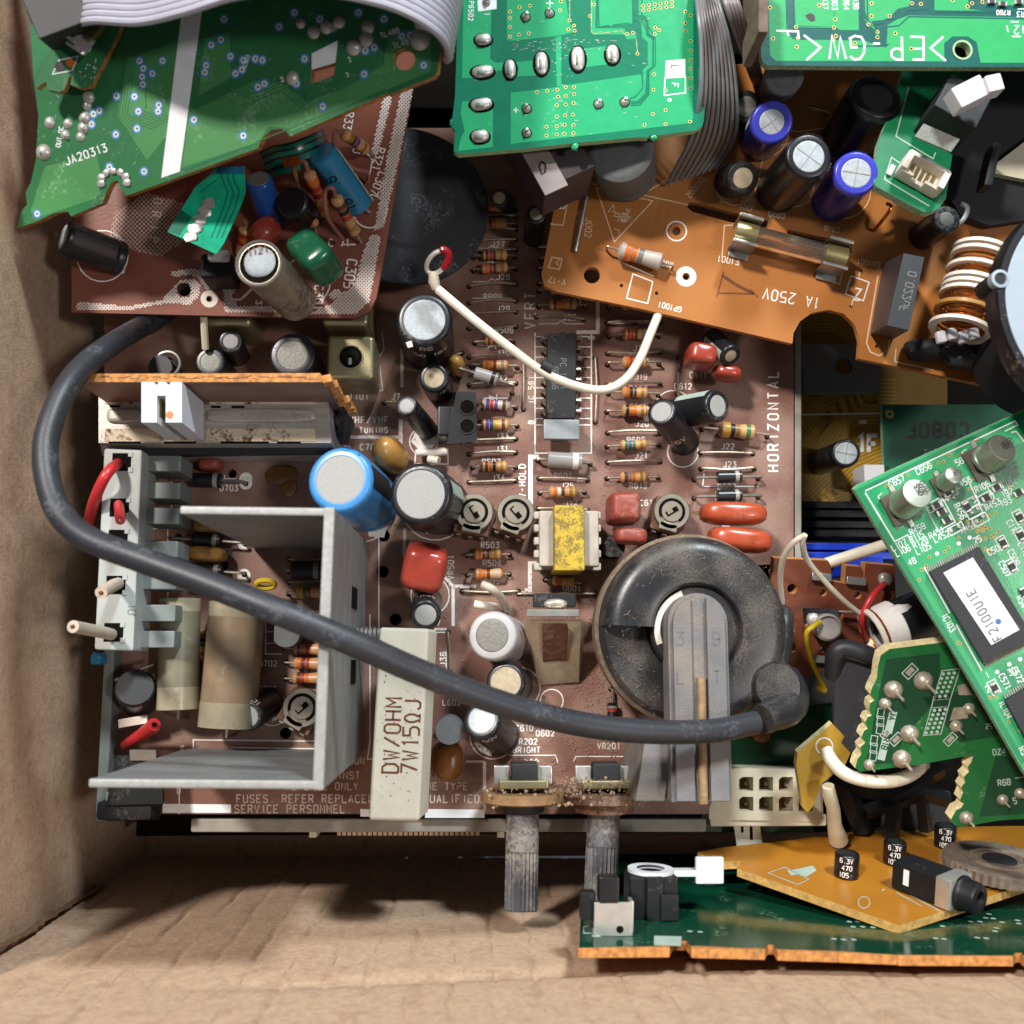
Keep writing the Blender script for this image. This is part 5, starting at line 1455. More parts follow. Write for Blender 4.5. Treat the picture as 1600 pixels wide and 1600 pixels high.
for p in arc:
    for j in range(13): vs_.append(p + wdt * (j / 12) + ZUP * (.9 * math.sin(math.pi * j / 12)))
n_ = len(arc)
for j in range(12):
    fm_.use('teal_flex_dark' if j % 3 else 'black_gloss')
    fm_.add([vs_[i * 13 + q] for i in range(n_) for q in (j, j + 1)], [(2 * i, 2 * i + 1, 2 * i + 3, 2 * i + 2) for i in range(n_ - 1)])
fs2.part('film', fm_)
fs2.part('copper_end', MB('copper_wire').box(P(455, 252, 37.5), V((1.6, .4, 0)), V((-.2, .9, 0)), ZUP * .2, .1))

# ================================================================== JA green sheet
JA = Plane((30, 355, 38), (690, 110, 62), (60, 150, 46))
T3 = Thing('green_sheet_board', 'large dark green circuit sheet printed JA20313 with a white stripe, leaning on the box side', 'circuit board', JA.at(300, 180))
jo = [(28, 356), (60, 345), (84, 333), (106, 330), (111, 338), (160, 317), (167, 298), (175, 284), (184, 282), (189, 294), (197, 306), (402, 232), (411, 214), (424, 203), (438, 201), (449, 207), (453, 213), (560, 166), (604, 146),
      (608, 148), (678, 120), (684, 112), (692, 50), (720, -280), (30, -280), (52, 120), (60, 180), (56, 250), (48, 285), (40, 300), (42, 320), (33, 330)]
hl = [[JA.at(*q) for q in circ(632, 93, 17)], [JA.at(*q) for q in [(487, 108), (524, 98), (522, 118), (487, 130)]]]
T3.part('board', MB('ja_green').slab([JA.at(*p) for p in jo], 1.7, JA.n, hl, 'phenolic_edge'))
cu = MB('ja_copper')
cu.slab([JA.at(*p, .02) for p in [(284, 262), (300, 150), (300, 172), (400, 125), (440, 130), (480, 158), (540, 138), (600, 100), (606, 60), (676, 40), (672, 112), (600, 142), (556, 160), (455, 206), (448, 200), (420, 198), (404, 222)]], 0, JA.n, [[JA.at(*q, .02) for q in circ(632, 93, 17)]])
cu.poly(JA, [(200, 90), (290, 60), (270, 200), (230, 250), (196, 200), (184, 180)], .02)
cu.poly(JA, [(70, 260), (150, 240), (160, 280), (150, 310), (60, 340), (48, 330)], .02)
cu.poly(JA, [(320, 60), (360, 50), (362, 120), (310, 150)], .02)
T3.part('copper_area', cu)
jt = MB('ja_dark')
bundle(jt, JA, [(200, 95), (188, 180), (205, 200), (222, 184), (236, 190), (262, 178)], 6, 4.2, 1.2)
bundle(jt, JA, [(298, 165), (372, 134), (398, 150), (440, 132), (470, 158), (545, 112), (590, 90), (600, 60)], 4, 5, 1.4)
bundle(jt, JA, [(420, 80), (480, 62), (530, 70), (600, 40), (650, 30)], 5, 4.5, 1.2)
bundle(jt, JA, [(330, 40), (420, 10), (520, 20), (640, -10)], 6, 5, 1.3)
bundle(jt, JA, [(90, 60), (150, 40), (260, 20)], 5, 5, 1.3)
jt.line(JA, [(400, 222), (560, 158), (602, 140), (606, 143), (676, 114)], 1.6, .03); jt.line(JA, [(284, 268), (400, 224)], 1.6, .03)
jt.line(JA, [(478, 158), (470, 120), (484, 92)], 3, .03)
for a, b_ in (((226, 96), (228, 170)), ((360, 50), (362, 122))): jt.line(JA, [a, b_], 1.5, .03)
T3.part('track', jt)
jv = MB('via_tin')
for x, y in ((218, 95), (224, 107), (222, 120), (223, 132), (238, 115), (254, 95), (210, 151), (182, 150), (155, 173), (146, 178), (143, 194), (216, 174), (248, 164), (247, 174), (214, 201), (181, 210), (171, 261), (225, 268), (58, 334), (303, 187), (322, 102), (320, 113),
             (360, 88), (380, 94), (368, 115), (378, 109), (399, 92), (380, 212), (403, 136), (413, 131), (410, 94), (476, 92), (463, 131), (504, 166), (569, 116), (571, 79), (585, 74), (662, 102), (628, 57), (641, 55), (500, 30), (520, 44), (436, 42), (350, 30), (330, 70), (345, 62), (460, 20), (560, 20), (600, 30)):
    via(jv, JA, x, y, .62, 'via_tin', 'via_blue', .2)
T3.part('via', jv)
jl = MB('silk_bright')
jl.poly(JA, [(290, -30), (322, -30), (281, 268), (252, 278)], .06); jl.poly(JA, [(487, 84), (528, 63), (524, 98), (487, 109)], .06); jl.poly(JA, [(645, 48), (674, 38), (670, 52), (652, 56)], .06)
text(jl, JA, 'JA20313', (104, 258), -19, 12, 2.0, .06, .8, 2.0); text(jl, JA, 'OUT OC', (94, 230), -80, 7, 1.4, .06); text(jl, JA, 'TL487', (616, 76), -18, 8, 1.4, .06); text(jl, JA, 'TL488', (596, 60), -18, 8, 1.4, .06)
text(jl, JA, 'IC503', (384, 108), -72, 6, 1.1, .06); text(jl, JA, '2', (441, 128), -30, 7, 1.3, .06); text(jl, JA, '2', (546, 97), -30, 7, 1.3, .06); text(jl, JA, '2', (543, 120), -30, 6, 1.1, .06)
T3.part('white_print', jl)
js = []
for x, y, r in ((68, 238, 1.6), (102, 211, 1.0), (126, 214, 1.0), (130, 200, 1.2), (132, 184, 1.3), (106, 193, 1.0), (138, 152, 1.3), (136, 165, 1.0), (78, 192, 1.2), (456, 122, 1.3), (552, 74, 1.5), (572, 61, 1.4), (656, 62, 1.9), (660, 36, 1.6), (490, 50, 1.3), (510, 42, 1.3), (530, 34, 1.2), (470, 36, 1.0), (575, 42, 1.3)):
    joint(T3, JA, (x, y), r, r * .6, pin=(JA.n * (r * .7) + V((random.uniform(-.5, .5), random.uniform(-.6, .1), 0))) if random.random() < .6 else None, pr=.3)
pad = MB('solder')
for k in range(7):
    a = R(-195 + k * 34); d = V((math.cos(a), math.sin(a)))
    p_ = (178 + d.x * 26, 283 + d.y * 20); q_ = (178 + d.x * 15, 283 + d.y * 11)
    A, B = JA.at(*p_, .15), JA.at(*q_, .15)
    pad.blob((A + B) / 2, (A - B) / 2 * 1.2, JA.n.cross((A - B).normalized()) * .75, JA.n * .35, .8, 12, 6)
T3.part('radial_solder_pad', pad)
scr = MB('silk_grey')
for k in range(90):
    x, y = random.uniform(70, 660), random.uniform(60, 320)
    if inpoly(x, y, jo):
        a = random.uniform(0, 3.1); l_ = random.uniform(1, 6); scr.line(JA, [(x, y), (x + l_ * math.cos(a), y + l_ * math.sin(a))], random.uniform(.5, .9), .05)
T3.part('scratch', scr)

# ---- small board in the corner with its black switch
CK = Plane((62, 140, 52), (140, 132, 52), (178, 64, 54))
T4 = Thing('corner_board', 'small green board scrap with ragged amber edges and a black switch in the corner', 'circuit board', CK.at(120, 100))
ck = [(54, 126), (58, 138), (64, 132), (72, 128), (74, 140), (92, 144), (100, 140), (108, 120), (112, 118), (110, 132), (126, 138), (142, 134), (160, 100), (182, 58), (200, 10), (200, -20), (100, -20), (76, 90)]
T4.part('board', MB('ja_green').slab([CK.at(*p) for p in ck], 1.8, CK.n, (), 'phenolic_edge'))
k_ = MB('silk_bright'); k_.line(CK, [(82, 116), (92, 94), (122, 88), (113, 110)], 1.6, .05, True); k_.line(CK, [(125, 88), (140, 80), (146, 66)], 1.4, .05)
k_.use('band_orange'); k_.ring(CK, 110, 98, .8, 0, .05); k_.use('ink_black'); k_.ring(CK, 94, 104, 1.0, 0, .05)
k_.use('via_tin')
for i in range(14): k_.ring(CK, random.uniform(122, 150), random.uniform(92, 124), .16, 0, .05, 6)
T4.part('white_print', k_)
b_ = MB('black_matte').box(CK.at(98, 24, 3), V((4.5, 2.0, 0)), V((-1.8, 4.0, 0)), CK.n * 3.5, .4); b_.box(CK.at(70, 20, 2), V((2.2, 1, 0)), V((-.8, 2.2, 0)), CK.n * 2.5, .4)
o = T4.part('switch', b_)
for x, y, dx, dy in ((76, 40, 1.6, -.4), (100, 54, 2.2, -1.5), (104, 4, 2.4, .8), (120, 8, 2.0, .3)): T4.part('switch_tab', MB('steel_bright').box(CK.at(x, y, 4), V((dx, dy, 0)), V((.15, .3, 0)), CK.n * .3, .1), o)
T4.part('clear_tab', MB('glass_grey').box(CK.at(126, 66, 3), V((1.8, -1.2, 0)), V((1.0, 1.6, 0)), CK.n * .5, .3))
T4.part('brass_pin', MB('brass').box(CK.at(151, 46, 2), V((1.6, 2.6, 0)), V((.8, -.5, 0)), CK.n * 1.0, .2))

# ---- pale ribbon cable bent over the top
rc = Thing('ribbon_cable', 'pale lilac-grey flat ribbon cable bent over the green sheet at the top edge', 'ribbon cable', P(400, 10, 75))
path = [P(122, 46, 55), P(117, 36, 56), P(123, 28, 59), P(150, 22, 63), P(220, 24, 68), P(290, 8, 72), P(380, -18, 75), P(500, -22, 76), P(585, -8, 76), P(645, 14, 74), P(690, 46, 70), P(704, 76, 64), P(700, 84, 58)]
path = smooth(path, 6)
nc = 40
for j in range(nc):
    mb = MB('ribbon_grey')
    for_pts = []
    for i, p in enumerate(path):
        t_ = i / (len(path) - 1)
        w_ = V((.1 + .9 * max(0, (t_ - .55)) * 1.0, 1, .15 + .9 * max(0, t_ - .7)))
        dn = V((0.0, 0, 0))
        for_pts.append(p + V((.16 * t_, 1, -.05)).normalized() * (1.28 * (j - 1)))
    mb.tube(for_pts, .72, 8)
    rc.part('conductor', mb)
# ================================================================== bright green board, top middle
LF = Plane((714, 242, 38), (1095, 203, 38), (720, -20, 40))
T5 = Thing('glossy_green_board', 'bright glossy green board with oval solder joints, top middle', 'circuit board', LF.at(900, 110))
lo = [(726, -330), (714, 60), (711, 150), (706, 190), (706, 198), (711, 203), (709, 236), (716, 241), (820, 232), (892, 224), (1000, 214), (1012, 215), (1015, 211), (1030, 211), (1086, 204), (1097, 198), (1100, 188), (1114, -330)]
T5.part('board', MB('lf_dark').slab([LF.at(*p) for p in lo], 1.7, LF.n, (), 'lf_edge'))
cu = MB('lf_copper')
for pg in ([(724, 0), (768, 0), (766, 92), (774, 98), (800, 97), (800, 108), (770, 112), (766, 122), (722, 122)], [(722, 158), (770, 158), (770, 230), (716, 236), (720, 215), (726, 205), (720, 178)],
           [(792, -40), (874, -40), (884, 0), (890, 36), (896, 44), (899, 50), (872, 56), (800, 64), (792, 62)], [(798, 145), (872, 136), (878, 134), (1002, 116), (1003, 137), (992, 152), (984, 154), (986, 164), (1000, 162), (1014, 148), (1015, 112), (1022, 104), (1022, 60), (1014, 54), (1013, 30), (1006, 24), (998, 24), (998, -40), (1084, -40), (1083, 192), (806, 224), (798, 226)],
           [(936, -40), (986, -40), (988, 36), (984, 38), (934, 42)], [(925, -40), (932, -40), (930, 44), (976, 44), (978, 52), (972, 54), (928, 54), (924, 50)], [(994, 32), (1004, 28), (1008, 32), (1010, 56), (1019, 62), (1019, 104), (1010, 110), (1008, 146), (996, 158), (986, 158), (986, 152), (994, 150), (1003, 140), (1004, 110), (1012, 102), (1012, 66), (1003, 58), (1002, 34)],
           [(800, 97), (838, 94), (838, 118), (800, 120)], [(868, 58), (877, 56), (877, 134), (870, 135)], [(910, 76), (952, 71), (952, 100), (910, 106)], [(976, 54), (993, 50), (994, 60), (980, 62)]):
    cu.poly(LF, pg, .025)
T5.part('copper_area', cu)
gp = MB('silk_bright')
ol = MB('gw_edge')
for pts in ([(924, -20), (924, 50), (928, 53), (972, 48), (976, 54)], [(994, 60), (996, 82)], [(890, -20), (890, 30)]): ol.line(LF, pts, 1.6, .04)
dk = MB('lf_dark')
for pts in ([(934, -20), (936, 42), (952, 40)], [(958, 39), (984, 36)], [(989, -20), (990, 32), (1006, 30), (1022, 56), (1022, 62)], [(1003, -20), (1003, 32), (1012, 52), (1024, 60), (1024, 102), (1014, 112), (1014, 148), (1000, 164), (986, 165)], [(1004, 112), (1004, 138), (992, 152), (984, 154)], [(1085, -40), (1084, 194)]): dk.line(LF, pts, 2.0, .04)
for y in range(-10, 200, 7): dk.line(LF, [(1081, y), (1084, y + 1)], .8, .045)
T5.part('track', dk); T5.part('bare_track', ol)
lv = MB('via_gold')
for x, y in ((1071, 18), (1071, 36), (1071, 48), (1079, 64), (1079, 79), (1079, 94), (1079, 107), (1079, 122), (1079, 138), (1022, 116), (1021, 140), (1040, 141), (1040, 172), (1020, 178), (1007, 195), (1040, 194), (1078, 190), (839, 144), (855, 142), (871, 140), (884, 136), (897, 136), (872, 151), (884, 150), (897, 147), (870, 164), (884, 163), (896, 161), (870, 182), (883, 180), (895, 179), (854, 198), (870, 197), (882, 195), (896, 195), (854, 212), (870, 210), (882, 209), (896, 208),
             (890, 32), (897, 40), (888, 46), (898, 48), (980, 53), (989, 51), (996, 84), (922, 25), (928, 7), (1024, 43), (1030, 47), (1023, 53), (1079, 24), (797, 18), (797, 28), (797, 42), (797, 57), (812, 11), (828, 9), (875, 16), (811, 54), (826, 52), (876, 2)) + tuple((1005 + 9 * i, 9 + 7 * j - i * 1.2) for i in range(6) for j in range(2)):
    via(lv, LF, x, y, .38, 'via_gold', None, .2)
T5.part('via', lv)
gp.poly(LF, [(1040, 95), (1071, 92), (1071, 120), (1039, 122)], .06); gp.line(LF, [(1039, 122), (1071, 120), (1071, 145), (1038, 149)], 1.8, .06, True)
text(gp, LF, 'P6502', (733, 2), 92, 7, 1.4, .06, .8, 2.4); text(gp, LF, '1', (757, 20), 90, 8, 1.4, .06); text(gp, LF, 'F', (1050, 130), 96, 10, 1.6, .06); text(gp, LF, 'a', (1044, 154), 96, 7, 1.3, .06)
gp.line(LF, [(802, 172), (810, 172)], 1.5, .06); gp.line(LF, [(806, 168), (806, 176)], 1.5, .06); gp.poly(LF, [(746, 0), (776, 0), (776, 14), (747, 18)], .06)
gp.line(LF, [(859, -2), (859, 10)], 1.5, .06); gp.line(LF, [(853, 5), (865, 5)], 1.5, .06)
lk = MB('ink_grey'); text(lk, LF, 'L', (1049, 102), 94, 11, 2.0, .08); T5.part('letter', lk)
T5.part('white_print', gp)
for x, y, ox, oy, r in ((755, 62, 13, -2, 1.25), (754, 112, 17, -3, 1.3), (752, 163, 17, -3, 1.3), (750, 213, 14, -2, 1.35), (797, 108, 1, 15, 1.2), (846, 99, 1, 18, 1.35), (903, 92, 1, 19, 1.4), (957, 85, 1, 15, 1.35)):
    joint(T5, LF, (x, y), r, .75, oval=(ox, oy), mtl='solder')
    T5.part('dark_ring', MB('hole').slab([LF.at(x + ox * 1.22 * math.cos(R(a)) - oy * .0 + (r * 9.4 * 1.0 * math.cos(R(a)) if abs(oy) > abs(ox) else 0), y + (oy if abs(oy) > abs(ox) else 0) * 1.2 * math.sin(R(a)) + (r * 9.4 * math.sin(R(a)) if abs(ox) > abs(oy) else 0) + 1, .035) for a in range(0, 360, 18)], 0, LF.n)) if True else None
    T5.part('clipped_lead', MB('cap_disc_dark').box(LF.at(x - 2, y + 1, .78), V(((.8 if ox > 5 else .25), 0, 0)), V((0, (.4 if ox > 5 else 1.0), 0)), LF.n * .15, .1))
for x, y in ((821, 27), (859, 21), (823, 170), (823, 208), (935, 163), (976, 160), (760, 4)):
    dk2 = MB('hole').ring(LF, x, y, 1.12, .9, .045, 16); T5.part('dark_ring', dk2)
    joint(T5, LF, (x, y), .92, .8, pin=LF.n * 1.3 + V((random.uniform(-.3, .3), .35, 0)), pr=.38)
fx = MB('silk_grey')
for k in range(150):
    x, y = random.choice(((random.uniform(800, 960), random.uniform(60, 80)), (random.uniform(860, 905), random.uniform(60, 135)), (random.uniform(720, 1080), random.uniform(10, 215)), (random.uniform(850, 900), random.uniform(140, 215))))
    if inpoly(x, y, lo): fx.line(LF, [(x, y), (x + random.uniform(1, 6), y + random.uniform(-1.5, 1.0))], random.uniform(.5, 1.1), .05)
T5.part('flux_residue', fx)
for x, y in ((898, 229), (1022, 215), (708, 193)): T5.part('burr', MB('lf_copper').blob(LF.at(x, y, -.7), V((.8, 0, 0)), V((0, .9, 0)), ZUP * .7, .8, 8, 6, .3))

# ================================================================== green board, top right
GW = Plane((1192, 100, 46), (1600, 104, 46), (1200, -20, 47))
T6 = Thing('lettered_green_board', 'green board with large upside-down white letters EP-GW and a round hole, top right', 'circuit board', GW.at(1400, 50))
go = [(1176, -330), (1189, 88), (1192, 97), (1200, 102), (1400, 104), (1900, 106), (1900, -330)]
T6.part('board', MB('gw_dark').slab([GW.at(*p) for p in go], 1.7, GW.n, [[GW.at(*q) for q in circ(1502, 80, 14, 18)]], 'gw_edge'))
cu = MB('gw_copper')
for pg in ([(1200, -40), (1226, -40), (1232, 55), (1250, 62), (1330, 62), (1352, 64), (1372, 72), (1384, 72), (1386, 40), (1402, 30), (1420, 24), (1640, 28), (1640, 98), (1532, 98), (1526, 66), (1512, 57), (1488, 57), (1475, 68), (1476, 96), (1212, 95), (1203, 86)], [(1240, -40), (1340, -40), (1342, 47), (1312, 47), (1306, 42), (1242, 40)],
           [(1350, -40), (1432, -40), (1420, 10), (1402, 14), (1388, 30), (1356, 34), (1352, 18)], [(1460, -40), (1510, -40), (1514, 14), (1536, 17), (1460, 16)], [(1536, -40), (1640, -40), (1640, 8), (1560, 8)]):
    cu.poly(GW, pg, .025)
T6.part('copper_area', cu)
dk = MB('gw_dark')
for pts in ([(1227, -40), (1230, 50), (1240, 60), (1340, 62)], [(1239, -40), (1242, 40)], [(1346, -40), (1348, 34), (1370, 56)], [(1354, -40), (1356, 30), (1374, 48)], [(1384, 74), (1386, 42), (1405, 40), (1420, 26), (1640, 30)], [(1356, 38), (1380, 36), (1384, 30), (1405, 28), (1420, 15), (1450, 14), (1458, 4), (1456, -20)], [(1460, 18), (1640, 20)], [(1244, 42), (1303, 43)], [(1340, 72), (1384, 72), (1389, 68)], [(1304, -30), (1304, 30)]): dk.line(GW, pts, 2.2, .045)
T6.part('track', dk)
lc = MB('gw_copper')
for pts in ([(1244, 42), (1303, 43)], [(1304, 0), (1304, 30)], [(1350, 30), (1372, 51)], [(1358, 30), (1374, 58)]): lc.line(GW, pts, 1.4, .055)
T6.part('fine_track', lc)
lv = MB('via_gold')
for x, y in ((1203, 12), (1244, 42), (1303, 43), (1305, 30), (1208, 60), (1245, 73), (1247, 59), (1302, 62), (1306, 56), (1336, 67), (1357, 38), (1371, 50), (1371, 58), (1399, 52), (1362, 5), (1362, 25), (1390, 25), (1425, 5), (1439, 6), (1424, 76), (1407, 77), (1280, 8), (1512, 10), (1519, 5), (1535, 3), (1488, 0)): via(lv, GW, x, y, .42, 'via_gold', None, .22)
T6.part('via', lv)
gp = MB('silk_bright')
for pts in ([(1256, 55), (1282, 74), (1260, 94)], [(1296, 92), (1300, 56), (1309, 90), (1313, 58), (1322, 92)], [(1328, 58), (1330, 74), (1340, 74)], [(1328, 60), (1336, 56), (1346, 58), (1351, 68), (1350, 82), (1344, 92), (1335, 93), (1328, 88)], [(1364, 68), (1375, 68)], [(1409, 57), (1410, 93), (1400, 93), (1393, 88), (1393, 80), (1398, 76), (1409, 76)], [(1422, 57), (1443, 58), (1443, 93), (1426, 93)], [(1442, 76), (1428, 76)], [(1474, 57), (1454, 75), (1478, 95)]):
    gp.line(GW, pts, 3.4, .06)
gp.line(GW, [(1213, 48), (1247, 49), (1248, 60)], 3.2, .06); gp.line(GW, [(1230, 48), (1232, 56)], 3.2, .06)
for s_, x in (('137', 1285), ('303', 1300), ('364', 1318), ('138', 1333)): text(gp, GW, s_, (x, -2), 88, 8, 1.4, .06)
text(gp, GW, '2', (1592, 40), 180, 13, 1.6, .06); gp.line(GW, [(1579, 34), (1592, 34)], 2, .06); gp.line(GW, [(1581, 57), (1595, 57)], 2, .06); gp.line(GW, [(1573, 40), (1575, 50)], 2, .06); gp.line(GW, [(1598, 40), (1599, 52)], 2, .06)
text(gp, GW, 'R760', (1578, 16), 180, 7, 1.4, .06); text(gp, GW, 'R3', (1600, 18), 180, 8, 1.4, .06); gp.line(GW, [(1590, 14), (1640, 14)], 1.4, .06)
T6.part('white_print', gp)
ir = MB('ink_black').poly(GW, [(1258, 24), (1266, 20), (1273, 24), (1274, 32), (1268, 34), (1262, 30)], .06); T6.part('ink_blot', ir)
hr = MB('lf_edge').lathe(GW.at(1502, 80, -.5), GW.n, [(14.2 * mmpp(46), 0), (14.2 * mmpp(46), .55), (17.5 * mmpp(46), .56)], 28); T6.part('hole_rim', hr)
for x, y, a in ((1565, 8, 5), (1590, 5, 0), (1548, 4, 0)): smd(T6, GW, (x, y), a, 1.6, .9)

# ---- grey ribbon loops between the two
for name, lab, xs, cols, zz in (('ribbon_cable', 'dark grey ribbon cable looping down beside the bright green board', (1106, 1130), ('ribbon_slate', 'ribbon_dark', 'ribbon_brown'), 52),
                                ('ribbon_cable', 'pinkish-grey ribbon cable half hidden behind the lettered green board', (1150, 1176), ('ribbon_brown', 'ribbon_dark'), 50)):
    near = xs[0] < 1140
    g = Thing(name, lab, 'ribbon cable', P(xs[0], 100, zz))
    for j in range(9 if near else 7):
        t_ = j / (8 if near else 12)
        if near: pts = [P(1080 + 24 * t_, -60, 36), P(1090 + 34 * t_, 10, 44 - 4 * t_), P(1096 + 46 * t_, 80, 43 - 6 * t_), P(1094 + 56 * t_, 150, 40 - 6 * t_), P(1082 + 68 * t_, 212 - 10 * t_, 34 - 6 * t_), P(1060 + 80 * t_, 256 - 24 * t_, 26 - 4 * t_), P(1044 + 72 * t_, 286 - 22 * t_, 19)]
        else: pts = [P(1118 + 36 * t_, -40, 45), P(1136 + 34 * t_, 10, zz), P(1158 + 30 * t_, 70, zz - 8), P(1172 + 26 * t_, 110, zz - 20), P(1180 + 20 * t_, 130, 20)]
        g.part('conductor', MB(cols[j % 2 * 2] if near else cols[j % 2]).tube(smooth(pts, 6), .52 if near else .7, 8))
st_ = Thing('sponge_strip', 'grey-brown sparkling strip standing beside the lettered green board', 'strip', P(1182, 40, 45))
st_.part('strip_body', MB('wheel_dust').box(P(1180, 20, 50), V((1.0, 0, 0)), V((.3, 8, 0)), ZUP * 6, .4))

# ================================================================== orange power board
OR = Plane((847, 445, 15), (1540, 600, 17), (1000, 200, 18))
T7 = Thing('orange_power_board', 'orange-brown power circuit board with a glass fuse and upside-down lettering 1A 250V', 'circuit board', OR.at(1150, 400))
oo = [(893, 140), (880, 250), (846, 430), (851, 447), (872, 456), (1000, 482), (1238, 537), (1240, 520), (1250, 502), (1268, 489), (1294, 484), (1318, 490), (1336, 508), (1343, 530), (1341, 560), (1540, 602), (1660, 620), (1660, 100), (900, 100)]
hl = [circ(925, 430, 13), circ(1057, 361, 7), circ(1072, 432, 5), [(1076, 316), (1090, 317), (1150, 333), (1200, 345), (1198, 356), (1140, 347), (1082, 331), (1074, 324)], [(1230, 358), (1330, 380), (1330, 395), (1230, 372)], circ(971, 446, 3, 8), circ(1026, 458, 3, 8), circ(1345, 424, 3, 8), circ(1330, 478, 3, 8), circ(1370, 541, 3, 8)]
T7.part('board', MB('orange_pcb').slab([OR.at(*p) for p in oo], 1.7, OR.n, [[OR.at(*q) for q in h] for h in hl], 'orange_pcb_edge'))
op = MB('silk_dim')
def ot(s_, at, d, h, w=1.5, m_='silk_dim', gap=1.8): op.use(m_); text(op, OR, s_, at, d, h, w, .05, .8, gap)
ot('1A 250V', (1281, 466), 190, 16, 2.2, 'silk', 1.9)
ot('F1001', (1155, 405), 190, 9, 1.5, 'silk'); ot('SA1001', (1376, 410), 190, 8, 1.5); ot('GP1001', (1065, 480), 194, 8, 1.5, 'silk'); ot('V-12', (884, 437), 190, 9, 1.5); ot('2', (875, 405), 190, 9, 1.5)
ot('R001', (1052, 410), 190, 8, 1.5, 'silk'); ot('GND', (903, 330), 95, 10, 1.4); ot('J002', (916, 340), 95, 10, 1.5); ot('POWER PCB', (878, 268), 95, 9, 1.6, 'silk', 1.2); ot('CN1002', (1095, 276), 128, 8, 1.4); ot('L009', (1150, 308), 180, 8, 1.4)
ot('GND', (1180, 312), 195, 9, 1.4); ot('J001', (1180, 324), 195, 8, 1.4); ot('C020', (1226, 334), 190, 8, 1.4, 'silk'); ot('C018', (1312, 356), 190, 8, 1.4); ot('Z', (1346, 452), 190, 18, 2.4, 'silk')
for pts, cl in (([(932, 294), (1020, 314), (960, 378)], True), ([(860, 350), (880, 352), (892, 286)], False), ([(893, 280), (1075, 320)], False), ([(1010, 300), (1134, 228)], False), ([(862, 402), (878, 404), (874, 421), (857, 418)], True),
                ([(989, 428), (1020, 440), (1012, 474), (979, 466)], True), ([(970, 404), (972, 410), (1022, 432)], False), ([(1330, 431), (1358, 441), (1349, 470), (1321, 459)], True), ([(1344, 424), (1342, 432)], False), ([(1334, 465), (1330, 478)], False),
                ([(1128, 402), (1132, 352), (1145, 352)], False), ([(1300, 440), (1312, 444), (1322, 404)], False), ([(1400, 545), (1398, 565), (1460, 578)], False), ([(1210, 200), (1250, 206), (1290, 200)], False)):
    op.use('silk_dim' if pts[0][0] not in (989, 1330, 970) else 'silk'); op.line(OR, pts, 2.0, .05, cl)
op.use('silk_dim'); op.line(OR, [(1372, 430), (1354, 536), (1360, 550), (1374, 556), (1388, 546), (1390, 532)], 2.2, .05)
for (x, y, r) in ((1250, 262, 62), (1330, 285, 56), (1162, 280, 36), (1208, 195, 48)): op.line(OR, circ(x - 14, y + 12, r * .8, 24), 1.8, .05, True)
text(op, OR, 'A', (985, 326), 190, 11, 1.6, .05); op.line(OR, [(950, 332), (958, 320), (962, 336)], 1.6, .05)
for a, b in (((955, 330), (986, 340)), ((958, 337), (984, 343)), ((968, 334), (966, 346)), ((975, 334), (972, 348))): op.line(OR, [a, b], 1.6, .05)
op.poly(OR, [(972, 332), (982, 334), (979, 348), (969, 346)], .05); op.line(OR, [(960, 358), (968, 360), (967, 366)], 1.6, .05)
op.use('silk'); op.ring(OR, 1072, 432, 2.3, .9, .055, 24); op.ring(OR, 1057, 361, 2.4, 2.05, .05, 24)
op.use('ink_brown'); 
for pts, w_ in (([(1128, 430), (1152, 446), (1178, 459)], 5.0), ([(1123, 458), (1178, 459)], 2.4), ([(1131, 424), (1126, 442), (1120, 464)], 2.0), ([(1172, 452), (1184, 464)], 2.0)): op.line(OR, pts, w_, .05)
T7.part('print', op)
def stand(T, pl, c, r, h, s_mtl, disc, dr, score=0, tilt=(0, 0), **k):
    p0 = pl.at(c[0], c[1], .2); p1 = p0 + pl.n * h + V((tilt[0], tilt[1], 0))
    q = pix(p1); kk = mmpp(p1.z)
    return capacitor(T, pl, q, p1.z, r / kk, s_mtl, dr=dr / kk, base=c, score=score, disc=disc, **k)
def cap2(top, zt_, r, base, s_mtl, disc, dr, **k): return capacitor(T7, OR, top, zt_, r, s_mtl, dr=dr, base=base, disc=disc, **k)
cap2((1206, 190), 37, 36, (1186, 222), 'navy_sleeve', 'cap_disc_bright', 21, lip='violet_top', score=35, stripe=(V((-1, .3, .2)), .35, 'silk_grey', .6, .96), label='violet can, the left one')
cap2((1264, 244), 40, 40, (1214, 300), 'black_gloss', 'cap_disc_bright', 27, score=55, stripe=(V((.3, 1, .3)), .4, 'grey_sleeve', .8, .99), marks=[(V((1, -.7, 0)), '50V', .92, 1.6, False)], label='black can with a scored top, the widest')
cap2((1338, 270), 38, 38, (1300, 315), 'navy_sleeve', 'cap_disc_bright', 25, lip='violet_top', score=80, stripe=(V((.2, 1, .3)), .35, 'silk_grey', .7, .98))
cap2((1161, 278), 28, 28, (1140, 284), 'black_plastic', 'cap_disc_tan', 17)
cap2((1166, 166), 30, 26, (1155, 180), 'black_plastic', 'cap_disc_dark', 17)
cap2((1370, 150), 36, 48, (1315, 235), 'black_gloss', 'black_matte', 30); cap2((1225, 118), 40, 34, (1215, 135), 'grey_core', 'grey_core', 20)
cap2((1480, 342), 30, 24, (1440, 370), 'black_sleeve', 'cap_disc_dark', 13)
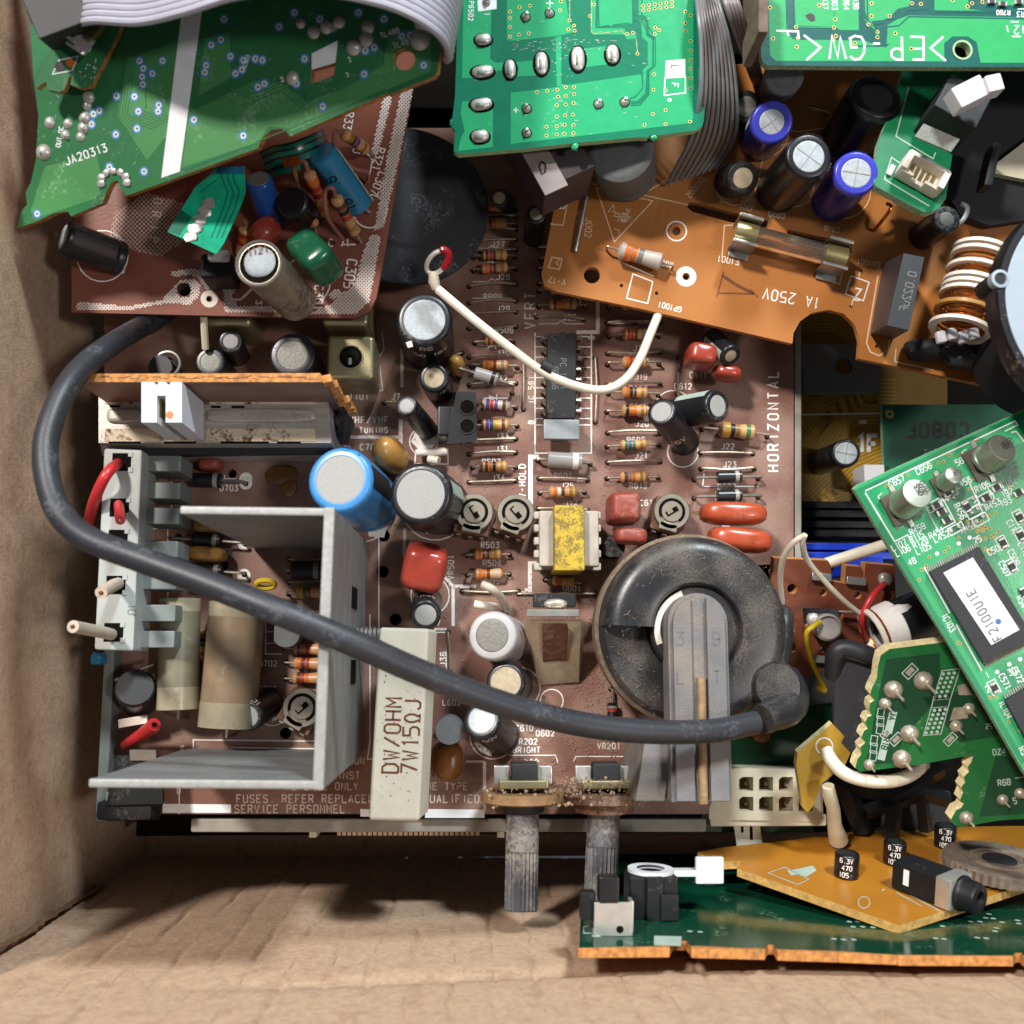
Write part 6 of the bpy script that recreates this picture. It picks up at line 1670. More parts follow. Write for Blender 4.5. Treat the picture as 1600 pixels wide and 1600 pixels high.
# grey drum and small parts half under the bright board
o, _, _ = leaning(T7, OR, (978, 268), (970, 232), 32, 7.0, 'grey_core', 'drum_coil')
T7.part('jumper_wire', MB('steel').tube(smooth([OR.at(900, 388, 0), OR.at(901, 382, 1.2), OR.at(927, 255, 1.4), OR.at(930, 235, .5)], 4), .42, 8))
lb = MB('box_brown').box(P(858, 255, 26), V((4.0, -6.5, 0)), V((5.2, 2.6, 0)), ZUP * 7, .3); o = T7.part('relay', lb)
T7.part('relay_label', MB('ribbon_brown').box(P(850, 262, 34), V((2.6, -5.0, 0)), V((2.4, 1.2, 0)), ZUP * .2, .1), o)
T7.part('print', MB('ink_black').tube([P(846, 252, 34.3), P(842, 260, 34.3), P(847, 272, 34.3), P(852, 268, 34.3), P(852, 256, 34.3), P(846, 252, 34.3)], .18, 5), o)
for a, b in (((992, 296), (1006, 262)), ((1010, 298), (1022, 258))): resistor(T7, OR, a, b, ('brown', 'black', 'gold'), r=1.2, bl=4)
resistor(T7, OR, (950, 390), (1050, 420), ('orange', 'orange', 'grey'), body='res_grey', r=2.0, bl=10.0, label='fat pale resistor with orange bands')
# fuse: glass, end caps, clips
FA, FB = OR.at(1150, 362, 4.2), OR.at(1322, 406, 4.2); fd = (FB - FA); fL = fd.length; fd.normalize()
o = T7.part('fuse', MB('clear_glass').cyl(FA + fd * 3, FB - fd * 3, 2.3, seg=22), None, 'glass tube fuse in two metal clips')
T7.part('fuse_wire', MB('copper_wire').tube([FA + fd * 2, FB - fd * 2], .22, 6), o)
for p_, s_ in ((FA + fd * 2.2, 1), (FB - fd * 2.6, -1)):
    T7.part('end_cap', MB('brass').cyl(p_ - fd * 2.4, p_ + fd * 2.4, 2.55, seg=22), o)
    cl = MB('steel'); sd = OR.n.cross(fd)
    for q in (-1, 1):
        cl.box(p_ + sd * (2.75 * q) - OR.n * .4, fd * 2.7, sd * .18, OR.n * 3.4, .1)
        cl.box(p_ + sd * (3.5 * q) - OR.n * 3.6, fd * 2.2, sd * .9, OR.n * .18, .08)
        cl.box(p_ + sd * (3.0 * q) + OR.n * 2.6, fd * 2.7, sd * .35, OR.n * .5, .15)
    T7.part('fuse_clip', cl, o)
# box capacitor
bt = q4([(1386, 508), (1420, 516), (1444, 402), (1412, 396)], 33)
bb = [OR.at(x, y, .2) for x, y in ((1360, 522), (1396, 530), (1418, 424), (1380, 412))]
o = T7.part('box_capacitor', MB('box_brown').hexa(bb, bt), None, 'brown block printed .022uF')
T7.part('block_top', MB('ic_black').slab([p + ZUP * .06 for p in bt], .05, ZUP), o)
pr = MB('ink_grey'); ft = Flat(P(1424, 432, 33.15), (P(1398, 510, 33) - P(1424, 402, 33)), -(P(1420, 516, 33) - P(1386, 508, 33))); text(pr, ft, '0.022uF', (-1.0, .9), 0, 1.7, .24, .02); T7.part('print', pr, o)
# wound choke on a white former
cx0, cx1 = P(1545, 418, 28), P(1490, 520, 28)
wd = MB('copper_wire'); wa = (P(1497, 512, 28) - P(1530, 395, 28)); wl = wa.length; wn = wa.normalized(); w0 = P(1535, 395, 28)
for k in range(16): wd.lathe(w0 + wn * (wl * k / 16), wn, [(5.2, 0), (5.5, .35), (5.2, .75)], 22)
o = T7.part('wound_choke', wd, None, 'copper-wound choke on a white ribbed former')
for t_, r_ in ((-.02, 6.3), (.06, 6.2), (.25, 6.3), (.42, 6.3), (.50, 6.3), (.58, 6.3), (.78, 6.5), (1.0, 6.6)):
    T7.part('flange', MB('ivory_plastic' if r_ != 6.5 else 'film_tan').lathe(w0 + wn * (wl * t_), wn, [(5.0, 0), (r_, 0), (r_, .8), (5.0, .8)], 24), o)
for k in range(4): T7.part('former_peg', MB('white_plastic').box(P(1470 + k * 17, 527 - (k % 2) * 5, 27), V((1.0, .2, 0)), V((-.2, 1.3, 0)), ZUP * .8, .4), o)
T7.part('dark_lump', MB('black_matte').blob(OR.at(1450, 545, 2), V((5, 0, 0)), V((0, 2.5, 0)), ZUP * 3, .8, 14, 8, .3))
T7.part('dark_lump', MB('rubber').blob(OR.at(1510, 555, 3), V((6, 0, 0)), V((0, 3, 0)), ZUP * 3, .8, 14, 8, .2))
T7.part('frosted_tab', MB('res_grey').box(P(1503, 540, 20), V((.5, .1, 0)), V((0, 1.0, 0)), ZUP * .3, .2))
for x, y in ((1170, 200), (1172, 190)): pass
T7.part('white_clip', MB('cap_disc_bright').tube(smooth([P(1503, 318, 24), P(1512, 326, 25), P(1506, 342, 25), P(1497, 350, 24)], 4), .55, 8))
T7.part('loop_lead', MB('copper_wire').tube(smooth([OR.at(1366, 360, .3), OR.at(1374, 350, 3), OR.at(1392, 325, 5), OR.at(1386, 318, 4)], 4), .4, 8))
T7.part('amber_lead', MB('brass').tube(smooth([OR.at(1262, 170, .3), OR.at(1275, 172, 1), OR.at(1294, 178, .4)], 4), .4, 8))
for y in (382, 398): pass

# ---- little green board with its white socket and switch
SG = Plane((1370, 275, 38), (1460, 330, 38), (1420, 120, 34))
T8 = Thing('socket_board', 'narrow green board with a cream socket and dark push switch on the orange board', 'circuit board', SG.at(1430, 260))
so = [(1412, 108), (1400, 150), (1372, 225), (1365, 285), (1370, 292), (1440, 330), (1452, 332), (1468, 325), (1478, 310), (1486, 255), (1490, 230), (1520, 100)]
T8.part('board', MB('small_green').slab([SG.at(*p) for p in so], 1.6, SG.n, (), 'fr4_edge'))
k_ = MB('silk_grey'); k_.line(SG, [(1420, 135), (1400, 213), (1458, 248), (1462, 238)], 2, .05); k_.line(SG, [(1408, 256), (1393, 246), (1382, 280), (1452, 322)], 2, .05); text(k_, SG, 'P406', (1472, 272), 100, 6, 1.2, .05); T8.part('white_print', k_)
sk = MB('ivory_plastic')
ex = (SG.at(1465, 305, 0) - SG.at(1400, 268, 0)).normalized(); ey = SG.n.cross(ex)
c = SG.at(1432, 283, 0)
sk.box(c + SG.n * 1.0, ex * 4.6, ey * 2.2, SG.n * .8, .2)
for s_ in (-1, 1): sk.box(c + ex * (s_ * 4.2) + SG.n * 2.6, ex * .7, ey * 2.3, SG.n * 1.8, .3)
sk.box(c + ey * 2.0 + SG.n * 2.6, ex * 4.6, ey * .5, SG.n * 1.8, .2); sk.box(c - ey * 2.0 + ex * 2.6 + SG.n * 2.2, ex * 1.6, ey * .4, SG.n * 1.2, .2); sk.box(c - ey * 2.0 - ex * 3.0 + SG.n * 2.2, ex * 1.4, ey * .4, SG.n * 1.2, .2)
for k in range(7): sk.box(c + ey * 2.7 + ex * (-3.6 + k * 1.2) + SG.n * 2, ex * .28, ey * .35, SG.n * 1.2)
o = T8.part('cream_socket', sk)
for k in range(5): T8.part('contact', MB('brass').box(c + ex * (-2.4 + k * 1.2) + SG.n * 1.95, ex * .35, ey * 1.4, SG.n * .12), o)
T8.part('solder_tab', MB('solder').box(SG.at(1392, 266, .4), ex * .6, ey * 1.4, SG.n * .3, .2))
sw = MB('black_matte'); sc_ = SG.at(1470, 200, 0)
sw.box(sc_ + SG.n * 4.5, ex * 4.8, ey * 4.6, SG.n * 4.5, .3); o = T8.part('push_switch', sw)
T8.part('switch_plate', MB('cap_disc_dark').box(P(1464, 216, 46.2), V((3.6, -1.6, 0)), V((1.0, 1.4, 0)), ZUP * .2, .1), o)
T8.part('plunger', MB('white_plastic').box(P(1510, 150, 50), V((3.0, 1.6, 0)), V((-1.0, 2.0, 0)), ZUP * 2, .4).box(P(1548, 136, 51), V((1.6, .4, 0)), V((-.4, 1.7, 0)), ZUP * 1.8, .4), o)

# ---- round spool at the right edge
sp = Thing('round_spool', 'large round pale-faced drum with a black rim, cut by the right edge', 'drum', P(1640, 480, 30))
pc = P(1760, 475, 56); q0 = V((pc.x, pc.y, 51)); sa = V((-.03, .02, 1))
sp.part('rim', MB('spool_black').lathe(q0, sa, [(0, 0), (23.6, 0), (24.0, .6), (24.0, 4.4), (23.6, 5), (22.6, 5), (22.4, 4.8), (0, 4.8)], 90))
sp.part('pale_face', MB('spool_grey').lathe(q0 + sa * 4.8, sa, [(0, 0), (22.3, 0), (22.3, .3), (22.1, .45), (0, .45)], 90))
sp.part('drum_core', MB('black_matte').lathe(q0 - sa * 30, sa, [(0, 0), (13, 0), (13, 30)], 40))
b0 = P(1561, 437, 55)
sp.part('screw_boss', MB('spool_grey').lathe(b0 - ZUP * 1, ZUP, [(0, 0), (1.75, 0), (1.75, 1.6), (1.2, 1.7), (1.1, 1.2), (0, 1.2)], 22).lathe(b0 - ZUP * 6, ZUP, [(1.7, 0, 'ink_black'), (1.7, 5, 'ink_black')], 22))
sp.part('screw_head', MB('ink_black').lathe(b0 + ZUP * .22, ZUP, [(1.05, 0), (1.0, .15), (0, .2)], 16))

pf = Thing('beige_flap', 'flat beige plastic flap in the shadow at the upper right', 'flap', P(1580, 260, 20))
pf.part('flap', MB('cream_plastic').slab([P(1540, 268, 24), P(1600, 280, 24), P(1640, 284, 24), P(1640, 195, 24), P(1600, 222, 24)], 1.5, ZUP))
dk_ = Thing('dark_chassis', 'black chassis in the deep shadow under the lettered green board', 'chassis', P(1500, 250, 5))
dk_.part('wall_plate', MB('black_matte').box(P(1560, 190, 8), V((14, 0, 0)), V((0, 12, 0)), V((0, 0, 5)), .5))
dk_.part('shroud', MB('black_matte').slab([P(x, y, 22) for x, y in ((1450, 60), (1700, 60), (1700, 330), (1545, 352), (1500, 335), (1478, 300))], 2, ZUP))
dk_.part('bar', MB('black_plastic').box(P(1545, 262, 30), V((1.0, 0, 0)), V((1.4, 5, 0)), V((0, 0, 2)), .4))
# ================================================================== deep boards on the right
YB = Plane(-26.0)
T9 = Thing('yellow_board', 'yellow-brown circuit board lying deep below with a grey plate and a black can', 'circuit board', YB.at(1300, 650))
T9.part('board', MB('yellow_pcb').slab([YB.at(*p) for p in [(1150, 440), (1480, 440), (1480, 800), (1150, 800)]], 1.6, YB.n))
yt_ = MB('yellow_trace')
bundle(yt_, YB, [(1250, 500), (1300, 498), (1340, 520), (1420, 522)], 8, 5, 2.2); bundle(yt_, YB, [(1250, 740), (1310, 660), (1330, 640), (1372, 640)], 9, 5.5, 2.4); bundle(yt_, YB, [(1270, 780), (1330, 720), (1400, 690)], 8, 5.5, 2.4); bundle(yt_, YB, [(1240, 700), (1290, 640), (1350, 610), (1400, 612)], 7, 6, 2.4)
bundle(yt_, YB, [(1280, 790), (1330, 770), (1400, 775)], 6, 5, 2)
T9.part('track', yt_)
yp = MB('silk_bright'); yp.line(YB, [(1246, 648), (1374, 646)], 2, .05); text(yp, YB, '1F', (1340, 706), 0, 26, 6, .05); yp.poly(YB, [(1342, 658), (1354, 656), (1354, 662), (1344, 662)], .06); T9.part('white_print', yp)
T9.part('grey_plate', MB('grey_core').slab([P(x, y, -18) for x, y in ((1252, 536), (1378, 540), (1376, 612), (1256, 614))], 2, ZUP, [[P(*q, -18) for q in circ(1318, 572, 14)]]))
T9.part('white_block', MB('white_plastic').box(P(1362, 748, -20), V((3.4, 0, 0)), V((0, 3, 0)), V((0, 0, 4)), .4))
capacitor(T9, YB, (1322, 708), 2, 23, 'black_sleeve', dr=18, base=(1282, 722), disc='cap_disc_bright', score=80)
DG = Plane(-16.0)
T10 = Thing('stamped_dark_board', 'dark green board stamped with black characters, half under the diagonal board', 'circuit board', DG.at(1440, 690))
T10.part('board', MB('deep_green').slab([DG.at(*p) for p in [(1378, 632), (1660, 632), (1660, 830), (1385, 830)]], 1.6, DG.n, (), 'fr4_edge'))
di = MB('ink_black'); text(di, DG, 'C080F', (1512, 661), 180, 22, 5.5, .05, .8, 2.4); T10.part('ink_stamp', di)
dg = MB('via_gold'); dg.ring(DG, 1390, 647, 1.1, .5, .05, 16); T10.part('via', dg)
fl_ = MB('silk_grey')
for k in range(22):
    x, y = random.uniform(1440, 1475), random.uniform(700, 716); fl_.line(DG, [(x, y), (x + random.uniform(2, 7), y + random.uniform(-3, 1))], 1.2, .05)
T10.part('residue', fl_)
# card slots
MBD = Plane(-34.0)
T11 = Thing('card_slot', 'long black card slot, the upper of the dark pair', 'card slot', P(1300, 800, -22), 'card slots deep on the right')
def slot(T, y, mtl, z=-22, hh=5):
    for s_ in (-1, 1):
        T.part('slot_wall', MB(mtl).box(P(1310, y + s_ * 7, z), V((26, 0, 0)), V((0, .85, 0)), V((0, 0, hh)), .2))
    T.part('contact_row', (lambda b: [b.box(P(1232 + k * 6, y, z + hh - 2.4), V((.22, 0, 0)), V((0, .35, 0)), V((0, 0, .8))) for k in range(32)] and b)(MB('grey_core' if mtl == 'black_plastic' else 'blue_flex')))
    T.part('slot_floor', MB('hole').box(P(1310, y, z - 3), V((26, 0, 0)), V((0, .9, 0)), V((0, 0, 1.5))))
slot(T11, 800, 'black_plastic')
T12 = Thing('card_slot', 'long black card slot next above the blue one', 'card slot', P(1300, 832, -22), 'card slots deep on the right'); slot(T12, 830, 'black_plastic')
T13 = Thing('card_slot', 'bright blue card slot crossed by a white rod', 'card slot', P(1300, 864, -20), 'card slots deep on the right'); slot(T13, 864, 'slot_blue', -18); 
T13.part('slot_end', MB('slot_blue').box(P(1335, 888, -16), V((5, 0, 0)), V((0, 2.2, 0)), V((0, 0, 6)), .3))
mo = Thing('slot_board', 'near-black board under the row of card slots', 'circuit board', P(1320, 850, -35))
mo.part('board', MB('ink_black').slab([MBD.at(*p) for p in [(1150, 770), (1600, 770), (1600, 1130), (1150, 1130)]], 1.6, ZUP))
wr = single('white_rod', MB('white_wire').tube([P(1262, 890, 2), P(1330, 868, 2), P(1400, 846, 2)], 1.35, 12), 'straight white rod crossing the blue card slot', 'rod', P(1330, 868, 2))

# ================================================================== red-brown tag board with thin wires
TG = Plane((1228, 880, 6), (1400, 885, 4), (1260, 1050, -2))
T14 = Thing('tag_board', 'small red-brown tag board with square notches, solder lugs and thin coloured wires', 'circuit board', TG.at(1310, 950))
to = [(1210, 872), (1225, 873), (1294, 876), (1298, 884), (1300, 908), (1320, 912), (1322, 884), (1346, 886), (1350, 910), (1352, 880), (1398, 884), (1402, 1000), (1350, 1010), (1300, 1040), (1262, 1058), (1240, 1062), (1222, 1000), (1208, 900)]
hl = [circ(1238, 920, 8), circ(1286, 926, 6), circ(1340, 930, 6), circ(1237, 1012, 8), circ(1286, 1015, 6), [(1254, 950), (1300, 950), (1318, 956), (1318, 976), (1300, 974), (1256, 980)]]
T14.part('board', MB('tag_pcb').slab([TG.at(*p) for p in to], 2.4, TG.n, [[TG.at(*q) for q in h] for h in hl], 'tag_edge'))
for x, y in ((1283, 902), (1337, 908), (1282, 1030)): T14.part('solder_lug', MB('steel').box(TG.at(x, y, .9), V((2.2, -.2, 0)), V((0, .9, 0)), V((0, 0, .7)), .2))
for x, y in ((1270, 968), (1382, 905)): T14.part('solder_lug', MB('solder').blob(TG.at(x, y, 1), V((1.5, 0, 0)), V((0, 1.5, 0)), ZUP * 1.2, .8, 12, 8, .15))
T14.part('metal_cup', MB('glass_grey').lathe(TG.at(1286, 978, 1), V((-.1, -.1, 1)), [(0, 0), (2.9, 0), (3.1, 4.5), (2.6, 5.0), (2.3, 4.2), (0, 4.0)], 24))
T14.part('bare_wire', MB('wire_tin').tube([TG.at(1310, 956, 2), TG.at(1362, 958, 3)], .4, 8))
def wire(T, pts, r, mtl, name='thin_wire', n=6): return T.part(name, MB(mtl).tube(smooth([P(*p) for p in pts], n), r, 10))
wire(T14, [(1222, 942, 8), (1219, 905, 14), (1224, 872, 20), (1240, 848, 25), (1258, 836, 27)], .62, 'white_wire')
wire(T14, [(1257, 836, 27), (1254, 850, 25), (1262, 876, 20), (1290, 910, 15), (1320, 940, 11), (1345, 960, 8)], .62, 'white_wire')
T14.part('tinned_end', MB('brass').tube([P(1340, 957, 8.5), P(1358, 961, 7)], .45, 8))
wire(T14, [(1281, 972, 7), (1270, 979, 9), (1260, 992, 8), (1267, 1028, 2), (1280, 1058, -4), (1288, 1074, -6), (1288, 1080, -6), (1274, 1072, -6)], .6, 'yellow_wire')
wire(T14, [(1382, 912, 6), (1366, 928, 9), (1352, 950, 9), (1347, 972, 8), (1352, 998, 4)], .7, 'red_wire')

# ---- black motor can with white tape, black block and loop
mc = Thing('taped_motor', 'black cylinder bound with crumpled white tape behind the tag board', 'motor', P(1410, 970, 6))
A_, B_ = P(1382, 985, 8), P(1480, 945, 8)
mc.part('can', MB('black_gloss').cyl(A_, B_, 5.6, seg=28))
d = (B_ - A_).normalized()
mc.part('tape_band', MB('tape_white').lathe(A_ - d * 1.8, d, [(3.0, 0), (5.2, .1), (5.9, .8), (5.95, 4.6), (5.7, 4.9)], 24))
mc.part('tape_tail', MB('tape_white').blob(A_ + V((2.2, 3.0, 4.0)), V((3.4, .6, 0)), V((-.5, 2.6, 0)), ZUP * 1.0, .7, 12, 8, .15))
mc.part('pale_ring', MB('ivory_plastic').tube([A_ - d * 2.6 + V((math.cos(R(a)) * d.y * -5.6, math.cos(R(a)) * d.x * 5.6, math.sin(R(a)) * 5.6)) for a in range(0, 361, 20)], .7, 8, False))
mc.part('copper_ring', MB('copper_wire').tube([A_ - d * 1.9 + V((math.cos(R(a)) * d.y * -5.5, math.cos(R(a)) * d.x * 5.5, math.sin(R(a)) * 5.5)) for a in range(0, 361, 20)], .5, 8, False))
bkk = Thing('shrink_wrapped_block', 'matte black wrapped block standing between the tag board and the notched green board', 'component', P(1340, 1090, -8))
bkk.part('block', MB('rubber').hexa([P(1312, 1172, -14), P(1352, 1168, -14), P(1396, 1060, -14), P(1310, 1040, -14)], [P(1302, 1150, 8), P(1348, 1190, 10), P(1386, 1046, 14), P(1308, 1024, 12)]))
bkk.part('wrapped_end', MB('rubber').tube(smooth([P(1302, 1056, 9), P(1304, 1024, 13), P(1318, 1012, 14), P(1350, 1020, 15), P(1378, 1034, 14)], 5), 1.9, 12))

# ---- deep green scrap, white housing and the rest below the cable
GP = Plane(-12.0)
gs = Thing('plain_green_board', 'plain dark green board scrap low beside the grey core leg', 'circuit board', GP.at(1200, 1160))
gs.part('board', MB('pin_green_dark').slab([GP.at(*p) for p in [(1100, 1098), (1240, 1110), (1262, 1102), (1300, 1098), (1300, 1200), (1270, 1300), (1100, 1300)]], 1.6, ZUP, (), 'cream_edge'))
gs.part('glue_drop', MB('glue').blob(GP.at(1190, 1150, .4), V((2.2, 0, 0)), V((0, 1.6, 0)), ZUP * .6, .8, 12, 6, .3))
WH = Plane(-4.0)
wh = Thing('pin_housing', 'cream-white plastic housing with two rows of square sockets', 'connector', WH.at(1200, 1250))
hs_ = []
for r_ in range(2):
    for c_i in range(4):
        x = 1166 + c_i * 31 - r_ * 0; y = 1225 + r_ * 31
        hs_.append([(x - 11, y - 7), (x - 6, y - 11), (x + 11, y - 11), (x + 11, y + 11), (x - 11, y + 11)])
wh.part('housing', MB('cream_plastic').slab([WH.at(*p) for p in [(1108, 1205), (1150, 1200), (1278, 1202), (1284, 1284), (1108, 1280)]], 9, ZUP, [[WH.at(*q) for q in h] for h in hs_]))
wh.part('skirt', MB('cream_plastic').box(P(1196, 1279, -7), V((13.5, 0, 0)), V((0, 1.4, 0)), V((0, 0, 2.5)), .5))
wh.part('socket_floor', MB('film_tan').box(P(1212, 1242, -11.5), V((11, 0, 0)), V((0, 5, 0)), V((0, 0, .4))))
for c_i in range(8): wh.part('pin', MB('solder_warm').cyl(P(1166 + (c_i % 4) * 31, 1225 + (c_i // 4) * 31, -11), P(1166 + (c_i % 4) * 31, 1225 + (c_i // 4) * 31, -8), .5, seg=8))
lg_ = MB('cream_plastic').hexa(q4([(1152, 1330), (1194, 1326), (1186, 1285), (1146, 1288)], -14), q4([(1152, 1328), (1192, 1322), (1186, 1284), (1146, 1286)], -8)); o = wh.part('latch_leg', lg_)
wh.part('slit', MB('hole').box(P(1160, 1296, -7.9), V((.25, 0, 0)), V((0, .7, 0)), ZUP * .08).box(P(1174, 1300, -7.9), V((.3, 0, 0)), V((0, 1.7, 0)), ZUP * .08), o)
TY = Plane((1255, 1265, 4), (1300, 1132, 10), (1335, 1168, 8))
ty = Thing('yellow_scrap_board', 'small yellow-green board scrap with a printed ring and a cream lead', 'circuit board', TY.at(1290, 1190))
ty.part('board', MB('yellow_trace').slab([TY.at(*p) for p in [(1300, 1130), (1334, 1166), (1320, 1196), (1284, 1224), (1270, 1260), (1262, 1270), (1254, 1262), (1244, 1196), (1246, 1176)]], 1.6, TY.n, (), 'cream_edge'))
k_ = MB('silk'); k_.line(TY, circ(1288, 1166, 13, 20), 2.2, .05, True); ty.part('printed_ring', k_)
ty.part('cream_lead', MB('white_wire').tube(smooth([P(1290, 1172, 10), P(1302, 1192, 12), P(1322, 1210, 13), P(1356, 1220, 13), P(1394, 1220, 12), P(1424, 1210, 10), P(1444, 1192, 8)], 6), 1.45, 12))
cs = single('cream_post', MB('cream_plastic').tube([P(1294, 1228, 10), P(1296, 1242, 9), P(1302, 1262, 5), P(1304, 1290, 0), P(1310, 1312, -4)], [1.3, 1.55, 1.45, 1.6, 2.2], 12), 'bent cream plastic post rising beside the black frames', 'plastic post', P(1304, 1290, 0))
bf = Thing('black_frame', 'jumble of glossy black plastic frames above the amber board', 'plastic frame', P(1390, 1260, -10))
for pts, w_ in (([(1300, 1225), (1400, 1240), (1470, 1200)], 2.2), ([(1350, 1270), (1440, 1240), (1480, 1250)], 1.8), ([(1400, 1240), (1392, 1310)], 2.0), ([(1440, 1240), (1446, 1300)], 1.6), ([(1320, 1230), (1350, 1300)], 2.4)):
    bf.part('frame_bar', MB('black_gloss').tube([P(x, y, -12) for x, y in pts], w_, 4))
bf.part('frame_body', MB('black_matte').box(P(1400, 1270, -22), V((12, 0, 0)), V((0, 6, 0)), V((0, 0, 5)), .8))

# ================================================================== notched green board with big solder pins
PG = Plane((1360, 1040, 20), (1495, 1000, 24), (1490, 1280, 16))
T15 = Thing('solder_pin_board', 'dark green board with cream saw-toothed edges and tall solder pins, printed R1A R1B', 'circuit board', PG.at(1430, 1110))
po = [(1372, 1040), (1376, 1024), (1390, 1014), (1478, 1003), (1492, 1002), (1560, 1060), (1660, 1180), (1660, 1276), (1560, 1282), (1505, 1292), (1492, 1290), (1486, 1280), (1494, 1266), (1502, 1262), (1506, 1256), (1500, 1250), (1505, 1238), (1502, 1230), (1508, 1222), (1506, 1214), (1514, 1206), (1512, 1198), (1518, 1190), (1520, 1182), (1512, 1181), (1440, 1194), (1344, 1206),
      (1336, 1200), (1340, 1186), (1346, 1178), (1344, 1168), (1352, 1160), (1346, 1152), (1350, 1142), (1356, 1138), (1352, 1128), (1356, 1120), (1362, 1118), (1358, 1108), (1360, 1098), (1366, 1094), (1360, 1084), (1362, 1076), (1370, 1060)]
tv = [PG.at(*p) for p in po]; off = PG.n * 1.8 + V((.75, -.75, 0))
bd = MB('pin_green').slab(tv, 0, PG.n)
bd.use('cream_edge'); n_ = len(tv)
bd.add(tv + [p - off for p in tv], [(i, (i + 1) % n_, (i + 1) % n_ + n_, i + n_) for i in range(n_)]); bd.slab([p - off for p in tv], 0, PG.n)
T15.part('board', bd)
da = MB('pin_green_dark')
da.poly(PG, [(1385, 1030), (1468, 1020), (1470, 1070), (1450, 1110), (1412, 1150), (1400, 1192), (1352, 1196), (1366, 1120), (1378, 1060)], .02); da.poly(PG, [(1556, 1180), (1640, 1190), (1640, 1270), (1530, 1276)], .02); da.poly(PG, [(1440, 1090), (1500, 1080), (1560, 1110), (1560, 1150), (1500, 1160)], .02)
T15.part('dark_area', da)
pp = MB('silk_grey')
a_, b_ = (1472, 1048), (1498, 1045)
for quad in ([(1472, 1048), (1500, 1045), (1485, 1092), (1458, 1094)], [(1458, 1094), (1485, 1092), (1482, 1104), (1455, 1106)], [(1455, 1106), (1482, 1104), (1470, 1147), (1443, 1149)]): pp.line(PG, quad, 1.4, .06, True)
for k in range(6):
    for j in range(3):
        pp.ring(PG, 1474 - k * 2.8 + j * 8.6, 1053 + k * 7.2 - j * .8, .36, 0, .06, 8); pp.ring(PG, 1460 - k * 2.6 + j * 8.6, 1110 + k * 7.0 - j * .8, .36, 0, .06, 8)
for c_, w_ in (((1422, 1049), 17), ((1400, 1155), 15), ((1485, 1155), 15), ((1384, 1146), 12)):
    x, y = c_; h_ = w_ * .75
    pp.line(PG, [(x - h_, y + 3), (x + 3, y - h_), (x + h_, y - 3), (x - 3, y + h_)], 1.5, .06, True)
    pp.use('solder_warm'); pp.poly(PG, [(x - h_ * .6, y + 2), (x + 2, y - h_ * .6), (x + h_ * .6, y - 2), (x - 2, y + h_ * .6)], .05); pp.use('silk_grey')
for y0 in (1110, 1152):
    for k in range(3): pp.line(PG, rect(1376 - k * .5 - (y0 - 1110) * .25, y0 + 5 + k * 12, 15, 10, 100), 1.3, .06, True)
    pp.poly(PG, rect(1392 - (y0 - 1110) * .27, y0 + 18, 12, 36, 14), .05)
pi = MB('pin_green_dark'); text(pi, PG, 'R1A', (1393, 1106), 104, 9, 1.8, .08); text(pi, PG, 'R1B', (1381, 1152), 104, 9, 1.8, .08); T15.part('letter', pi)
text(pp, PG, 'DZ4', (1552, 1180), -5, 9, 1.5, .06); text(pp, PG, 'R6B', (1560, 1228), -6, 9, 1.6, .06); text(pp, PG, '5', (1584, 1256), -8, 9, 1.5, .06); text(pp, PG, 'IC', (1540, 1130), 80, 8, 1.2, .06)
pp.line(PG, [(1586, 1216), (1600, 1214), (1610, 1226)], 1.5, .06)
T15.part('white_print', pp)
for x, y, r in ((1396, 1078, 2.0), (1443, 1064, 2.05), (1383, 1100, 1.35), (1421, 1147, 2.0), (1409, 1186, 2.0), (1494, 1135, 1.35), (1514, 1108, 1.3), (1567, 1250, 1.2), (1510, 1278, 1.5), (1594, 1240, 1.2), (1358, 1195, 1.2)):
    joint(T15, PG, (x, y), r, r * .75, pin=PG.n * (r * 1.4) + V((.9, -1.0, 0)) * (r * .75), pr=r * .2, mtl='solder_warm')
for q in ([(1496, 1072), (1508, 1068), (1520, 1086), (1498, 1086)], [(1490, 1106), (1515, 1104), (1512, 1122), (1484, 1126)]):
    m_ = MB('solder_warm').slab([PG.at(*p, .12) for p in q], .08, PG.n); T15.part('tinned_patch', m_)

# ================================================================== diagonal digital board
DB = Plane((1334, 765, 34), (1602, 642, 38), (1600, 1205, 30))
T16 = Thing('diagonal_board', 'diagonal green board with silver cans and a chip under a white label, right edge', 'circuit board', DB.at(1500, 850))
do = [(1334, 764), (1340, 758), (1600, 641), (1680, 606), (1680, 1330), (1600, 1206), (1480, 1000), (1420, 906)]
T16.part('board', MB('dig_copper').slab([DB.at(*p) for p in do], 1.7, DB.n, (), 'dig_edge'))
da = MB('dig_green')
da.line(DB, [(1600, 1192), (1342, 768), (1600, 648), (1680, 612)], 9, .02)
for pg in ([(1480, 820), (1530, 800), (1600, 960), (1600, 1000)], [(1550, 1040), (1600, 1020), (1600, 1090), (1565, 1070)], [(1456, 770), (1500, 750), (1560, 780), (1540, 810), (1470, 840)], [(1570, 700), (1640, 680), (1640, 760), (1560, 740)]): da.poly(DB, pg, .02)
T16.part('dark_area', da)
dt = MB('dig_copper')
bundle(dt, DB, [(1548, 1040), (1580, 1024), (1620, 1060)], 8, 3.6, 1.2, .04); bundle(dt, DB, [(1530, 812), (1545, 850), (1600, 830)], 6, 4, 1.2, .04); bundle(dt, DB, [(1560, 870), (1580, 920), (1620, 940)], 6, 4, 1.3, .04)
T16.part('track', dt)
dp = MB('silk_bright')
dp.line(DB, [(1352, 767), (1586, 658), (1590, 664), (1570, 674)], 1.9, .06); dp.line(DB, [(1352, 770), (1398, 846), (1418, 836), (1422, 842)], 1.9, .06)
